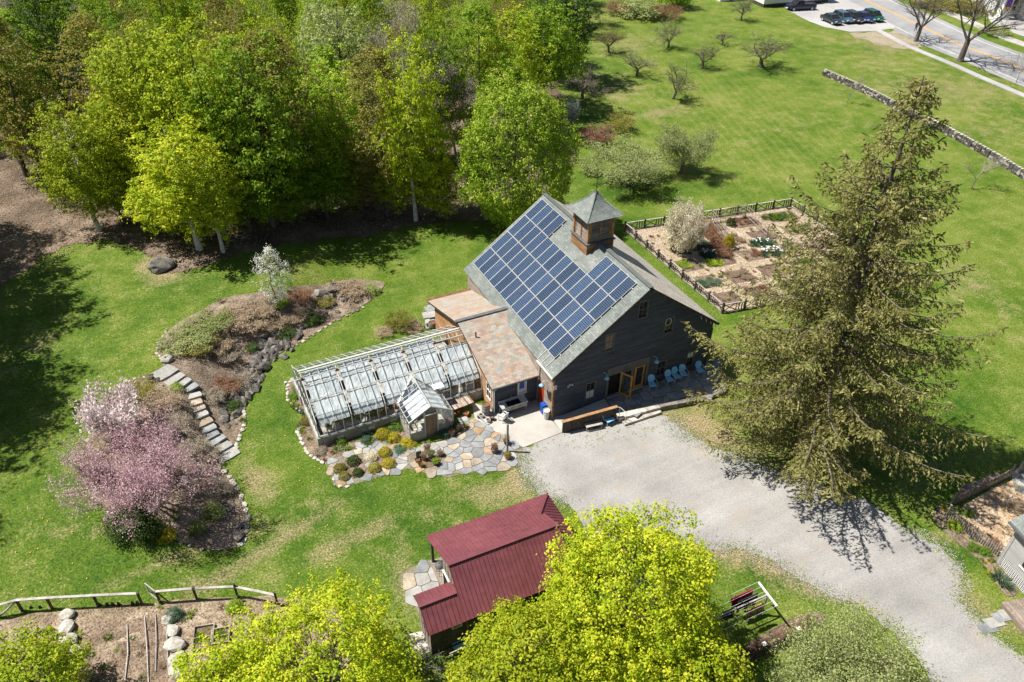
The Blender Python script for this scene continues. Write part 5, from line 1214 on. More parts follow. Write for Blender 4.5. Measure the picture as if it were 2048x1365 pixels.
# ---- individually visible wood trees (base pixel, top pixel row, radius)
wtree(100, 385, 20, 4.4, 'W1', 'olive', 'olive-yellow leafing tree at the left edge of the wood', tm='bark')
wtree(200, 462, 215, 3.6, 'M1', 'bright', 'yellow-green tree on a pale birch trunk at the left wood edge', tm='birch')
wtree(40, 330, 90, 3.6, 'T1', 'olive', 'thinly leafed tree at the far left of the wood')
wtree(345, 400, 35, 5.2, 'M2', 'bright', 'tall bright green tree in the left part of the wood')
wtree(455, 425, 45, 4.8, 'M3', 'bright', 'broad yellow-green tree at the middle of the left wood')
wtree(545, 455, 70, 4.8, 'M1', 'mid', 'deep green tree with a dark trunk at the wood edge')
wtree(400, 500, 235, 4.2, 'M2', 'lime', 'low yellow-leaved tree hanging over the lawn by the boulder', tm='birch')
wtree(447, 505, 300, 2.8, 'M3', 'bright', 'slender multi-stemmed birch at the wood edge above the lawn', tm='birch')
wtree(300, 430, 190, 3.8, 'M1', 'lime', 'yellow-flushed tree inside the left wood')
wtree(590, 435, 60, 4.6, 'W2', 'olive', 'grey-olive leafing tree right of the bright left trees')
wtree(640, 430, 190, 4.2, 'M3', 'mid', 'dark green tree low at the wood edge')
wtree(560, 330, -40, 5.0, 'T2', 'olive', 'tall budding tree with fine olive haze behind the left trees')
wtree(700, 330, -10, 4.6, 'M2', 'sage', 'pale sage-green tree in the middle of the wood')
wtree(690, 400, 120, 3.6, 'M1', 'fresh', 'fresh green tree below the pale sage tree')
wtree(775, 432, 95, 4.2, 'W1', 'olive', 'brownish-olive leafing tree near the middle wood edge')
wtree(832, 442, 75, 3.3, 'M3', 'bright', 'narrow bright maple standing at the wood edge', tm='birch')
wtree(870, 430, 235, 2.4, 'M2', 'lime', 'small lime-green maple between the narrow maple and the round maple')
wtree(850, 330, -30, 4.4, 'T3', 'buds', 'grey-pink budding tree with bare twigs in the middle wood')
wtree(915, 330, 70, 3.6, 'T1', 'buds', 'grey twiggy tree leaning behind the round maple')
wtree(1010, 270, 20, 4.8, 'M1', 'bright', 'yellow-green maple behind the round maple')
wtree(1085, 220, -10, 5.0, 'M2', 'mid', 'dense green maple at the right end of the wood')
wtree(1120, 165, -60, 4.6, 'M3', 'dark', 'dark green tree at the far right corner of the wood')
wtree(960, 300, 10, 4.2, 'W2', 'mid', 'tall mid-green tree right of the grey budding trees')
wtree(1155, 60, -60, 4.0, 'T2', 'olive', 'bare budding tree at the top right corner of the wood')
# the big round maple by the barn
rmB = at(1028, 452); PR = crown_pts(2600, 24, 5.5, .5, 11.3, .36, .72, 77, .22, 'dome', .8, .6)
rm = thing('round_maple', 'big round bright green maple beside the back of the barn', 'tree', rmB)
rm_h = height_to(rmB, 150)
link('trunk', trunk_mesh(11.5, .3, 1.6, 5, 12, rad=4.5), rm); link('crown', leafmesh('crown', *PR[:2], .19, PR[2], LM['fresh']), rm); rm.scale = (1.0, 1.0, rm_h/11.6)
# ---- fill trees deeper in the wood
rr = random.Random(5); FP = [p.xy for p in PX((-260, 460), (90, 360), (210, 400), (420, 405), (560, 375), (800, 370), (980, 260), (1085, 150), (1120, 60), (1160, -40), (1190, -150), (600, -190), (-200, -150), (-700, 100))]
kinds = [('W1', 'mid', 'mid-green tree deep inside the wood'), ('M2', 'bright', 'bright green tree deep inside the wood'), ('T1', 'olive', 'olive-budded tree deep inside the wood'), ('T3', 'buds', 'grey bare-twigged tree deep inside the wood'), ('W2', 'olive', 'olive-leaved tree deep inside the wood'), ('M3', 'mid', 'dense green tree deep inside the wood'), ('W1', 'dark', 'dark green tree deep inside the wood'), ('T2', 'fresh', 'thin fresh-green tree deep inside the wood')]
cand = []
y = 20.0
while y < 230:
    x = -120.0
    while x < 130:
        q = Vector((x+rr.uniform(-2.4, 2.4), y+rr.uniform(-2.4, 2.4)))
        if inside(q.x, q.y, FP):
            px = proj((q.x, q.y, 7)); cand.append((q, px))
        x += 7.3+.012*max(0, y-60)*2
    y += 8.0+.02*max(0, y-60)
for q, px in cand:
    if -120 < px[0] < 1260 and px[1] > -170:
        k = rr.choices(kinds, (4, 4, 1.6, 1.2, 2, 4, 1.0, 2))[0]
        zn = ('far left', 'left', 'middle', 'right')[min(3, max(0, int(px[0]//300)))]+(' front', ' back')[int(px[1] < 110)]; zn = k[2].replace('deep inside', 'in the '+zn+' of')
        plant(k[0], (q.x, q.y, hgt(q.x, q.y)), rr.uniform(13, 19), rr.uniform(3.2, 4.6), k[1], 'woodland_tree', zn, 'tree', WG, rz=rr.uniform(0, 6.28))
# trees standing left of the frame that shade the left lawn
for i, (x, y, h, r) in enumerate(((-40, 22, 17, 3.8), (-41, 29, 19, 4.2), (-39.5, 36, 18, 4), (-43, 15, 18, 4.2), (-41, 43, 18, 4), (-47, 24, 19, 4.5), (-46, 36, 19, 4.5), (-45, 9, 16, 4), (-38.8, 30, 18, 4), (-42, 20, 19, 4.4), (-39, 17, 16, 3.6))):
    plant(('M1', 'M2', 'M3')[i % 3], (x, y, hgt(x, y)), h, r, 'mid', 'woodland_tree', 'green tree standing at the far left edge beside the lawn', 'tree', 'trees along the left edge')
# understory saplings and brush on the litter
for i in range(60):
    px, py = rr.uniform(-20, 1000), rr.uniform(250, 470)
    p = at(px, py)
    if inside(p.x, p.y, [q for q in FP]): plant(rr.choice(('H1', 'N1', 'H2')), p, rr.uniform(.8, 2.4), rr.uniform(.5, 1.3), rr.choice(('mid', 'olive', 'fresh', 'olive')), 'understory_bush', 'small leafy bush growing on the woodland floor', 'bush', 'bushes on the woodland floor')
for px, py, h, r, lf, lb in ((250, 448, 4.0, 2.4, 'bright', 'low leafy tree under the left wood crowns'), (350, 478, 4.5, 2.6, 'bright', 'low yellow-green tree beside the boulder'), (500, 462, 4.6, 2.8, 'mid', 'low green tree at the middle wood edge'), (585, 452, 4.2, 2.6, 'mid', 'low dense green tree right of the birches'), (655, 438, 4.6, 2.8, 'mid', 'low dark leafy tree at the wood edge'), (725, 425, 4.0, 2.4, 'olive', 'low olive tree at the wood edge'), (800, 430, 4.2, 2.2, 'bright', 'low bright tree beside the narrow maple'), (880, 438, 3.4, 2.0, 'lime', 'low lime shrub-tree left of the round maple')):
    plant('M%d' % (1+px % 3), at(px, py), h*1.5, r*1.15, lf, 'understory_tree', lb, 'tree', 'low trees along the wood edge')
# ---- apple orchard
OG = 'old apple trees scattered over the far lawn'
for bx, by, ty, r, k, lf, lb in ((1217, 106, 48, 3.2, 'A1', 'olive', 'shaded apple tree nearest the wood at the top of the orchard'), (1337, 96, 30, 3.0, 'A2', 'apple', 'leaning apple tree near the brush pile'), (1273, 152, 92, 3.1, 'A3', 'apple', 'apple tree with twisted trunk left in the orchard'),
      (1345, 198, 120, 3.2, 'A1', 'apple', 'apple tree with leaning trunk in the middle of the orchard'), (1405, 137, 78, 2.9, 'A2', 'apple', 'two-stemmed apple tree right of the middle of the orchard'), (1444, 90, 55, 2.2, 'A3', None, 'small pruned bare apple tree'), (1522, 135, 62, 4.9, 'A1', 'apple', 'widest spreading apple tree at the right of the orchard'),
      (1482, 42, -15, 2.6, 'A2', 'apple', 'tall-trunked apple tree near the white trailer'), (1165, 198, 130, 3.4, 'A3', 'buds', 'grey apple tree in the shade of the wood'), (1253, 372, 288, 5.0, 'A9', 'sage', 'spreading apple tree nearest the barn cupola'), (1362, 347, 245, 3.7, 'A9', 'sage', 'round pale-blossomed apple tree above the fenced garden')):
    p = at(bx, by); h = height_to(p, ty)
    plant(k, p, h, r, lf, 'apple_tree', lb, 'tree', OG, lean=.3 if 'leaning' in lb else 0)
pb2 = at(1362, 347); plant('H2', pb2+Vector((0, 0, 1.2)), 3.4, 2.6, 'apple', 'apple_foliage', 'x', 'tree') if 0 else None
# ---- street trees and saplings
for bx, by, ty, r, lb in ((1920, 123, -70, 7.0, 'large bare spreading tree beside the far pavement'), (1832, 83, -45, 5.2, 'bare tree beside the pavement near the parked cars')):
    p = at(bx, by); plant('B%d' % (1+(bx > 1900)), p, height_to(p, ty), r, None, 'street_tree', lb, 'tree')
for bx, by, ty, r, lb in ((1694, 207, 140, 1.2, 'thin bare sapling in front of the dry stone wall'), (2032, 166, 95, 1.6, 'thin bare sapling beside the pavement at the right edge'), (1942, 378, 300, 1.8, 'grey twiggy young tree between the spruce and the stone wall')):
    p = at(bx, by); plant('T2', p, height_to(p, ty), r, None, 'sapling', lb, 'tree')
# ---- brush at the top of the orchard and shrubs near the barn
for px, py, h, r, k, lf, lb in ((1280, 35, 3.0, 4.0, 'H1', 'sage', 'grey-green brush mound at the top of the orchard'), (1240, 28, 2.2, 3.0, 'N1', 'russet', 'brown brush left of the green brush mound'), (1330, 38, 2.4, 3.0, 'N2', 'russet', 'brown brush right of the green brush mound'), (1350, 15, 5, 3.5, 'H2', 'mid', 'dark green bush behind the brush mound'),
      (1140, 262, 4.2, 1.1, 'S1', 'silver', 'slim silvery shrub in the shade by the wood'), (1195, 292, 2.6, 2.2, 'N1', 'redtwig', 'reddish-brown twiggy shrub near the apple trees'), (1240, 262, 2.0, 2.0, 'N2', 'olive', 'olive twiggy shrub beside the reddish shrub'), (1180, 345, 1.8, 1.6, 'N1', 'sage', 'low sage-coloured shrub left of the spreading apple tree')):
    plant(k, at(px, py), h, r, lf, 'shrub', lb, 'shrub')
# ---- foreground maples
def big_maple(px, py, zc, r, z0, z1, lab, leaf, ncl, seed, size=.145, lob=.26, cl=.5, kind='dome'):
    c = at(px, py, zc); P, N, t = crown_pts(int(ncl*3.0), 21, r, z0, z1, .3, .58, seed, lob, kind, .8)
    o = thing('foreground_maple', lab, 'tree', (c.x, c.y, 0), 0, 'yellow-green trees along the bottom of the view')
    link('trunk', trunk_mesh(z1, .26, z0, seed, 14, rad=r), o); link('crown', leafmesh('crown', P, N, size, t, LM[leaf]), o); return o
big_maple(1262, 1190, 6.0, 4.3, 1.4, 10.6, 'tall yellow-green maple in front of the red cottage', 'lime', 900, 201)
big_maple(1060, 1335, 4.5, 3.7, .8, 7.2, 'lower yellow-green maple left of the tall foreground maple', 'lime', 560, 202)
big_maple(1385, 1350, 4.5, 2.7, .8, 7.0, 'yellow-green maple right of the tall foreground maple', 'lime', 460, 203)
big_maple(630, 1345, 4.5, 4.6, .8, 7.4, 'yellow-green maple below the garden fence', 'lime', 720, 204, lob=.34)
big_maple(455, 1400, 4.0, 3.2, .6, 6.4, 'yellow-green maple partly cut off by the bottom edge', 'lime', 340, 206, lob=.34)
big_maple(45, 1362, 3.5, 2.6, .6, 5.6, 'yellow-green tree in the bottom left corner', 'bright', 320, 205, lob=.4)
# pale willow-like bush bottom right
c = at(1712, 1362, 2.8)
wb_ = thing('willow_bush', 'pale green fine-leaved bush beside the driveway at the bottom', 'bush', (c.x, c.y, 0))
tw = Twigs(7)
for q in range(22):
    a = q*.8; tw.limb((cos(a)*.3, sin(a)*.3, 0), (cos(a)*.75, sin(a)*.75, 1), 2.5, .05, 2, 5, 4, .18, 0, upb=.03, shr=.6, spread=.6)
tw.mb.build('stems', MT['twig'], wb_); link('foliage', tipleaves(tw.tips, 6, .18, .105, LM['sage'], 'foliage'), wb_)
# ---- the big spruce
sb = at(1602, 902); SH = height_to(sb, 152)
sp = thing('spruce', 'huge olive-green spruce with drooping branches beside the barn', 'tree', (sb.x, sb.y, 0))
def spruce():
    r = random.Random(3); mb = MB(); P = []; N = []; A = []; S = []
    tp = [(noise.noise((i*.3, 0, 1))*.25, noise.noise((0, i*.3, 5))*.25, SH*i/12) for i in range(13)]
    mb.tube(tp, [.48*(1-i/12.6) for i in range(13)], 9, cap=False)
    tp2 = [(.0, .2, SH*.52), (-.7, .5, SH*.62), (-.9, .6, SH*.74), (-.8, .6, SH*.84)]; mb.tube(tp2, [.2, .17, .1, .03], 6, cap=False)
    brs = MB(); z = 2.4; a0 = 0
    while z < SH*.985:
        t = z/SH; nb = 8 if t < .6 else 6 if t < .8 else 4
        for b in range(nb):
            a = a0+b*2*pi/nb+r.uniform(-.35, .35); L = (12.0*(1-t)**.96+.3)*r.uniform(.58, 1.05)*(.62+.38*min(1, t*4.5))
            if r.random() < .06: L *= 1.18
            k = max(5, int(L*1.6)); pts = []; dr = r.uniform(.55, 1.0)
            base = Vector((tp[int(t*12)][0], tp[int(t*12)][1], z)); e = Vector((cos(a), sin(a), 0)); sl = Vector((-sin(a), cos(a), 0))
            rise = .25+.5*t
            for i in range(k+1):
                u = i/k; h = L*(rise*u*.3-.5*dr*u*u*(1-.55*t)+.42*dr*u**4+.1*u*t); pts.append(base+e*(L*u)+Vector((0, 0, h))+sl*(.12*L*u*noise.noise((a*3, u*2, z))))
            r0 = .03+.008*L; brs.tube(pts, [r0*(1-.85*i/k) for i in range(k+1)], 4, cap=False)
            n2 = int(5+L*5)
            for j in range(n2):
                u = .16+.84*(j+r.random())/n2; f = u*k; i = min(k-1, int(f)); p = pts[i].lerp(pts[i+1], f-i); d = (pts[i+1]-pts[i]).normalized()
                s = 1 if j % 2 else -1; l2 = (.3+.23*L*(1-u)**.7*(.5+.5*min(1, u*3)))*r.uniform(.55, 1.15); l2 = min(l2, 1.4)
                dd = (d*.5+sl*s*.6+Vector((0, 0, -.75*r.uniform(.3, 1.3)))).normalized(); q = p+dd*l2+Vector((0, 0, -.25*l2))
                n3 = int(4+l2*13)
                for m_ in range(n3):
                    w = (m_+r.random())/n3; c = p.lerp(q, w)+Vector((r.uniform(-1, 1), r.uniform(-1, 1), r.uniform(-1.2, .3)))*.07
                    hang = Vector((dd.x*.6+r.uniform(-.6, .6), dd.y*.6+r.uniform(-.6, .6), -.7*r.random())); P.append(c+hang*.12); A.append(hang); S.append(r.uniform(.17, .32))
            for m_ in range(5):   # tuft at the tip
                hang = (pts[-1]-pts[-2]).normalized()+Vector((r.uniform(-.5, .5), r.uniform(-.5, .5), r.uniform(-.6, .2))); P.append(pts[-1]-hang*.1*m_); A.append(hang); S.append(.34)
        a0 += .7; z += .58+.3*(1-t)+r.uniform(-.12, .12)
    P = np.array([tuple(p) for p in P]); A = unit(np.array([tuple(p) for p in A])); S = np.array(S)
    n = len(P); Sd = unit(np.cross(A, RNG.normal(size=(n, 3)))); h = (S*.5)[:, None]; w = (S*.17)[:, None]
    V = np.stack([P-A*h, P+Sd*w, P+A*h, P-Sd*w], 1).reshape(-1, 3); Q = np.arange(4*n).reshape(n, 4)
    tone = np.clip(.6*RNG.random(n)+.5*np.array([.5+.5*noise.noise(Vector(p)*.5) for p in P]), 0, 1)
    print('spruce needles', n)
    return mb, brs, npmesh('foliage', V, Q, LM['spruce'], np.repeat(tone, 4))
t_, b_2, f_ = spruce()
t_.build('trunk', MT['bark'], sp); b_2.build('branches', MT['twig'], sp); link('foliage', f_, sp)

# brush across the road
for px, py, r, lf, lb in ((1862, 16, 4, 'olive', 'olive brush left across the far road'), (1905, 20, 5, 'olive', 'olive brush in the middle across the far road'), (1955, 22, 4.5, 'olive', 'olive brush next to the white pillared building'), (1990, 70, 2.5, 'apple', 'green bush on the far verge near the white building')): plant('N2', at(px, py), 1.6, r, lf, 'roadside_brush', lb, 'bush')
# ================================================================== rock garden
RGO = [(773, 569), (736, 609), (670, 642), (600, 686), (558, 705), (520, 747), (492, 803), (487, 855), (474, 884), (450, 923), (427, 921), (473, 972), (497, 1028), (495, 1066), (473, 1099), (412, 1101), (337, 1078), (272, 1050), (206, 1017), (169, 977), (168, 902), (190, 836), (220, 789), (258, 761), (312, 745), (337, 726), (314, 714), (312, 690), (337, 658), (412, 616), (459, 592), (516, 588), (595, 574), (689, 558), (760, 562)]
MT['mulch'] = mat('mulch', [(.11, .08, .055), (.19, .145, .105), (.3, .24, .18)], .9, 10, .5, bd=.06, bump=.7, shift=False)
sheet('rock_garden_bed', PX(*RGO), .05, MT['mulch'], rag=.1, step=.3, grid=.5, label='mulched bed of the sloping rock garden')
RK = [rock_mesh('rock', MT['stone_dark'], i, 2, .4, .75, .55, 9) for i in range(7)]+[rock_mesh('rock', MT['stone'], 10+i, 2, .4, .75, .55, 9) for i in range(3)]
RKP = [rock_mesh('stone', MT['stone_pale'], 20+i, 1, .25, .45) for i in range(4)]+[rock_mesh('stone', MT['stone'], 30+i, 1, .25, .45) for i in range(2)]
rk = random.Random(17)
def rocks(parent, px, py, s, pool, nm, sink=.3, flat=1.0):
    p = at(px, py)-Vector(parent.location); o = link(nm, rk.choice(pool), parent, loc=(p.x, p.y, p.z+s*(.7-sink)*.6), rz=rk.uniform(0, 6.28)); o.scale = (s*rk.uniform(.85, 1.25), s*rk.uniform(.7, 1.0), s*rk.uniform(.7, 1.1)*flat); return o
bank = thing('rock_bank', 'bank of dark lichened rocks holding up the sloping garden', 'rock bank', at(500, 760))
segs = [((690, 595), (640, 628)), ((640, 628), (580, 680)), ((575, 680), (525, 715)), ((535, 700), (505, 745)), ((505, 745), (480, 800)), ((480, 790), (455, 850)), ((495, 760), (440, 800))]
for (a, b), n, sp in zip(segs, (22, 24, 38, 38, 36, 36, 34), (18, 12, 22, 22, 20, 20, 22)):
    for i in range(n):
        t = rk.random(); rocks(bank, a[0]+(b[0]-a[0])*t+rk.uniform(-sp, sp), a[1]+(b[1]-a[1])*t+rk.uniform(-sp, sp)*.8, rk.choice((.2, .26, .32, .4, .5)), RK, 'rock')
for px, py, s in ((668, 582, .75), (640, 590, .6), (655, 600, .5), (528, 738, .75), (515, 722, .6), (545, 690, .7), (530, 675, .5), (560, 672, .5), (558, 700, .5), (600, 672, .4), (512, 730, .6), (690, 575, .5), (300, 756, .4), (316, 762, .35)): rocks(bank, px, py, s, RK, 'rock', .2)
b2 = thing('rock_bank', 'group of dark rocks below the stone steps at the redbud', 'rock bank', at(430, 960))
for i in range(46):
    t = rk.random(); a, b = ((340, 858), (415, 935)) if t < .4 else ((405, 945), (440, 985)) if t < .7 else ((440, 1000), (478, 1045)); u = rk.random()
    rocks(b2, a[0]+(b[0]-a[0])*u+rk.uniform(-14, 14), a[1]+(b[1]-a[1])*u+rk.uniform(-14, 14), rk.choice((.16, .22, .28, .36)), RK, 'rock')
rocks(b2, 476, 1076, .5, RK[:5], 'rock', .15)
bd_ = link('boulder', rock_mesh('boulder', MT['stone'], 55, 3, .25, .8), loc=at(322, 538)+Vector((0, 0, .35)), label='big brown boulder at the edge of the wood', cat='boulder'); bd_.scale = (1.15, .9, .9)
bd_ = link('boulder', rock_mesh('boulder', MT['stone_pale'], 56, 2, .25, .9), loc=at(336, 722)+Vector((0, 0, .2)), label='round pale boulder at the top of the stone steps', cat='boulder'); bd_.scale = (.48, .42, .42)
def edging(label, pts, step, s, pool, jit=.06, nm='stone'):
    P = [at(*p) for p in pts]; o = thing('stone_edging', label, 'stone edging', P[0])
    for a, b in zip(P[:-1], P[1:]):
        L = (b-a).to_2d().length; n = max(1, int(L/step))
        for i in range(n):
            q = a.lerp(b, (i+rk.uniform(.2, .8))/n)+Vector((rk.uniform(-jit, jit), rk.uniform(-jit, jit), 0)); e = link(nm, rk.choice(pool), o, loc=(q.x-P[0].x, q.y-P[0].y, hgt(q.x, q.y)-P[0].z+.05), rz=atan2(b.y-a.y, b.x-a.x)+rk.uniform(-.3, .3)); e.scale = (s*rk.uniform(.8, 1.4), s*rk.uniform(.7, 1.0), s*rk.uniform(.7, 1.1))
    return o
edging('flat pale stones edging the rock garden toe by the lawn', [(427, 924), (452, 948), (474, 975), (492, 1015), (497, 1045), (494, 1070), (474, 1098)], .42, .24, RKP)
edging('stones edging the lower rim of the rock garden', [(412, 1103), (337, 1080), (272, 1052), (206, 1019), (180, 990)], .5, .16, RKP)
edging('stones edging the upper left rim of the rock garden', [(168, 905), (190, 836), (220, 789), (258, 761), (300, 755)], .55, .2, RKP)
edging('curved row of stones left of the boulder above the steps', [(338, 658), (316, 688), (314, 706), (322, 722), (332, 732)], .32, .16, RKP)
edging('stones edging the foot of the rock bank along the lawn', [(736, 611), (670, 644), (600, 688), (560, 707)], .6, .2, RKP)
edging('stones along the lawn below the rock bank', [(486, 800), (490, 850), (476, 886), (470, 905)], .36, .22, RKP)
edging('curved stone edging round the greenhouse border', [(588, 756), (574, 776), (576, 800), (590, 818), (612, 826)], .3, .17, RKP[:4])
edging('long stone edging of the border beside the greenhouse corner', [(606, 846), (595, 862), (604, 888), (620, 912), (648, 928)], .3, .18, RKP[:4])
edging('rough stones at the low end of the flagstone terrace', [(662, 945), (672, 973), (700, 974)], .35, .16, RKP)
# ---- stone steps
stp = thing('stone_steps', 'curved flight of flat stone steps down the rock garden', 'steps', at(390, 820))
STEPS = [(330, 748, 1.5, .95), (350, 760, 1.4, .5), (363, 769, 1.35, .5), (377, 779, 1.35, .5), (384, 795, 1.3, .42), (385, 808, 1.3, .45), (391, 820, 1.3, .45), (396, 833, 1.35, .45), (405, 848, 1.35, .5), (413, 861, 1.3, .5), (418, 874, 1.3, .5), (431, 885, 1.35, .5), (443, 899, 1.4, .5), (454, 911, 1.5, .75)]
pos = [at(px, py) for px, py, _, _ in STEPS]
for i, (px, py, w, dp) in enumerate(STEPS):
    p = pos[i]; f = pos[min(i+1, 13)]-pos[max(i-1, 0)]; ang2 = atan2(f.y, f.x); c, s = cos(ang2), sin(ang2)
    zt = 1.98-(1.98-.1)*i/13; zt = max(zt, p.z+.06) if i in (0, 13) else zt
    pts = [(dp*.62, -w/2), (dp*.7, 0), (dp*.62, w/2), (0, w/2*1.04), (-dp*.6, w/2*.92), (-dp*.62, -w/2*.94), (0, -w/2*1.03)]
    q = [(c*x*rk.uniform(.95, 1.05)-s*y, s*x+c*y*rk.uniform(.95, 1.05), 0) for x, y in pts]
    MB().prism(q, .16).build('step', FLAG[(3, 3, 3, 0, 3, 1, 1, 3, 1, 0, 0, 0, 3, 3)[i]], stp, loc=(p.x-stp.location.x, p.y-stp.location.y, max(zt, p.z+.1)-stp.location.z))
# ---- planting in the rock garden
def flowering(px, py, ty, r, leaf, name, label, per=7, spread=.14, size=.1, limbs=6, L=1.7, maxl=4, seed=1, tm='twig', kids=4):
    p = at(px, py); H = height_to(p, ty); tw = Twigs(seed)
    for q in range(limbs):
        a = q*2*pi/limbs+tw.r.uniform(-.3, .3); tw.limb((cos(a)*.08, sin(a)*.08, -.05), (cos(a)*.8, sin(a)*.8, .9), L, .07, 1, maxl, kids, .2, 0, upb=.06, shr=.64, spread=.75)
    T = np.array([tuple(t) for t in tw.tips]); rad = np.percentile(np.hypot(T[:, 0], T[:, 1]), 92); hz = np.percentile(T[:, 2], 97)
    o = thing(name, label, 'tree', p); o.scale = (r/rad, r/rad, H/hz); tw.mb.build('trunk', MT[tm], o); link('crown', tipleaves(tw.tips, per, spread, size, LM[leaf]), o); return o
flowering(300, 1002, 898, 3.7, 'pink', 'redbud_tree', 'pink blossoming redbud tree spreading over the rock garden', 12, .12, .075, 8, 1.9, 4, 31, 'twig')
flowering(238, 868, 795, 1.7, 'palepink', 'magnolia', 'pale pink magnolia in bloom behind the redbud', 9, .13, .15, 8, 1.1, 3, 32, 'twig')
bt_ = at(556, 612); bh_ = height_to(bt_, 500); bo_ = thing('blossom_tree', 'small white blossoming tree at the top of the rock garden', 'tree', bt_)
P_, N_, t_2 = crown_pts(150, 26, 1.5, .5, bh_, .26, .25, 9, .5, 'col', 1.3); link('blossom', leafmesh('blossom', P_, N_, .1, t_2, LM['white']), bo_)
P_, N_, t_2 = crown_pts(110, 18, 1.4, .3, bh_*.9, .28, .1, 8, .4, 'col', 1.0); link('foliage', leafmesh('foliage', P_, N_, .1, t_2, LM['apple']), bo_)
link('trunk', trunk_mesh(bh_, .06, .3, 9, 9, rad=1.3), bo_)
def bush(k, px, py, h, r, leaf, label, name='shrub', cat='shrub', group=None): return plant(k, at(px, py), h, r, leaf, name, label, cat, group)
for a in (('H1', 262, 1052, 1.0, 1.5, 'dark', 'dark evergreen shrub under the redbud'), ('H2', 300, 1072, .9, 1.0, 'dark', 'dark green shrub right below the redbud'), ('N1', 330, 815, 1.2, 1.3, 'straw', 'straw-coloured twiggy shrub left of the steps'), ('N2', 280, 790, .9, 1.3, 'olive', 'olive shrub at the left rim of the rock garden'),
          ('N1', 372, 690, .9, 2.0, 'sage', 'greyish spring shrub above the stone steps'), ('N2', 420, 655, .9, 1.9, 'apple', 'green-tinged shrub in the upper rock garden'), ('N3', 465, 640, .6, 1.8, 'straw', 'flattened dry grass clump in the upper bed'), ('N1', 520, 618, .5, 1.7, 'straw', 'dry straw clump left of the blossoming tree'),
          ('N2', 495, 650, .5, 1.6, 'straw', 'dry straw clump above the rock bank'), ('H2', 625, 645, .8, .9, 'dark', 'dark green shrub hanging over the rock bank'), ('H1', 575, 672, .6, .8, 'dark', 'low dark shrub in the middle of the rock bank'), ('N3', 602, 600, .8, 1.2, 'russet', 'rusty twiggy shrub near the blossoming tree'),
          ('N1', 705, 590, 1.2, 1.4, 'straw', 'dry arching grass at the upper end of the rocks'), ('H3', 742, 585, .6, .9, 'apple', 'low green shrub at the tip of the upper bed'), ('N2', 350, 860, .9, 1.1, 'buds', 'grey twiggy shrub right of the redbud'), ('N3', 420, 915, .8, .9, 'buds', 'grey shrub at the lower steps'), ('N1', 452, 780, .8, 1.2, 'russet', 'brown shrub right of the upper steps'),
          ('H3', 425, 1030, .5, .8, 'apple', 'light green shrub on the lower mulch'), ('H1', 335, 1075, .5, .6, 'yellow', 'yellow-green shrub at the lower rim'), ('H2', 355, 780, .5, .5, 'mid', 'small green shrub between the upper steps'), ('H2', 560, 612, .7, .8, 'mid', 'green shrub below the white blossoming tree'), ('N3', 180, 920, .7, 1.0, 'straw', 'dry clump at the left rim under the redbud'),
          ('N1', 205, 960, .7, 1.1, 'buds', 'grey clump at the left rim below the redbud'), ('N2', 395, 700, .8, 1.4, 'olive', 'olive twiggy shrub above the middle steps'), ('N3', 440, 700, .7, 1.2, 'straw', 'dry shrub between upper bed and rocks')): bush(*a)
# scattered small tufts
def tufts(n, pts, label, group, lf, hr=(.15, .4), k='G1', nm='plant_tuft', rad=None):
    P = [p.xy for p in PX(*pts)]; xs = [p.x for p in P]; ys = [p.y for p in P]; c = 0; g = 0
    while c < n and g < n*60:
        g += 1; x, y = rk.uniform(min(xs), max(xs)), rk.uniform(min(ys), max(ys))
        if inside(x, y, P): plant(k, (x, y, hgt(x, y)+.02), (h := rk.uniform(*hr)), h*rk.uniform(.7, 1.3) if not rad else rk.uniform(*rad), rk.choice(lf), nm, label, 'plant', group); c += 1
tufts(55, RGO, 'small leafy tuft growing in the rock garden', 'small plants of the rock garden', ('grassy', 'mid', 'yellow', 'sage', 'bluegreen', 'straw', 'straw'), (.15, .38))
tufts(26, [(575, 790), (600, 790), (640, 895), (700, 890), (815, 862), (822, 890), (770, 884), (690, 908), (648, 924), (600, 870)], 'small plant in the greenhouse border', 'small plants of the greenhouse border', ('grassy', 'mid', 'sage', 'bluegreen', 'russet'), (.15, .4))
# ---- ball shrubs and border plants by the terrace
for i, (px, py, r, lf, lb) in enumerate(((680, 941, .42, 'olive', 'olive ball shrub at the corner of the terrace bed'), (708, 926, .45, 'dark', 'dark olive ball shrub, top of the left bed'), (689, 956, .38, 'olive', 'olive ball shrub lowest in the left bed'), (716, 949, .36, 'dark', 'small dark ball shrub at the right of the left bed'), (742, 918, .42, 'cream', 'pale yellow ball shrub left of the golden one'),
        (770, 909, .45, 'yellow', 'golden ball shrub, topmost of the right bed'), (749, 940, .42, 'yellow', 'golden ball shrub at the bottom of the right bed'), (778, 931, .44, 'yellow', 'golden ball shrub at the right of the right bed'), (766, 873, .5, 'yellow', 'yellow ball shrub in front of the greenhouse wall'), (788, 880, .46, 'yellow', 'yellow ball shrub right of its twin by the greenhouse'), (733, 884, .38, 'bluegreen', 'blue-green ball shrub in the greenhouse border'), (683, 888, .38, 'grassy', 'bright green ball shrub below the greenhouse corner'), (614, 846, .45, 'olive', 'bronze-leaved ball shrub beside the greenhouse gable'))):
    plant('P1', at(px, py, None, .02), r*1.15, r, lf, 'ball_shrub', lb, 'shrub', 'clipped ball shrubs by the greenhouse')
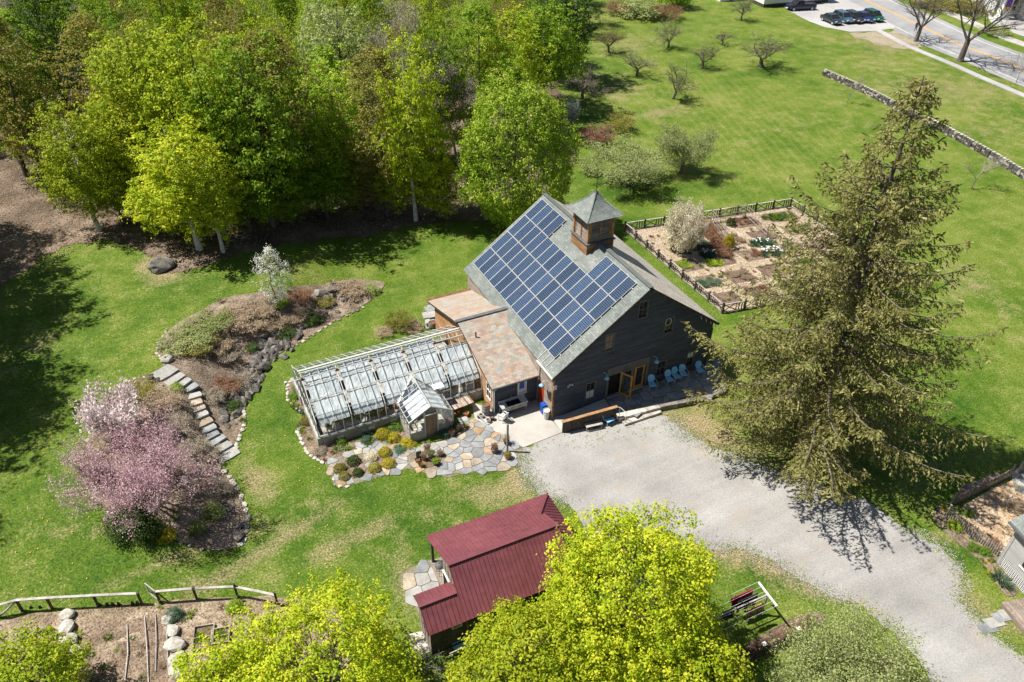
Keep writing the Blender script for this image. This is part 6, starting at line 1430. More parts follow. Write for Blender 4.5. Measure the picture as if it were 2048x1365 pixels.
for px, py, h, r, k, lf, lb in ((790, 855, .45, .7, 'H1', 'grassy', 'leafy green perennial left of the greenhouse porch'), (810, 845, .5, .6, 'H2', 'grassy', 'leafy green clump against the greenhouse wall'), (775, 850, .4, .5, 'H3', 'mid', 'low green perennial beside the clipped shrubs'), (738, 866, .5, .5, 'G1', 'bluegreen', 'spiky blue-green clump at the greenhouse wall'), (815, 890, .35, .6, 'H1', 'yellow', 'yellow-green clump at the porch corner'),
        (886, 868, .4, .6, 'H2', 'bluegreen', 'white-flowered dark clump right of the porch door'), (908, 860, .45, .5, 'H1', 'dark', 'dark leafy clump beside the porch'), (640, 905, .4, .5, 'N1', 'buds', 'grey twiggy plant at the greenhouse corner'), (800, 900, .25, .5, 'H3', 'bluegreen', 'low bluish mat at the terrace edge'), (590, 795, .4, .5, 'H2', 'grassy', 'green plant inside the curved border'), (595, 775, .5, .5, 'N1', 'sage', 'grey-green plant at the top of the curved border')):
    bush(k, px, py, h, r, lf, lb, 'border_plant', 'plant')
for px, py, h, r, k, lf, lb in ((800, 655, 1.3, 1.2, 'N1', 'olive', 'bare twiggy shrub on the lawn behind the greenhouse'), (825, 660, .6, 1.0, 'N2', 'straw', 'dry shrub behind the greenhouse'), (770, 668, .5, .9, 'N3', 'straw', 'dry grasses along the back of the greenhouse')): bush(k, px, py, h, r, lf, lb)
# plants on the greenhouse benches
for i in range(46):
    x = GX0+.7+(GL-1.3)*rk.random(); y = GY0+rk.choice((rk.uniform(.4, 1.3), rk.uniform(.4, 1.3), rk.uniform(2.7, 4.0)))
    plant(rk.choice(('H1', 'G1', 'H2')), (x, y, .8), rk.uniform(.25, .6), rk.uniform(.16, .3), rk.choice(('mid', 'olive', 'russet', 'grassy', 'dark')), 'potted_plant', 'potted plant on a greenhouse bench', 'plant', 'plants on the greenhouse benches')
pm_ = MB().lathe([(.09, 0), (.13, .22), (.14, .22), (.14, .26), (.12, .26), (.11, .2)], 10).mesh('flower_pot', MT['terracotta'])
for i in range(16): link('flower_pot', pm_, loc=(GX0+.6+(GL-1.2)*rk.random(), GY0+rk.uniform(.35, 1.2), .8), label='terracotta pot on a greenhouse bench', cat='pot', group='pots on the greenhouse benches')
# ================================================================== fenced garden behind the barn
g0, g1, g2 = at(1444, 627), at(1249.5, 462), at(1580, 413); g3 = g0+(g2-g1)
MT['garden_path'] = mat('garden_path', [(.26, .2, .135), (.36, .285, .2), (.45, .37, .27)], .8, 8, .4, bd=.05, bump=.6, shift=False)
sheet('vegetable_garden', [g0, g3, g2, g1], .03, MT['garden_path'], rag=.06, step=.3, grid=1.2, smoothc=False, label='dry soil of the fenced garden beside the barn')
def xfence(a, b, label, sec=2.05, h=.85, skip=()):
    a = Vector(a); b = Vector(b); L = (b-a).to_2d().length; n = max(1, round(L/sec)); s = L/n; o = thing('garden_fence', label, 'fence', (a.x, a.y, 0), atan2(b.y-a.y, b.x-a.x), 'fence sides round the barn garden')
    for i in range(n+1): MB().box(i*s-.08, i*s+.08, -.08, .08, -.05, h+.15).build('post', MT['wood_dark'], o)
    MB().beam((-.05, 0, h+.02), (L+.05, 0, h+.02), .11, .05).build('top_rail', MT['wood_weather'], o); MB().beam((0, 0, .13), (L, 0, .13), .06, .08).build('bottom_rail', MT['wood_weather'], o)
    sm_ = MB().box(-.045, .045, -.03, .03, .17, h).mesh('slat', MT['wood_dark'])
    for i in range(n):
        x0 = i*s+.06; x1 = x0+s*.55
        MB().beam((x0, .012, .17), (x1, .012, h), .07, .03, up=(0, 1, 0)).build('brace', MT['wood_dark'], o); MB().beam((x0, -.012, h), (x1, -.012, .17), .07, .03, up=(0, 1, 0)).build('brace', MT['wood_dark'], o)
        for k in range(4): link('slat', sm_, o, loc=(x1+.05+k*(s*.45-.14)/3, 0, 0))
    return o
xfence(g0, g1, 'long dark slatted fence side facing the barn'); xfence(g1, g2, 'back side of the dark slatted garden fence'); xfence(g2, g3, 'far right side of the garden fence behind the spruce'); xfence(g0, g3, 'near side of the garden fence running behind the spruce')
flowering(1362, 505, 420, 1.8, 'cream', 'cream_shrub', 'cream-white blossoming shrub inside the fenced garden', 16, .12, .09, 14, 1.2, 3, 41, 'twig_grey')
cs_ = [o_ for o_ in bpy.data.objects if o_.name.startswith('cream_shrub')][0]; P_, N_, t_2 = crown_pts(300, 24, 1.75, .4, 3.0, .28, .35, 19, .4, 'dome', 1.4)
sx_ = cs_.scale; P_ = P_/np.array([sx_[0], sx_[1], sx_[2]*3.0/max(.5, height_to(at(1362, 505), 424))]); link('blossom', leafmesh('blossom', P_, N_, .1, t_2, LM['cream']), cs_)
for i in range(9):
    t = i/8; bush('H%d' % (1+i % 3), 1402+(1450-1402)*t, 447+(512-447)*t, .8, .8, 'russet', 'rust-brown hedge clump in the row beside the trellis', 'hedge_clump', 'shrub', 'rust-brown hedge row')
plant('P1', at(1455, 498), 1.7, .55, 'yellow', 'cone_shrub', 'golden cone-shaped shrub at the end of the rusty hedge', 'shrub')
plant('P1', at(1461, 452), .9, .45, 'dark', 'ball_shrub', 'dark green ball shrub inside the trellis', 'shrub')
for px, py, lf, n, sx, sy, lb, k in ((1417, 512, 'bluegreen', 14, 16, 6, 'bluish daffodil clump below the rusty hedge', 'G1'), (1525, 490, 'bluegreen', 22, 22, 6, 'green leafy clump in the back row of the garden', 'G1'), (1543, 508, 'bluegreen', 22, 22, 6, 'daffodil clump with white flowers', 'G1'), (1555, 438, 'grassy', 26, 32, 4, 'green leafy row by the back fence', 'G1'), (1427, 528, 'fresh', 12, 14, 4, 'lime-green clump in the garden', 'G1'), (1360, 498, 'grassy', 12, 16, 8, 'green clump under the cream shrub', 'G1')):
    for i in range(n): plant(k, at(px+rk.uniform(-sx, sx), py+rk.uniform(-sy, sy), None, .03), rk.uniform(.3, .5), rk.uniform(.3, .45), lf, 'leafy_clump', lb, 'plant', lb)
fl = MB()
for cx_, cy_, sx, sy, n in ((1543, 506, 22, 5, 60), (1417, 510, 14, 4, 12), (1522, 488, 18, 4, 16)):
    for i in range(n): p = at(cx_+rk.uniform(-sx, sx), cy_+rk.uniform(-sy, sy)); fl.lathe([(.02, 0), (.075, .03), (.02, .04)], 6, (p.x, p.y, rk.uniform(.4, .5)))
fl.build('daffodil_flowers', MT['white_paint'], label='white daffodil flowers in the fenced garden', cat='flowers', kind='stuff')
tufts(120, [(1265, 462), (1380, 440), (1575, 418), (1660, 470), (1600, 560), (1500, 600), (1445, 618)], 'small weed on the garden soil', 'weeds in the fenced garden', ('straw', 'straw', 'grassy', 'sage', 'russet', 'straw', 'mid'), (.12, .3))
gu = (g3-g0).normalized(); gv = (g1-g0).normalized(); GU, GV = (g3-g0).length, (g1-g0).length
pk_ = 0
for iu, (u0, u1) in enumerate(((.8, 3.0), (4.0, 6.4), (7.4, 9.8), (10.8, 13.6), (14.8, GU-.8))):
    for iv, (v0, v1) in enumerate(((.8, 2.8), (3.8, 5.8), (6.8, 8.8), (9.9, 11.8), (12.8, GV-.8))):
        if (iu, iv) in ((0, 4), (0, 3)): continue
        c = [g0+gu*a_+gv*b_ for a_, b_ in ((u0, v0), (u1, v0), (u1, v1), (u0, v1))]; pk_ += 1
        sheet('garden_plot', c, .04, MT[('soil_dark', 'soil_dark', 'soil', 'soil_dark')[(iu*3+iv*2) % 4]], rag=.13, step=.25, grid=.9, smoothc=False, label='dug rectangular plot in the fenced garden')
        lf = ('grassy', 'russet', 'bluegreen', 'straw', 'fresh')[(iu+2*iv) % 5]
        if (iu+iv) % 3 != 0:
            for q in range(rk.randint(7, 14)):
                p = g0+gu*rk.uniform(u0+.2, u1-.2)+gv*rk.uniform(v0+.2, v1-.2); plant(rk.choice(('N1', 'G1', 'N2')), (p.x, p.y, .04), rk.uniform(.15, .35), rk.uniform(.2, .45), lf, 'bed_plant', 'low plant in a garden plot', 'plant', 'low plants in the garden plots')
# trellis
tl = [at(1420, 448), at(1489, 436), at(1532, 478), at(1458, 492)]
trl = thing('trellis', 'square wooden trellis frame in the fenced garden', 'trellis', tl[0])
for i in range(4):
    a = tl[i]-tl[0]; b = tl[(i+1) % 4]-tl[0]
    MB().beam(a, a+Vector((0, 0, 1.6)), .08).build('post', MT['wood_grey'], trl)
    if i == 2: continue
    for h in (.35, .7, 1.05, 1.4): MB().beam(a+Vector((0, 0, h)), b+Vector((0, 0, h+.1)), .045).build('rail', MT['wood_grey'], trl)
    n = 7
    for k in range(1, n): q = a.lerp(b, k/n); MB().beam(q, q+Vector((0, 0, 1.4)), .025).build('stake', MT['wood_grey'], trl)
# ================================================================== garden at the lower left
sheet('lower_garden', PX((-40, 1262), (20, 1236), (110, 1222), (290, 1208), (420, 1196), (540, 1190), (700, 1215), (700, 1420), (-60, 1480)), .03, MT['soil_pale'], rag=.12, step=.3, grid=1.2, label='dry garden soil behind the lower left fence')
sheet('seed_bed', PX((165, 1250), (240, 1240), (290, 1236), (330, 1240), (345, 1420), (160, 1440)), .036, MT['soil'], rag=.1, step=.3, grid=1, label='dug seed bed between the two boulder rows')
FPTS = [((0, 1209), (-2, 1236)), ((33, 1196.6), (45, 1222.5)), ((89, 1192.5), (105, 1218)), ((182, 1186), (197, 1213)), ((273.5, 1180), (284.4, 1209))]
def railfence(tops, label, h=.95):
    B = [at(*b) for _, b in tops]; o = thing('rail_fence', label, 'fence', B[0])
    for i, b in enumerate(B):
        q = b-B[0]; MB().box(q.x-.06, q.x+.06, q.y-.06, q.y+.06, -.05, h).build('post', MT['wood_dark'], o)
    for a, b in zip(B[:-1], B[1:]): MB().beam(a-B[0]+Vector((0, 0, h+.025)), b-B[0]+Vector((0, 0, h+.025)), .15, .05).build('top_rail', MT['wood_weather'], o)
    return o, B
lf_, LB = railfence(FPTS, 'weathered rail fence left of the garden gate')
MB().beam((0, 0, .05), LB[1]-LB[0]+Vector((0, 0, .9)), .08).build('brace', MT['wood_weather'], lf_)
rf_, RB = railfence([(0, (320, 1205)), (0, (394, 1199)), (0, (476, 1195)), (0, (556, 1212))], 'weathered rail fence right of the garden gate')
gp0 = RB[0]; gt = thing('garden_gate', 'small open wooden gate swung outward at the garden fence', 'gate', gp0, atan2(.9, -.5))
MB().box(.05, .12, -.03, .03, .1, .95).build('stile', MT['wood_weather'], gt); MB().box(.9, .97, -.03, .03, .1, .95).build('stile', MT['wood_weather'], gt); MB().box(.12, .9, -.028, .028, .1, .17).build('rail', MT['wood_weather'], gt); MB().box(.12, .9, -.028, .028, .88, .95).build('rail', MT['wood_weather'], gt)
for i in range(6): MB().box(.2+i*.11, .205+i*.11, -.005, .005, .17, .88).build('wire', MT['alu'], gt)
for i, px in enumerate((62, 80, 200, 215, 226, 238, 266, 276, 322, 480)):
    py = 1218-px*.03; p = at(px, py); k = MB(); r_ = random.Random(i)
    for q in range(9): a = r_.uniform(0, 6.28); k.tube([(0, 0, .55), (cos(a)*.08, sin(a)*.08, .4), (cos(a)*.14, sin(a)*.14, r_.uniform(.1, .3))], .012, 4)
    k.lathe([(.05, .35), (.09, .45), (.04, .6)], 7); k.build('iron_ornament', MT['black_plastic'], loc=(p.x, p.y, 0), label='black iron ornament on the lower garden fence', cat='ornament', group='black ornaments on the garden fence')
for i, (px, py, s, m) in enumerate(((137, 1232, .42, 'topmost pale boulder of the left garden row'), (136, 1258, .46, 'grey second boulder of the left garden row'), (140, 1285, .5, 'white rounded boulder in the middle of the left row'), (146, 1312, .46, 'tan boulder below the white one in the left row'), (141, 1339, .42, 'lowest pale boulder of the left garden row'), (340, 1240, .42, 'tan boulder at the top of the right garden row'), (347, 1266, .44, 'second boulder of the right garden row'), (352, 1293, .55, 'largest white boulder in the right garden row'), (355, 1323, .5, 'long pale boulder under the largest white one'), (354, 1350, .46, 'bottom boulder of the right garden row'))):
    o = link('boulder', rock_mesh('boulder', MT['stone_pale'], 70+i, 2, .22, .85), loc=at(px, py)+Vector((0, 0, s*.35)), rz=i*1.3, label=m, cat='boulder', group='boulder rows in the lower garden'); o.scale = (s*1.1, s*.85, s*.85)
for i, (a, b, lb) in enumerate((((255, 1250), (250, 1372), 'leftmost thin pole lying on the seed bed'), ((290, 1235), (298, 1372), 'second thin pole lying on the seed bed'), ((312, 1230), (312, 1345), 'third thin pole lying on the seed bed'), ((333, 1240), (338, 1352), 'thin pole lying beside the right boulders'))):
    p, q = at(*a), at(*b); m = p.lerp(q, .5)+Vector((rk.uniform(-.1, .1), 0, 0)); MB().tube([(0, 0, .07), m-p+Vector((0, 0, .08)), q-p+Vector((0, 0, .07))], .035, 6).build('pole', MT['wood_weather'], loc=p, label=lb, cat='pole', group='poles lying on the seed bed')
for (px, py), (w, l), lb in (((408, 1278), (1.0, 1.4), 'dark wooden cold frame in the lower garden'), ((442, 1275), (.9, .9), 'smaller wooden planting frame beside the cold frame')):
    o = thing('cold_frame', lb, 'planting frame', at(px, py), radians(-14))
    for x in (-w/2, w/2): MB().box(x-.03, x+.03, -l/2, l/2, 0, .22).build('side_board', MT['wood_grey'], o)
    for y in (-l/2, l/2): MB().box(-w/2+.031, w/2-.031, y-.03, y+.03, 0, .22).build('end_board', MT['wood_grey'], o)
    MB().box(-w/2+.031, w/2-.031, -.03, .03, 0, .2).build('divider', MT['wood_grey'], o); MB().box(-w/2+.031, w/2-.031, -l/2+.031, -.031, 0, .08).build('soil', MT['soil_dark'], o); MB().box(-w/2+.031, w/2-.031, .031, l/2-.031, 0, .08).build('soil', MT['soil_dark'], o)
    for i in range(5): 
        q = at(px+rk.uniform(-12, 12), py+rk.uniform(-12, 12), .1); plant('G1', q, .2, .2, 'mid', 'seedling', 'green seedling in a planting frame', 'plant', 'seedlings in the planting frames')
plant('H1', at(350, 1235), .6, .5, 'bluegreen', 'leafy_clump', 'white-flowered green clump by the top right boulder', 'plant'); plant('H2', at(470, 1218), .5, .5, 'mid', 'leafy_clump', 'green clump by the right fence end', 'plant'); plant('H3', at(115, 1340), .6, .8, 'bluegreen', 'leafy_clump', 'bluish leafy clump left of the lowest left boulder', 'plant')
tufts(46, [(30, 1250), (290, 1215), (520, 1200), (560, 1290), (380, 1365), (60, 1365)], 'small weed on the lower garden soil', 'weeds in the lower garden', ('grassy', 'mid', 'fresh', 'sage', 'straw', 'straw'), (.12, .28))
link('log', MB().tube([(-.7, 0, .15), (0, .03, .17), (.6, 0, .15)], [.14, .16, .13], 9).mesh('log', MT['bark_pale'], True), loc=at(75, 1268), rz=.1, label='short bark-covered log in the lower garden', cat='log')
# ================================================================== right-hand chip garden
sheet('chip_garden', PX((1912, 1020), (1960, 990), (2024, 958), (2120, 960), (2120, 1120), (2040, 1110), (2003, 1112), (1950, 1075)), .03, MT['wood_chips'], rag=.1, step=.25, grid=1, label='pale wood chips inside the picket fence at the right')
sheet('fence_border', PX((1872, 1015), (1900, 1008), (1960, 1078), (2000, 1120), (2045, 1185), (2010, 1200), (1985, 1150), (1940, 1105), (1890, 1065), (1862, 1035)), .036, MT['mulch'], rag=.12, step=.25, grid=.8, label='mulch border outside the picket fence')
sheet('fence_border', PX((1905, 985), (1985, 945), (2010, 950), (1915, 1005)), .036, MT['mulch'], rag=.12, step=.25, grid=.8, label='mulch strip behind the picket fence')
def pickets(a, b, label, h=.95, gap=.13, lean=.04, m='wood_grey', w=.075):
    a = at(*a); b = at(*b); L = (b-a).to_2d().length; n = int(L/gap); o = thing('picket_fence', label, 'fence', a, atan2(b.y-a.y, b.x-a.x))
    pk = MB().add([(-w/2, -.012, 0), (w/2, -.012, 0), (w/2, .012, 0), (-w/2, .012, 0), (-w/2, -.012, h-.06), (w/2, -.012, h-.06), (w/2, .012, h-.06), (-w/2, .012, h-.06), (0, -.012, h), (0, .012, h)], [(0, 1, 5, 8, 4), (2, 3, 7, 9, 6), (1, 2, 6, 5), (3, 0, 4, 7), (5, 6, 9, 8), (7, 4, 8, 9), (3, 2, 1, 0)]).mesh('picket', MT[m])
    for i in range(n):
        e = link('picket', pk, o, loc=(i*gap+.06, -.05, rk.uniform(-.05, .02))); e.rotation_euler = (rk.uniform(-lean, lean), rk.uniform(-lean, lean), 0)
    for z in (.25, .75): MB().beam((0, 0, z), (L, 0, z), .04, .07).build('rail', MT[m], o)
    k = max(2, int(L/1.9)+1)
    for i in range(k): MB().box(L*i/(k-1)-.05, L*i/(k-1)+.05, .025, .12, -.05, h+.1).build('post', MT['wood_weather'], o)
    return o
pickets((1890, 1034), (1998, 1116), 'weathered picket fence running to the grey house corner'); pickets((1905, 1010), (2020, 953), 'weathered picket fence behind the wood chips'); pickets((2036, 948), (2085, 925), 'short picket fence piece at the far right edge')
for px, py, h, r, k, lf, lb in ((1908, 1056, .5, .5, 'H1', 'fresh', 'yellow-green plant at the corner of the picket fence'), (1945, 1098, .35, .4, 'H2', 'grassy', 'low green plant below the picket fence'), (1968, 1108, .4, .4, 'H3', 'grassy', 'green plant near the grey house corner'), (2000, 1160, .5, .6, 'G1', 'bluegreen', 'daffodil clump beside the house deck'), (2010, 1172, .5, .5, 'G1', 'bluegreen', 'second daffodil clump at the house deck'), (2020, 1140, .4, .5, 'H1', 'olive', 'olive shrub under the lattice'), (1985, 1090, .4, .5, 'N1', 'russet', 'brown twigs inside the picket fence'), (2030, 1015, .4, .8, 'N2', 'straw', 'dry plant on the wood chips'), (1935, 1030, .3, .4, 'H2', 'grassy', 'small green plant inside the fence corner')): bush(k, px, py, h, r, lf, lb, 'border_plant', 'plant')
tufts(22, [(1872, 1020), (1900, 1012), (1990, 1125), (2005, 1190), (1940, 1105)], 'small plant in the mulch outside the picket fence', 'small plants by the picket fence', ('grassy', 'mid', 'bluegreen', 'sage', 'yellow'), (.12, .3))
# flag path at the far right
fr_ = PX((2020, 945), (2048, 940), (2080, 960), (2060, 990), (2030, 985)); fo2 = sheet('side_path', fr_, .04, MT['joint'], rag=.03, smoothc=False, label='small flagstone path behind the picket fence'); flagstones(fo2, fr_, .07, .6, (5, 1, .5, 3), 44)
# ================================================================== mulch bed and fence by the clothesline
sheet('mulch_bed', PX((1478, 1300), (1540, 1262), (1600, 1230), (1640, 1220), (1660, 1240), (1620, 1262), (1560, 1290), (1500, 1325), (1470, 1330)), .03, MT['soil_dark'], rag=.1, step=.25, grid=.8, label='dark mulch bed below the clothesline')
pickets((1482, 1330), (1592, 1278), 'dark picket fence along the mulch bed', .9, .14, .03, 'wood_dark')
for i, (px, py) in enumerate(((1521, 1310), (1589, 1280))):
    p = at(px, py); o = thing('fence_post', ('left' if i == 0 else 'right')+' square post with white cap at the mulch bed', 'post', p); MB().box(-.06, .06, -.06, .06, 0, 1.0).build('shaft', MT['wood_dark'], o); MB().box(-.11, .11, -.11, .11, 1.0, 1.05).build('cap', MT['white_paint'], o)
for i in range(8): bush('N%d' % (1+i % 3), 1500+i*17+rk.uniform(-6, 6), 1308-i*9, .4, .3, 'redtwig', 'small reddish rose shrub in the mulch bed', 'rose_shrub', 'shrub', 'rose shrubs in the mulch bed')
# ================================================================== far dry stone wall
wl = [at(1646, 150), at(1720, 182), at(1800, 222), at(1900, 272), at(1990, 322), at(2048, 358), at(2120, 400)]
sw3 = thing('stone_wall', 'long dry stone wall across the far lawn', 'wall', wl[0]); body = MB(); cop = [rock_mesh('coping_stone', MT['stone_pale'], 90+i, 1, .25, .5) for i in range(4)]
for a, b in zip(wl[:-1], wl[1:]):
    L = (b-a).length; d = (b-a)/L; nn = Vector((-d.y, d.x, 0)); x = 0
    while x < L:
        w = rk.uniform(.35, .65); p = a+d*(x+w/2)-wl[0]; x += w
        for row in range(4):
            for s in (-1, 1):
                z = row*.2; q = p+nn*s*(.16-.015*row)+d*rk.uniform(-.12, .12); ww, dd2, hh2 = w*rk.uniform(.38, .48), .15, .1
                vs = [q+d*(i*ww)+nn*(j*dd2)+Vector((0, 0, z+(0 if k < 0 else .2*rk.uniform(.8, 1.05)))) for k in (-1, 1) for i, j in ((-1, -1), (1, -1), (1, 1), (-1, 1))]
                body.add(vs, [(3, 2, 1, 0), (4, 5, 6, 7), (0, 1, 5, 4), (1, 2, 6, 5), (2, 3, 7, 6), (3, 0, 4, 7)], rk.choice((0, 1, 1, 1, 2)))
        e = link('coping_stone', rk.choice(cop), sw3, loc=p+Vector((0, 0, .89)), rz=atan2(d.y, d.x)+rk.uniform(-.3, .3)); e.scale = (w*.44, .27, .17)
tag(body.build('wall_stones', [MT['stone'], MT['stone_dark'], MT['stone_pale']], sw3), kind='stuff')
# dandelions and grass tufts along the edges
dn = MB()
for i in range(420):
    px, py = rk.uniform(20, 1500), rk.uniform(480, 1200); p = at(px, py)
    if not inside(p.x, p.y, [q.xy for q in PX(*RGO)]) and noise.noise((p.x*.1, p.y*.1, 0)) > -.05 and not (-16 < p.x < 14 and -14 < p.y < 15): dn.lathe([(.015, 0), (.045, .02), (.01, .03)], 5, (p.x, p.y, p.z+.03))
dn.build('dandelions', LM['yellow'] and MT['gold'], label='yellow dandelions dotted over the lawn', kind='stuff')
def edgegrass(pts, n, w, name, label):
    P = PX(*pts); V = []; Q = []; A_ = []
    lens = [(b-a).length for a, b in zip(P[:-1], P[1:])]; tot = sum(lens)
    C = []
    for i in range(n):
        u = rk.random()*tot
        for (a, b), l in zip(zip(P[:-1], P[1:]), lens):
            if u <= l: break
            u -= l
        q = a.lerp(b, u/l); x, y = q.x+rk.gauss(0, w), q.y+rk.gauss(0, w)
        for k in range(5): C.append((x+rk.gauss(0, .05), y+rk.gauss(0, .05), hgt(x, y)+.03))
    C = np.array(C); m = len(C); N = RNG.normal(size=(m, 3))*np.array([1, 1, .35]); link(name, leafmesh(name, C, N, .1, RNG.random(m), LM['fresh'], .35), kind='stuff', label=label)
edgegrass([(1046, 905), (1062, 955), (1085, 985), (1140, 1015)], 260, .35, 'edge_grass', 'grass tufts along the left edge of the gravel')
edgegrass([(1342, 835), (1370, 868), (1440, 900), (1560, 945)], 420, .7, 'edge_grass', 'grass tufts between gravel and spruce')
edgegrass([(1800, 1060), (1850, 1072), (1905, 1115), (1928, 1160), (1918, 1198), (1955, 1245), (2060, 1325)], 420, .3, 'edge_grass', 'grass tufts along the right edge of the driveway')
edgegrass([(1400, 1095), (1480, 1098), (1560, 1130), (1640, 1185), (1730, 1215)], 340, .35, 'edge_grass', 'grass tufts along the lower edge of the driveway')
edgegrass(RGO+[RGO[0]], 1500, .25, 'edge_grass', 'grass tufts round the rock garden')
edgegrass([(648, 925), (658, 942), (670, 973), (740, 962), (800, 945), (862, 952), (950, 947), (1043, 933)], 260, .12, 'edge_grass', 'grass tufts along the flagstone terrace')
edgegrass([(20, 1236), (110, 1222), (290, 1208), (420, 1196), (540, 1190)], 300, .25, 'edge_grass', 'grass tufts along the lower garden fence')

# ---- loose leaf litter, twigs and chips lying on the beds and the woodland floor
def litter(pts, n, size, lf, name, label):
    P = np.array([tuple(p.xy) for p in PX(*pts)]); lo, hi = P.min(0), P.max(0); C = RNG.uniform(lo, hi, (n*3, 2)); ok = np.zeros(len(C), bool)
    for i in range(len(P)):
        xi, yi = P[i]; xj, yj = P[i-1]
        if yi != yj: ok ^= ((yi > C[:, 1]) != (yj > C[:, 1])) & (C[:, 0] < (xj-xi)*(C[:, 1]-yi)/(yj-yi)+xi)
    C = C[ok][:n]; Z = np.array([hgt(x, y) for x, y in C])+.075; m = len(C)
    link(name, leafmesh(name, np.column_stack([C, Z]), RNG.normal(size=(m, 3))*.35+np.array([0, 0, 1]), size, RNG.random(m), LM[lf], .55), kind='stuff', label=label)
WF = [(-60, 560), (60, 540), (215, 478), (300, 500), (440, 515), (640, 475), (830, 450), (990, 440), (1000, 330), (700, 300), (300, 300), (-60, 320)]
litter(WF, 14000, .17, 'straw', 'fallen_leaves', 'tan fallen leaves strewn over the woodland floor'); litter(WF, 9000, .17, 'russet', 'fallen_leaves', 'brown fallen leaves strewn over the woodland floor')
litter(RGO, 2600, .11, 'straw', 'bed_litter', 'dry leaves and stalks on the rock garden mulch'); litter(RGO, 1500, .11, 'russet', 'bed_litter', 'brown leaves on the rock garden mulch')
LGP = [(-40, 1262), (20, 1238), (290, 1210), (540, 1195), (700, 1215), (700, 1420), (-60, 1480)]
litter(LGP, 3200, .09, 'straw', 'bed_litter', 'wood chips and straw on the lower garden soil'); litter(LGP, 1800, .08, 'russet', 'bed_litter', 'brown chips on the lower garden soil')
FGP = [(1444, 627), (1249, 462), (1580, 413), (1790, 560)]
litter(FGP, 3000, .12, 'straw', 'bed_litter', 'straw strewn over the fenced garden'); litter(FGP, 1800, .12, 'russet', 'bed_litter', 'brown leaves strewn over the fenced garden'); litter(FGP, 700, .11, 'grassy', 'bed_litter', 'tiny green seedlings over the fenced garden')
litter([(1912, 1020), (2024, 958), (2120, 960), (2120, 1120), (2003, 1112)], 900, .1, 'straw', 'bed_litter', 'loose chips in the right-hand garden')

LM['chip'] = leafmat('stone_chip', [(.2, .19, .175), (.32, .305, .285), (.45, .43, .4)], 0.0, .9, 0)
def chips(pts, n, w, label):
    P = PX(*pts); C = []
    for i in range(n):
        k = rk.randrange(len(P)-1); q = P[k].lerp(P[k+1], rk.random()); C.append((q.x+rk.gauss(0, w), q.y+rk.gauss(0, w), hgt(q.x, q.y)+.03))
    C = np.array(C); m = len(C); link('loose_stones', leafmesh('loose_stones', C, RNG.normal(size=(m, 3))*.5+np.array([0, 0, .8]), .07, RNG.random(m), LM['chip'], .8), kind='stuff', label=label)
chips([(1342, 835), (1370, 868), (1440, 900), (1560, 945), (1680, 985)], 2600, .5, 'loose gravel stones spilling towards the spruce')
chips([(1800, 1060), (1850, 1072), (1905, 1115), (1928, 1160), (1918, 1198), (1955, 1245), (2060, 1325)], 2400, .3, 'loose gravel stones along the right driveway edge')
chips([(1400, 1095), (1480, 1098), (1560, 1130), (1640, 1185), (1730, 1215)], 2200, .4, 'loose gravel stones along the lower driveway edge')
chips([(1044, 905), (1046, 935), (1060, 968), (1085, 988), (1140, 1012)], 1600, .35, 'loose gravel stones by the terrace corner')
edgegrass([(1060, 890), (1150, 880), (1260, 860), (1320, 850)], 130, .6, 'edge_grass', 'weeds growing in the gravel near the ramp')
for a in (('N2', 455, 720, .8, 1.1, 'buds', 'grey tangled shrub among the upper rocks'), ('N3', 485, 770, .8, 1.0, 'buds', 'grey tangled shrub in the middle of the rock bank'), ('H1', 470, 815, .5, .6, 'dark', 'dark green cushion in the lower rock bank'), ('N1', 540, 650, .6, 1.4, 'straw', 'pale dry grass mat above the rocks'), ('N2', 590, 640, .7, 1.2, 'straw', 'dry grass beside the dark overhanging shrub'), ('H2', 505, 700, .5, .6, 'dark', 'dark cushion shrub at the bend of the rock bank'), ('N1', 425, 800, .7, .9, 'buds', 'grey heath shrub right of the steps'), ('N3', 385, 900, .7, 1.0, 'buds', 'grey heath shrub left of the lower steps'), ('N2', 430, 985, .7, 1.0, 'buds', 'grey heath shrub above the lower rocks'), ('H3', 395, 1060, .4, .6, 'apple', 'light green cushion at the bottom of the bed'), ('N1', 650, 610, .6, .9, 'olive', 'olive shrub among the upper boulders')): bush(*a)
# ================================================================== furniture and small things
def shell_chair(o):
    bm_ = MB(); n = 12
    def disc(pts, th): bm_.prism(pts, th)
    # round-topped back
    b = [( .26*cos(a*pi/8), -.0, .0) for a in range(9)]
    back = [(.27*cos(q), 0, .27*sin(q)) for q in [i*pi/8 for i in range(9)]]+[(-.24, 0, -.2), (-.16, 0, -.32), (.16, 0, -.32), (.24, 0, -.2)]
    M_ = Matrix.Translation((0, .3, .72)) @ Matrix.Rotation(radians(-18), 4, 'X')
    pts = [M_ @ Vector(p) for p in back]; MB().prism(pts, .03, n=tuple((M_.to_3x3() @ Vector((0, 1, 0))))).build('backrest', MT['blue_paint'], o)
    MB().prism([(-.25, -.28, .43), (.25, -.28, .43), (.23, .22, .39), (-.23, .22, .39)], .03).prism([(-.25, -.28, .43), (-.25, -.31, .4), (.25, -.31, .4), (.25, -.28, .43)], .02).build('seat', MT['blue_paint'], o)
    for s in (-1, 1): MB().tube([(s*.22, .32, .62), (s*.31, .18, .64), (s*.32, -.2, .62), (s*.31, -.33, .5), (s*.28, -.3, .05), (s*.28, -.2, .02), (s*.28, .3, .02)], .018, 6).build('arm', MT['white_metal'], o)
    MB().tube([(-.28, .3, .02), (.28, .3, .02)], .018, 6).build('base_bar', MT['white_metal'], o)
ch = thing('lawn_chair', 'x', 'chair', (0, 0, 0), 0, 'blue metal lawn chairs on the barn patio'); shell_chair(ch)
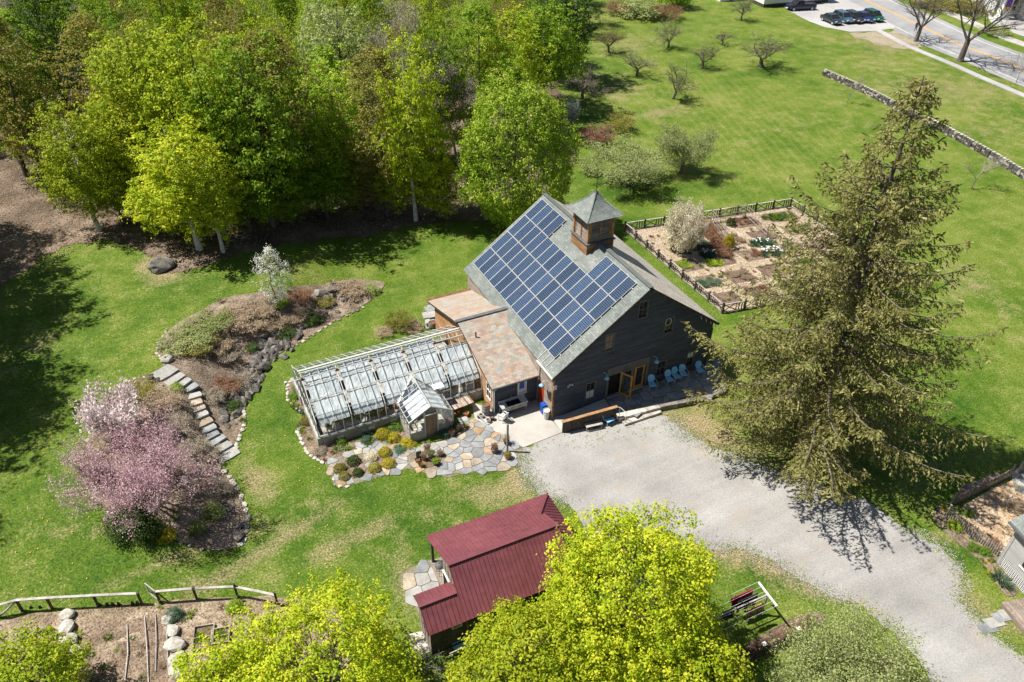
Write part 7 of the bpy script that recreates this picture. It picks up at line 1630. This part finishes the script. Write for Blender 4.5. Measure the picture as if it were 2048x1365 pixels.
CH = [((1303, 776), 'blue metal lawn chair alone nearest the barn door'), ((1337, 766), 'blue lawn chair, left one of the row of three'), ((1351, 760), 'blue lawn chair, middle one of the row of three'), ((1365, 755), 'blue lawn chair, right one of the row of three'), ((1398, 748), 'blue lawn chair half hidden by the spruce')]
for i, (px, lb) in enumerate(CH):
    o = ch if i == 0 else copy_tree(ch); p = at(*px, PZ+.02); o.location = p; o.rotation_euler = (0, 0, radians(-14+6*(i % 3))); o['label'] = lb
# tub chair on the gravel
p = at(1215, 845); tc_ = thing('tub_chair', 'pale blue tub chair on the gravel beside the ramp', 'chair', p, radians(8)); tc_.scale = (1.2, 1.2, 1.1)
sh = MB(); k = 12
ring = [(-1.25+2*1.25*i/k) for i in range(k+1)]
for z, r_ in ((.38, .3), (.62, .36), (.8, .4)):
    for a in ring: sh.v.append((r_*sin(a*1.25), .28*cos(a*1.25)*r_/.3, z+(.12*cos(a*1.25) if z > .7 else 0)))
sh.f = [(j*(k+1)+i, j*(k+1)+i+1, (j+1)*(k+1)+i+1, (j+1)*(k+1)+i) for j in range(2) for i in range(k)]; sh.m = [0]*len(sh.f)
so_ = sh.build('shell', MT['blue_paint'], tc_, smooth=True); so_.modifiers.new('s', 'SOLIDIFY').thickness = .03
MB().prism([(-.27, -.34, .42), (.27, -.34, .42), (.3, .1, .4), (.15, .28, .4), (-.15, .28, .4), (-.3, .1, .4)], .06).build('seat', MT['blue_paint'], tc_)
for s, t in ((-1, -1), (1, -1), (1, 1), (-1, 1)): MB().tube([(s*.22, t*.22, .38), (s*.27, t*.28, 0)], .018, 6).build('leg', MT['white_metal'], tc_)
# bench by the parapet
p = at(1186, 857); bn = thing('garden_bench', 'weathered slatted bench against the ramp parapet', 'bench', p, par.rotation_euler[2])
for i in range(4): MB().box(-.62, .62, -.24+i*.12, -.14+i*.12, .42, .45).build('seat_slat', MT['wood_weather'], bn)
for i in range(4): MB().box(-.62, .62, .27+.03*i, .3+.03*i, .52+i*.1, .59+i*.1).build('back_slat', MT['wood_dark'], bn)
for x in (-.56, .56):
    for y in (-.2, .24): MB().box(x-.03, x+.03, y-.03, y+.03, 0, .42).build('leg', MT['wood_grey'], bn)
    MB().beam((x, .25, .42), (x, .4, .95), .05).build('back_post', MT['wood_dark'], bn)
# slatted potting table
A_, B_, D_ = at(892, 805, .8), at(934, 789.5, .8), at(905.5, 819.7, .8); ux = (B_-A_).to_2d(); uy = (D_-A_).to_2d()
tb = thing('potting_table', 'slatted wooden potting table between greenhouse and annex', 'table', (D_.x, D_.y, 0), atan2(ux.y, ux.x)); TL, TW = ux.length, uy.length
for i in range(13): x = TL*i/13; MB().box(x+.012, x+TL/13-.012, -.05, TW, .76, .8).build('slat', MT['wood_weather'] if i % 3 else MT['wood_warm'], tb)
for y in (.02, TW-.08): MB().box(0, TL, y, y+.06, .69, .759).build('apron', MT['wood_grey'], tb)
for x in (.04, TL-.1):
    for y in (.02, TW-.08): MB().box(x, x+.06, y, y+.06, 0, .69).build('leg', MT['wood_grey'], tb)
# sink bench
A_, B_, D_ = at(994, 805.3, .86), at(1048, 789.5, .86), at(1000, 817, .86); ux = (B_-A_).to_2d()
sk = thing('outdoor_sink', 'long stainless outdoor sink bench under the annex window', 'sink', (A_.x+.02, AYF-.72, 0)); SLn = 2.05
MB().box(0, SLn, -.02, .04, .8, .86).box(0, SLn, .58, .66, .8, 1.05).box(0, .5, .04, .58, .82, .86).box(1.55, SLn, .04, .58, .82, .86).build('worktop', MT['alu'], sk)
for x in (.5, .86, 1.22): MB().box(x, x+.33, .04, .58, .55, .58).box(x, x+.02, .04, .58, .58, .85).box(x+.31, x+.33, .04, .58, .58, .85).box(x+.02, x+.31, .04, .06, .58, .85).box(x+.02, x+.31, .56, .58, .58, .85).build('basin', MT['dark_metal'], sk)
MB().box(.05, SLn-.05, .0, .03, .45, .8).build('front_panel', MT['wood_weather'], sk)
for x in (.08, SLn-.14):
    for y in (.04, .56): MB().box(x, x+.05, y, y+.05, 0, .8).build('leg', MT['alu'], sk)
MB().tube([(1.0, .62, 1.05), (1.0, .62, 1.25), (1.0, .45, 1.28), (1.0, .4, 1.2)], .015, 6).build('tap', MT['alu'], sk)
# barrel, buckets, bins
def barrel(px, py, label, h=.92, r=.3):
    o = thing('barrel', label, 'barrel', at(px, py, .05)); n = 16
    for i in range(n):
        a0, a1 = 2*pi*i/n+.012, 2*pi*(i+1)/n-.012; m = MB(); prof = [(.82, 0), (.95, .25), (1, .5), (.95, .75), (.84, 1)]
        for q, z in prof: m.v += [(r*q*cos(a0), r*q*sin(a0), z*h), (r*q*cos(a1), r*q*sin(a1), z*h)]
        m.f = [(2*j, 2*j+1, 2*j+3, 2*j+2) for j in range(4)]; m.m = [0]*4; m.build('stave', MT['wood_weather'], o)
    for z, q in ((.1, .9), (.32, .985), (.68, .985), (.9, .91)): MB().lathe([(r*q+.008, z*h-.03), (r*q+.012, z*h), (r*q+.008, z*h+.03)], 20, cap=False).build('hoop', MT['lead'], o)
    MB().lathe([(.0, h-.06), (r*.82, h-.06)], 16, cap=False).build('lid', MT['rust'], o)
barrel(972, 828, 'old wooden barrel with rusty top at the annex corner')
def bucket(px, py, h, r, m, label, fill='soil_dark', name='bucket', cat='bucket', z=.05, group=None):
    p = at(px, py); o = thing(name, label, cat, (p.x, p.y, p.z+z), 0, group)
    MB().lathe([(r*.78, 0), (r, h), (r*1.06, h), (r*1.06, h-.03), (r*.94, h-.02), (r*.9, h-.08)], 14, cap=False).lathe([(0, .005), (r*.78, .005)], 14, cap=False).build('body', MT[m], o, smooth=False); MB().lathe([(0, h-.08), (r*.92, h-.08)], 12, cap=False).build('contents', MT[fill], o); return o
bucket(963, 836, .28, .15, 'white_paint', 'white bucket beside the slatted table'); bucket(984, 841, .3, .17, 'black_plastic', 'black bucket right of the barrel'); bucket(977, 846, .26, .15, 'alu', 'metal pail in front of the barrel'); bucket(1018, 826, .22, .22, 'blue_deep', 'blue plastic tub under the sink'); bucket(1092, 838, .78, .24, 'white_metal', 'white metal bin at the barn corner', 'curtain', 'bin', 'bin')
p = at(1087, 826); o = thing('blue_bin', 'bright blue box bin beside the red door', 'bin', (p.x-.0, p.y, .05)); MB().box(-.2, .2, -.2, .2, 0, .75).build('body', MT['blue_deep'], o); MB().box(-.22, .22, -.22, .22, .75, .8).build('lid', MT['blue_deep'], o)
p = at(1046, 812); o = thing('wooden_crate', 'small wooden crate beside the sink legs', 'crate', (p.x, p.y, .05)); 
for i in range(3): MB().box(-.2, .2, -.21, -.19, .02+i*.12, .12+i*.12).box(-.2, .2, .19, .21, .02+i*.12, .12+i*.12).build('slat', MT['wood_grey'], o)
MB().box(-.22, -.2, -.2, .2, 0, .36).build('end', MT['wood_grey'], o); MB().box(.2, .22, -.2, .2, 0, .36).build('end', MT['wood_grey'], o)
p = at(1006, 842); o = thing('plastic_chair', 'grey plastic garden chair on the concrete apron', 'chair', (p.x, p.y, .05), radians(200))
MB().box(-.23, .23, -.22, .22, .4, .44).build('seat', MT['curtain'], o); MB().prism([(-.23, .22, .44), (.23, .22, .44), (.2, .34, .85), (-.2, .34, .85)], .03, n=(0, 1, 0)).build('backrest', MT['curtain'], o)
for s in (-1, 1):
    MB().beam((s*.25, -.2, .62), (s*.25, .28, .64), .05, .03).build('arm', MT['curtain'], o)
    for y in (-.2, .2): MB().beam((s*.24, y, 0), (s*.24, y, .62 if y < 0 else .42), .045).build('leg', MT['curtain'], o)
# tilted frame / hand cart in front of the table
p = at(955, 838); q = at(975, 852); o = thing('hand_cart', 'folded metal hand cart lying by the barrel', 'cart', (p.x, p.y, .06)); 
MB().beam((0, 0, .35), (q.x-p.x, q.y-p.y, .05), .04).beam((.35, .1, .3), (q.x-p.x+.35, q.y-p.y+.1, .05), .04).beam((q.x-p.x, q.y-p.y, .05), (q.x-p.x+.35, q.y-p.y+.1, .05), .04).beam((0, 0, .35), (.35, .1, .3), .04).build('frame', MT['alu'], o); MB().lathe([(.12, -.03), (.12, .03)], 12, (.1, .0, .12)).build('wheel', MT['tyre'], o)
# post with shadow on the terrace
p = at(1014.6, 904); MB().box(-.055, .055, -.055, .055, 0, 2.42).box(-.065, .065, -.065, .065, 2.42, 2.46).build('wooden_post', MT['wood_grey'], loc=(p.x, p.y, .05), label='tall wooden post at the corner of the flagstone terrace', cat='post')
for i, (px, py, h, r, m, lf, lb) in enumerate(((989, 906, .34, .24, 'lead', 'N1', 'grey pot with a bare shrub on the terrace'), (1013, 889, .3, .2, 'black_plastic', 'N2', 'black pot behind the wooden post'), (1015, 918, .3, .2, 'terracotta', 'P1', 'terracotta pot with a round plant below the wooden post'), (835, 925, .22, .17, 'terracotta', None, 'empty terracotta pot lying on the terrace'), (848, 921, .26, .18, 'terracotta', 'N1', 'terracotta pot with a rusty plant on the terrace'), (862, 917, .24, .18, 'lead', 'N2', 'pot with a greyish plant in the middle of the terrace group'), (872, 930, .24, .2, 'bluegreen_pot', 'H2', 'dark green pot at the lower right of the terrace group'), (855, 906, .28, .2, 'terracotta', 'N3', 'pot with a tall twiggy plant at the top of the terrace group'), (880, 912, .24, .18, 'terracotta', 'H1', 'terracotta pot at the right of the terrace group'), (842, 934, .2, .16, 'terracotta', 'G1', 'small terracotta pot at the lower left of the terrace group'), (905, 872, .25, .18, 'lead', 'H2', 'grey pot with white flowers beside the greenhouse porch'), (918, 862, .26, .2, 'black_plastic', 'H1', 'dark pot in the shade by the slatted table'), (930, 856, .22, .16, 'terracotta', 'G1', 'pot by the slatted table legs'))):
    if m == 'bluegreen_pot': m = 'dark_metal'
    bucket(px, py, h, r, m, lb, 'soil_dark', 'plant_pot', 'pot', .06, 'plant pots on the terrace')
    if lf:
        q = at(px, py); plant(lf, (q.x, q.y, q.z+.06+h-.08), .35 if lf[0] != 'N' else .6, .26, ('russet', 'buds', 'olive', 'russet', 'straw', 'sage', 'mid')[i % 7], 'pot_plant', lb.replace('pot', 'plant', 1) if 0 else 'plant in the '+lb, 'plant', 'plants in the terrace pots')
p = at(838, 920); MB().box(-.18, .18, -.03, .03, 0, .75).build('slate_marker', MT['lead'], loc=(p.x, p.y, .05), label='upright dark slate slab among the terrace pots', cat='slab')
for i in range(10):
    p = at(900+rk.uniform(-8, 38), 822+rk.uniform(-8, 12)); link('flower_pot', pm_, loc=(p.x, p.y, .05), label='small pot stored under the slatted table', cat='pot', group='pots under the slatted table')
# wood and stone store behind the annex
o = thing('stone_pile', 'pile of pale stone slabs behind the annex', 'stone pile', at(858, 640))
for i in range(9):
    p = at(858+rk.uniform(-12, 14), 640+rk.uniform(-24, 18))-o.location; MB().prism([(p.x+x*rk.uniform(.3, .55), p.y+y*rk.uniform(.3, .5), .1+i*.06) for x, y in ((-1, -1), (.2, -1.1), (1, -.6), (.9, .8), (-.6, 1))], .1).build('slab', FLAG[3] if i % 3 else FLAG[0], o)
barrel(865, 655, 'grey barrel tub behind the annex', .5, .34)
for i, (px, py, lb) in enumerate(((877, 652, 'left timber post under the rear annex eave'), (884, 648, 'right timber post under the rear annex eave'))):
    p = at(px, py); MB().box(-.07, .07, -.07, .07, 0, 1.9).box(-.1, .1, -.1, .1, 1.9, 1.96).build('timber_post', MT['wood_grey'], loc=p, label=lb, cat='post')
# ---- things beside the cottage
p = at(872, 1290); o = thing('ladder', 'wooden ladder leaning along the cottage back wall', 'ladder', (p.x+.3, -13.9, .25))
for y in (0, .38): MB().beam((0, -y*.3, .1+y), (2.2, -y*.3, .16+y), .05, .07).build('rail', MT['wood_weather'], o)
for i in range(7): MB().beam((.15+i*.31, 0, .12), (.15+i*.31, -.12, .5), .035).build('rung', MT['wood_weather'], o)
for i, dy in enumerate((0, .28)):
    p = at(905+i*4, 1296+i*9); MB().box(0, 1.9, 0, .2, 0, .05).build('blue_plank', MT['blue_paint'], loc=(p.x, p.y, .25-.1*i), rz=.05, label=('upper', 'lower')[i]+' blue-grey plank stacked behind the cottage', cat='plank')
br_ = thing('brush_pile', 'pile of bare cut branches behind the cottage', 'brush', at(890, 1330))
tw = Twigs(5)
for q in range(18): a = q*.35; tw.limb((tw.r.uniform(-1.4, 1.4), tw.r.uniform(-.5, .5), .05), (cos(a), sin(a), .25), 1.0, .025, 3, 4, 3, .2)
tw.mb.build('branches', MT['wood_weather'], br_)
p = at(880, 1150); grl = thing('kettle_grill', 'small grey kettle grill on the cottage terrace', 'grill', (p.x, p.y, .06))
MB().lathe([(.02, .62), (.2, .66), (.27, .78), (.26, .84), (.18, .94), (.03, .98)], 14).build('bowl', MT['lead'], grl, smooth=True)
for a in (0, 2.1, 4.2): MB().tube([(.16*cos(a), .16*sin(a), .68), (.26*cos(a), .26*sin(a), 0)], .014, 5).build('leg', MT['dark_metal'], grl)
MB().tube([(-.05, 0, .98), (0, 0, 1.02), (.05, 0, .98)], .012, 5).build('handle', MT['wood_dark'], grl)
# ---- clothesline
z = 1.95; c1, c2 = at(1517, 1165, z), at(1554, 1213, z); d1, d2 = at(1388, 1222, z), at(1424, 1270, z); cm = c1.lerp(c2, .5); dm_ = d1.lerp(d2, .5)
cl_ = thing('clothesline', 'timber clothesline frame with several lines on the lawn', 'clothesline', (cm.x, cm.y, 0)); O = Vector((cm.x, cm.y, 0))
for a, b, m in ((c1, c2, cm), (d1, d2, dm_)):
    MB().beam(a-O, b-O, .09).build('crossbar', MT['white_paint'], cl_); MB().beam(m-O, Vector((m.x, m.y, 0))-O, .09).build('post', MT['wood_grey'], cl_)
MB().beam(cm-O+Vector((0, 0, -.06)), dm_-O+Vector((0, 0, -.06)), .07).build('tie_beam', MT['wood_weather'], cl_)
for i in range(6):
    t = i/5; a = c1.lerp(c2, t); b = d1.lerp(d2, t); m = a.lerp(b, .5)-Vector((0, 0, .08)); MB().tube([a-O+Vector((0, 0, .06)), m-O+Vector((0, 0, .06)), b-O+Vector((0, 0, .06))], .008, 4).build('line', MT['white_paint'], cl_)
MT['towel_red'] = mat('towel_red', [(.3, .01, .035), (.42, .025, .06)], 3, 30, .2); MT['towel_dark'] = mat('towel_dark', [(.015, .015, .02), (.04, .035, .045)], 3, 30, .3)
MT['towel_flower'] = mat('towel_flower', [(.03, .03, .05), (.25, .04, .04), (.5, .4, .1), (.1, .2, .3)], 9, 30, .3)
def towel(t, s0, s1, drop, m, label):
    A2, B2 = c1.lerp(c2, t), d1.lerp(d2, t); p, q = A2.lerp(B2, s0), A2.lerp(B2, s1); d = (q-p).normalized(); n = Vector((-d.y, d.x, 0)); mb = MB(); k, j2 = 12, 6
    for i in range(k+1):
        for j in range(-j2, j2+1):
            u = abs(j)/j2; w = (.03+.07*u)*(1 if j > 0 else -1 if j < 0 else 0); x = p.lerp(q, i/k)-p; mb.v.append(tuple(x+n*(w+.04*u*sin(i*1.3+j))+Vector((0, 0, .02-drop*u*(1 if j > 0 else .75)))))
    h = 2*j2+1; mb.f = [(i*h+j, (i+1)*h+j, (i+1)*h+j+1, i*h+j+1) for i in range(k) for j in range(h-1)]; mb.m = [0]*len(mb.f)
    mb.build('towel', MT[m], smooth=True, loc=p, label=label, cat='towel')
towel(.12, .12, .45, .8, 'towel_red', 'red towel hanging on the clothesline'); towel(.32, .1, .42, .9, 'towel_dark', 'black cloth hanging beside the red towel'); towel(.7, .12, .4, .5, 'towel_flower', 'patterned cloth on the near clothesline'); towel(.45, .5, .7, .8, 'towel_dark', 'dark shirt hanging further along the clothesline')
# ---- vehicles
def car(label, px, py, head, col, kind='hatch', L=4.4, W_=1.8):
    name = 'pickup_truck' if kind == 'pickup' else 'parked_car'; p = at(px, py)
    o = thing(name, label, 'truck' if kind == 'pickup' else 'car', (p.x, p.y, .03), head, None if kind == 'pickup' else 'cars parked in a row')
    m = bpy.data.materials.new('car_paint'); m.use_nodes = True; b = m.node_tree.nodes['Principled BSDF']; b.inputs['Base Color'].default_value = (*col, 1); b.inputs['Roughness'].default_value = .3; b.inputs['Metallic'].default_value = .3; b.inputs['Coat Weight'].default_value = .8
    h = L/2
    lower = {'hatch': [(-h, .5, .75), (-h+.15, .32, .9), (-h+1.0, .3, .95), (h-1.3, .3, .92), (h-.35, .32, .78), (h, .45, .62)], 'pickup': [(-h, .45, 1.0), (-h+.1, .4, 1.05), (-h+1.9, .4, 1.05), (h-1.7, .4, 1.08), (h-.3, .42, 1.0), (h, .5, .8)]}['pickup' if kind == 'pickup' else 'hatch']
    bd = MB(); k = 8
    for x, z0, z1 in lower:
        t = .94 if abs(x) > h-.2 else 1
        for y, z in ((-W_/2*t, z0), (-W_/2*t, z0+.55*(z1-z0)), (-W_/2*.93*t, z1), (0, z1+.03), (W_/2*.93*t, z1), (W_/2*t, z0+.55*(z1-z0)), (W_/2*t, z0), (0, z0)): bd.v.append((x, y, z))
    n = len(lower); bd.f = [(i*k+j, i*k+(j+1) % k, (i+1)*k+(j+1) % k, (i+1)*k+j) for i in range(n-1) for j in range(k)]+[tuple(range(k))[::-1], tuple(range((n-1)*k, n*k))]; bd.m = [0]*len(bd.f)
    bd.build('body', m, o, smooth=False)
    if kind == 'pickup': x0, x1, x2, x3, zt, zb_ = -.3, .0, 1.0, 1.6, 1.75, 1.05
    elif kind == 'sedan': x0, x1, x2, x3, zt, zb_ = -h+.55, -h+1.25, .35, 1.05, 1.42, .9
    else: x0, x1, x2, x3, zt, zb_ = -h+.12, -h+.55, .4, 1.1, 1.55, .92
    w0, w1 = W_/2*.92, W_/2*.76
    gl = MB(); gl.add([(x0, -w0, zb_), (x3, -w0, zb_), (x3, w0, zb_), (x0, w0, zb_), (x1, -w1, zt), (x2, -w1, zt), (x2, w1, zt), (x1, w1, zt)], [(4, 5, 6, 7), (0, 1, 5, 4), (1, 2, 6, 5), (2, 3, 7, 6), (3, 0, 4, 7)]); gl.build('windows', MT['win_glass'], o)
    MB().prism([(x1-.03, -w1-.02, zt+.03), (x2+.03, -w1-.02, zt+.03), (x2+.03, w1+.02, zt+.03), (x1-.03, w1+.02, zt+.03)], .05).build('roof', m, o)
    pl_ = MB()
    for s in (-1, 1):
        for (xa, xb) in ((x0, x1), (.5*(x0+x3)-.02, .5*(x1+x2)), (x3, x2)): pl_.beam((xa, s*w0*1.005, zb_), (xb, s*w1*1.01, zt), .07, .05)
    pl_.build('pillars', m, o)
    if kind == 'pickup': MB().box(-h+.12, -.45, -W_/2*.8, W_/2*.8, 1.06, 1.1).build('bed_floor', MT['dark_metal'], o); MB().box(-h+.05, -.4, -W_/2*.9, -W_/2*.82, 1.05, 1.2).box(-h+.05, -.4, W_/2*.82, W_/2*.9, 1.05, 1.2).box(-h+.02, -h+.1, -W_/2*.82, W_/2*.82, 1.05, 1.2).build('bed_side', m, o)
    for x in (-h+.85, h-.85):
        for s in (-1, 1):
            wl_ = MB(); nn = 14; R_ = .33 if kind != 'pickup' else .38
            wl_.v = [(x+R_*cos(2*pi*i/nn), s*(W_/2-.2+.22*q), R_+R_*sin(2*pi*i/nn)-.02) for q in (0, 1) for i in range(nn)]; wl_.f = [(i, (i+1) % nn, nn+(i+1) % nn, nn+i) for i in range(nn)]+[tuple(range(nn)), tuple(range(nn, 2*nn))]; wl_.m = [0]*len(wl_.f)
            w_ = wl_.build('wheel', MT['tyre'], o); rm_ = MB(); rm_.v = [(x+R_*.62*cos(2*pi*i/nn), s*(W_/2+.025), R_+R_*.62*sin(2*pi*i/nn)-.02) for i in range(nn)]; rm_.f = [tuple(range(nn)) if s < 0 else tuple(range(nn))[::-1]]; rm_.m = [0]; rm_.build('rim', MT['alu'], w_)
    for s in (-1, 1):
        MB().box(h-.16, h-.02, s*W_*.36-.18, s*W_*.36+.18, .62, .76).build('headlight', MT['curtain'], o); MB().box(-h-.01, -h+.08, s*W_*.38-.12, s*W_*.38+.12, .7, .9).build('tail_light', MT['red_paint'], o)
        MB().box(x3-.35, x3-.2, s*W_*.5-.0, s*W_*.5+s*.16, .95, 1.08).build('mirror', m, o) if s > 0 else MB().box(x3-.35, x3-.2, -W_*.5-.16, -W_*.5, .95, 1.08).build('mirror', m, o)
    MB().box(h-.02, h+.02, -.26, .26, .42, .54).build('licence_plate', MT['white_paint'], o)
    return o
f0, f1 = at(1643, 36), at(1680, 52); hd = atan2(f1.y-f0.y, f1.x-f0.x)
for px, py, c, k, lb in ((1662, 46, (.03, .045, .055), 'sedan', 'dark grey-green sedan, first of the parked row'), (1685, 43, (.07, .14, .2), 'hatch', 'blue-grey hatchback, second of the parked row'), (1706, 43, (.03, .03, .035), 'hatch', 'dark grey wagon in the middle of the parked row'), (1725, 42, (.015, .03, .14), 'sedan', 'deep blue sedan, fourth of the parked row'), (1745, 40, (.01, .09, .05), 'pickup', 'green car at the right end of the parked row')):
    o = car(lb, px, py, hd, c, 'hatch' if k == 'pickup' else k, 4.5)
f0, f1 = at(1622, 20), at(1577, 22); car('dark blue pickup truck parked beside the white trailer', 1600, 20, atan2(f1.y-f0.y, f1.x-f0.x), (.012, .02, .05), 'pickup', 5.4, 1.95)
# ---- walking person by the road
def person(px, py):
    p = at(px, py); me = bpy.data.meshes.new('person')
    J = [((0, 0, .95), .13), ((0, 0, 1.15), .13), ((0, .01, 1.4), .15), ((0, .02, 1.52), .06), ((0, .05, 1.62), .085), ((0, .05, 1.72), .085),
         ((.1, 0, .9), .1), ((.1, .2, .5), .065), ((.1, .32, .09), .045), ((.1, .45, .05), .035), ((-.1, 0, .9), .1), ((-.1, -.08, .48), .065), ((-.1, -.32, .14), .045), ((-.1, -.22, .05), .035),
         ((.2, 0, 1.4), .06), ((.25, -.12, 1.14), .045), ((.24, -.05, .9), .035), ((.24, 0, .82), .03), ((-.2, 0, 1.4), .06), ((-.25, .12, 1.14), .045), ((-.24, .28, .95), .035), ((-.24, .33, .89), .03)]
    Ed = [(0, 1), (1, 2), (2, 3), (3, 4), (4, 5), (0, 6), (6, 7), (7, 8), (8, 9), (0, 10), (10, 11), (11, 12), (12, 13), (2, 14), (14, 15), (15, 16), (16, 17), (2, 18), (18, 19), (19, 20), (20, 21)]
    me.from_pydata([j[0] for j in J], Ed, []); ob = bpy.data.objects.new('person', me); COL.objects.link(ob); md = ob.modifiers.new('k', 'SKIN')
    for v, j in zip(me.skin_vertices[0].data, J): v.radius = (j[1], j[1]); v.use_root = False
    me.skin_vertices[0].data[0].use_root = True
    ob.modifiers.new('s', 'SUBSURF').levels = 1
    dg = bpy.context.evaluated_depsgraph_get(); m2 = bpy.data.meshes.new_from_object(ob.evaluated_get(dg)); bpy.data.objects.remove(ob)
    for mm in (MT['towel_dark'], mat('jeans', [(.03, .05, .1), (.06, .09, .16)], 3, 20, .2), mat('skin', [(.4, .23, .16), (.5, .3, .22)], 3, 20, .1, bump=0)): m2.materials.append(mm)
    for f in m2.polygons: z = f.center.z; f.material_index = 2 if z > 1.55 or (abs(f.center.x) > .19 and z < .92 and z > .75) else 1 if z < .98 else 0; f.use_smooth = True
    o = link('person', m2, loc=(p.x, p.y, .12), rz=radians(-60), label='person in dark clothes walking along the far pavement', cat='person')
    MB().lathe([(.02, 1.8), (.075, 1.77), (.1, 1.7), (.095, 1.64)], 10, (0, .03, 0), cap=False).build('hair', MT['wood_dark'], o)
person(1829, 66)
# overhead cable stays
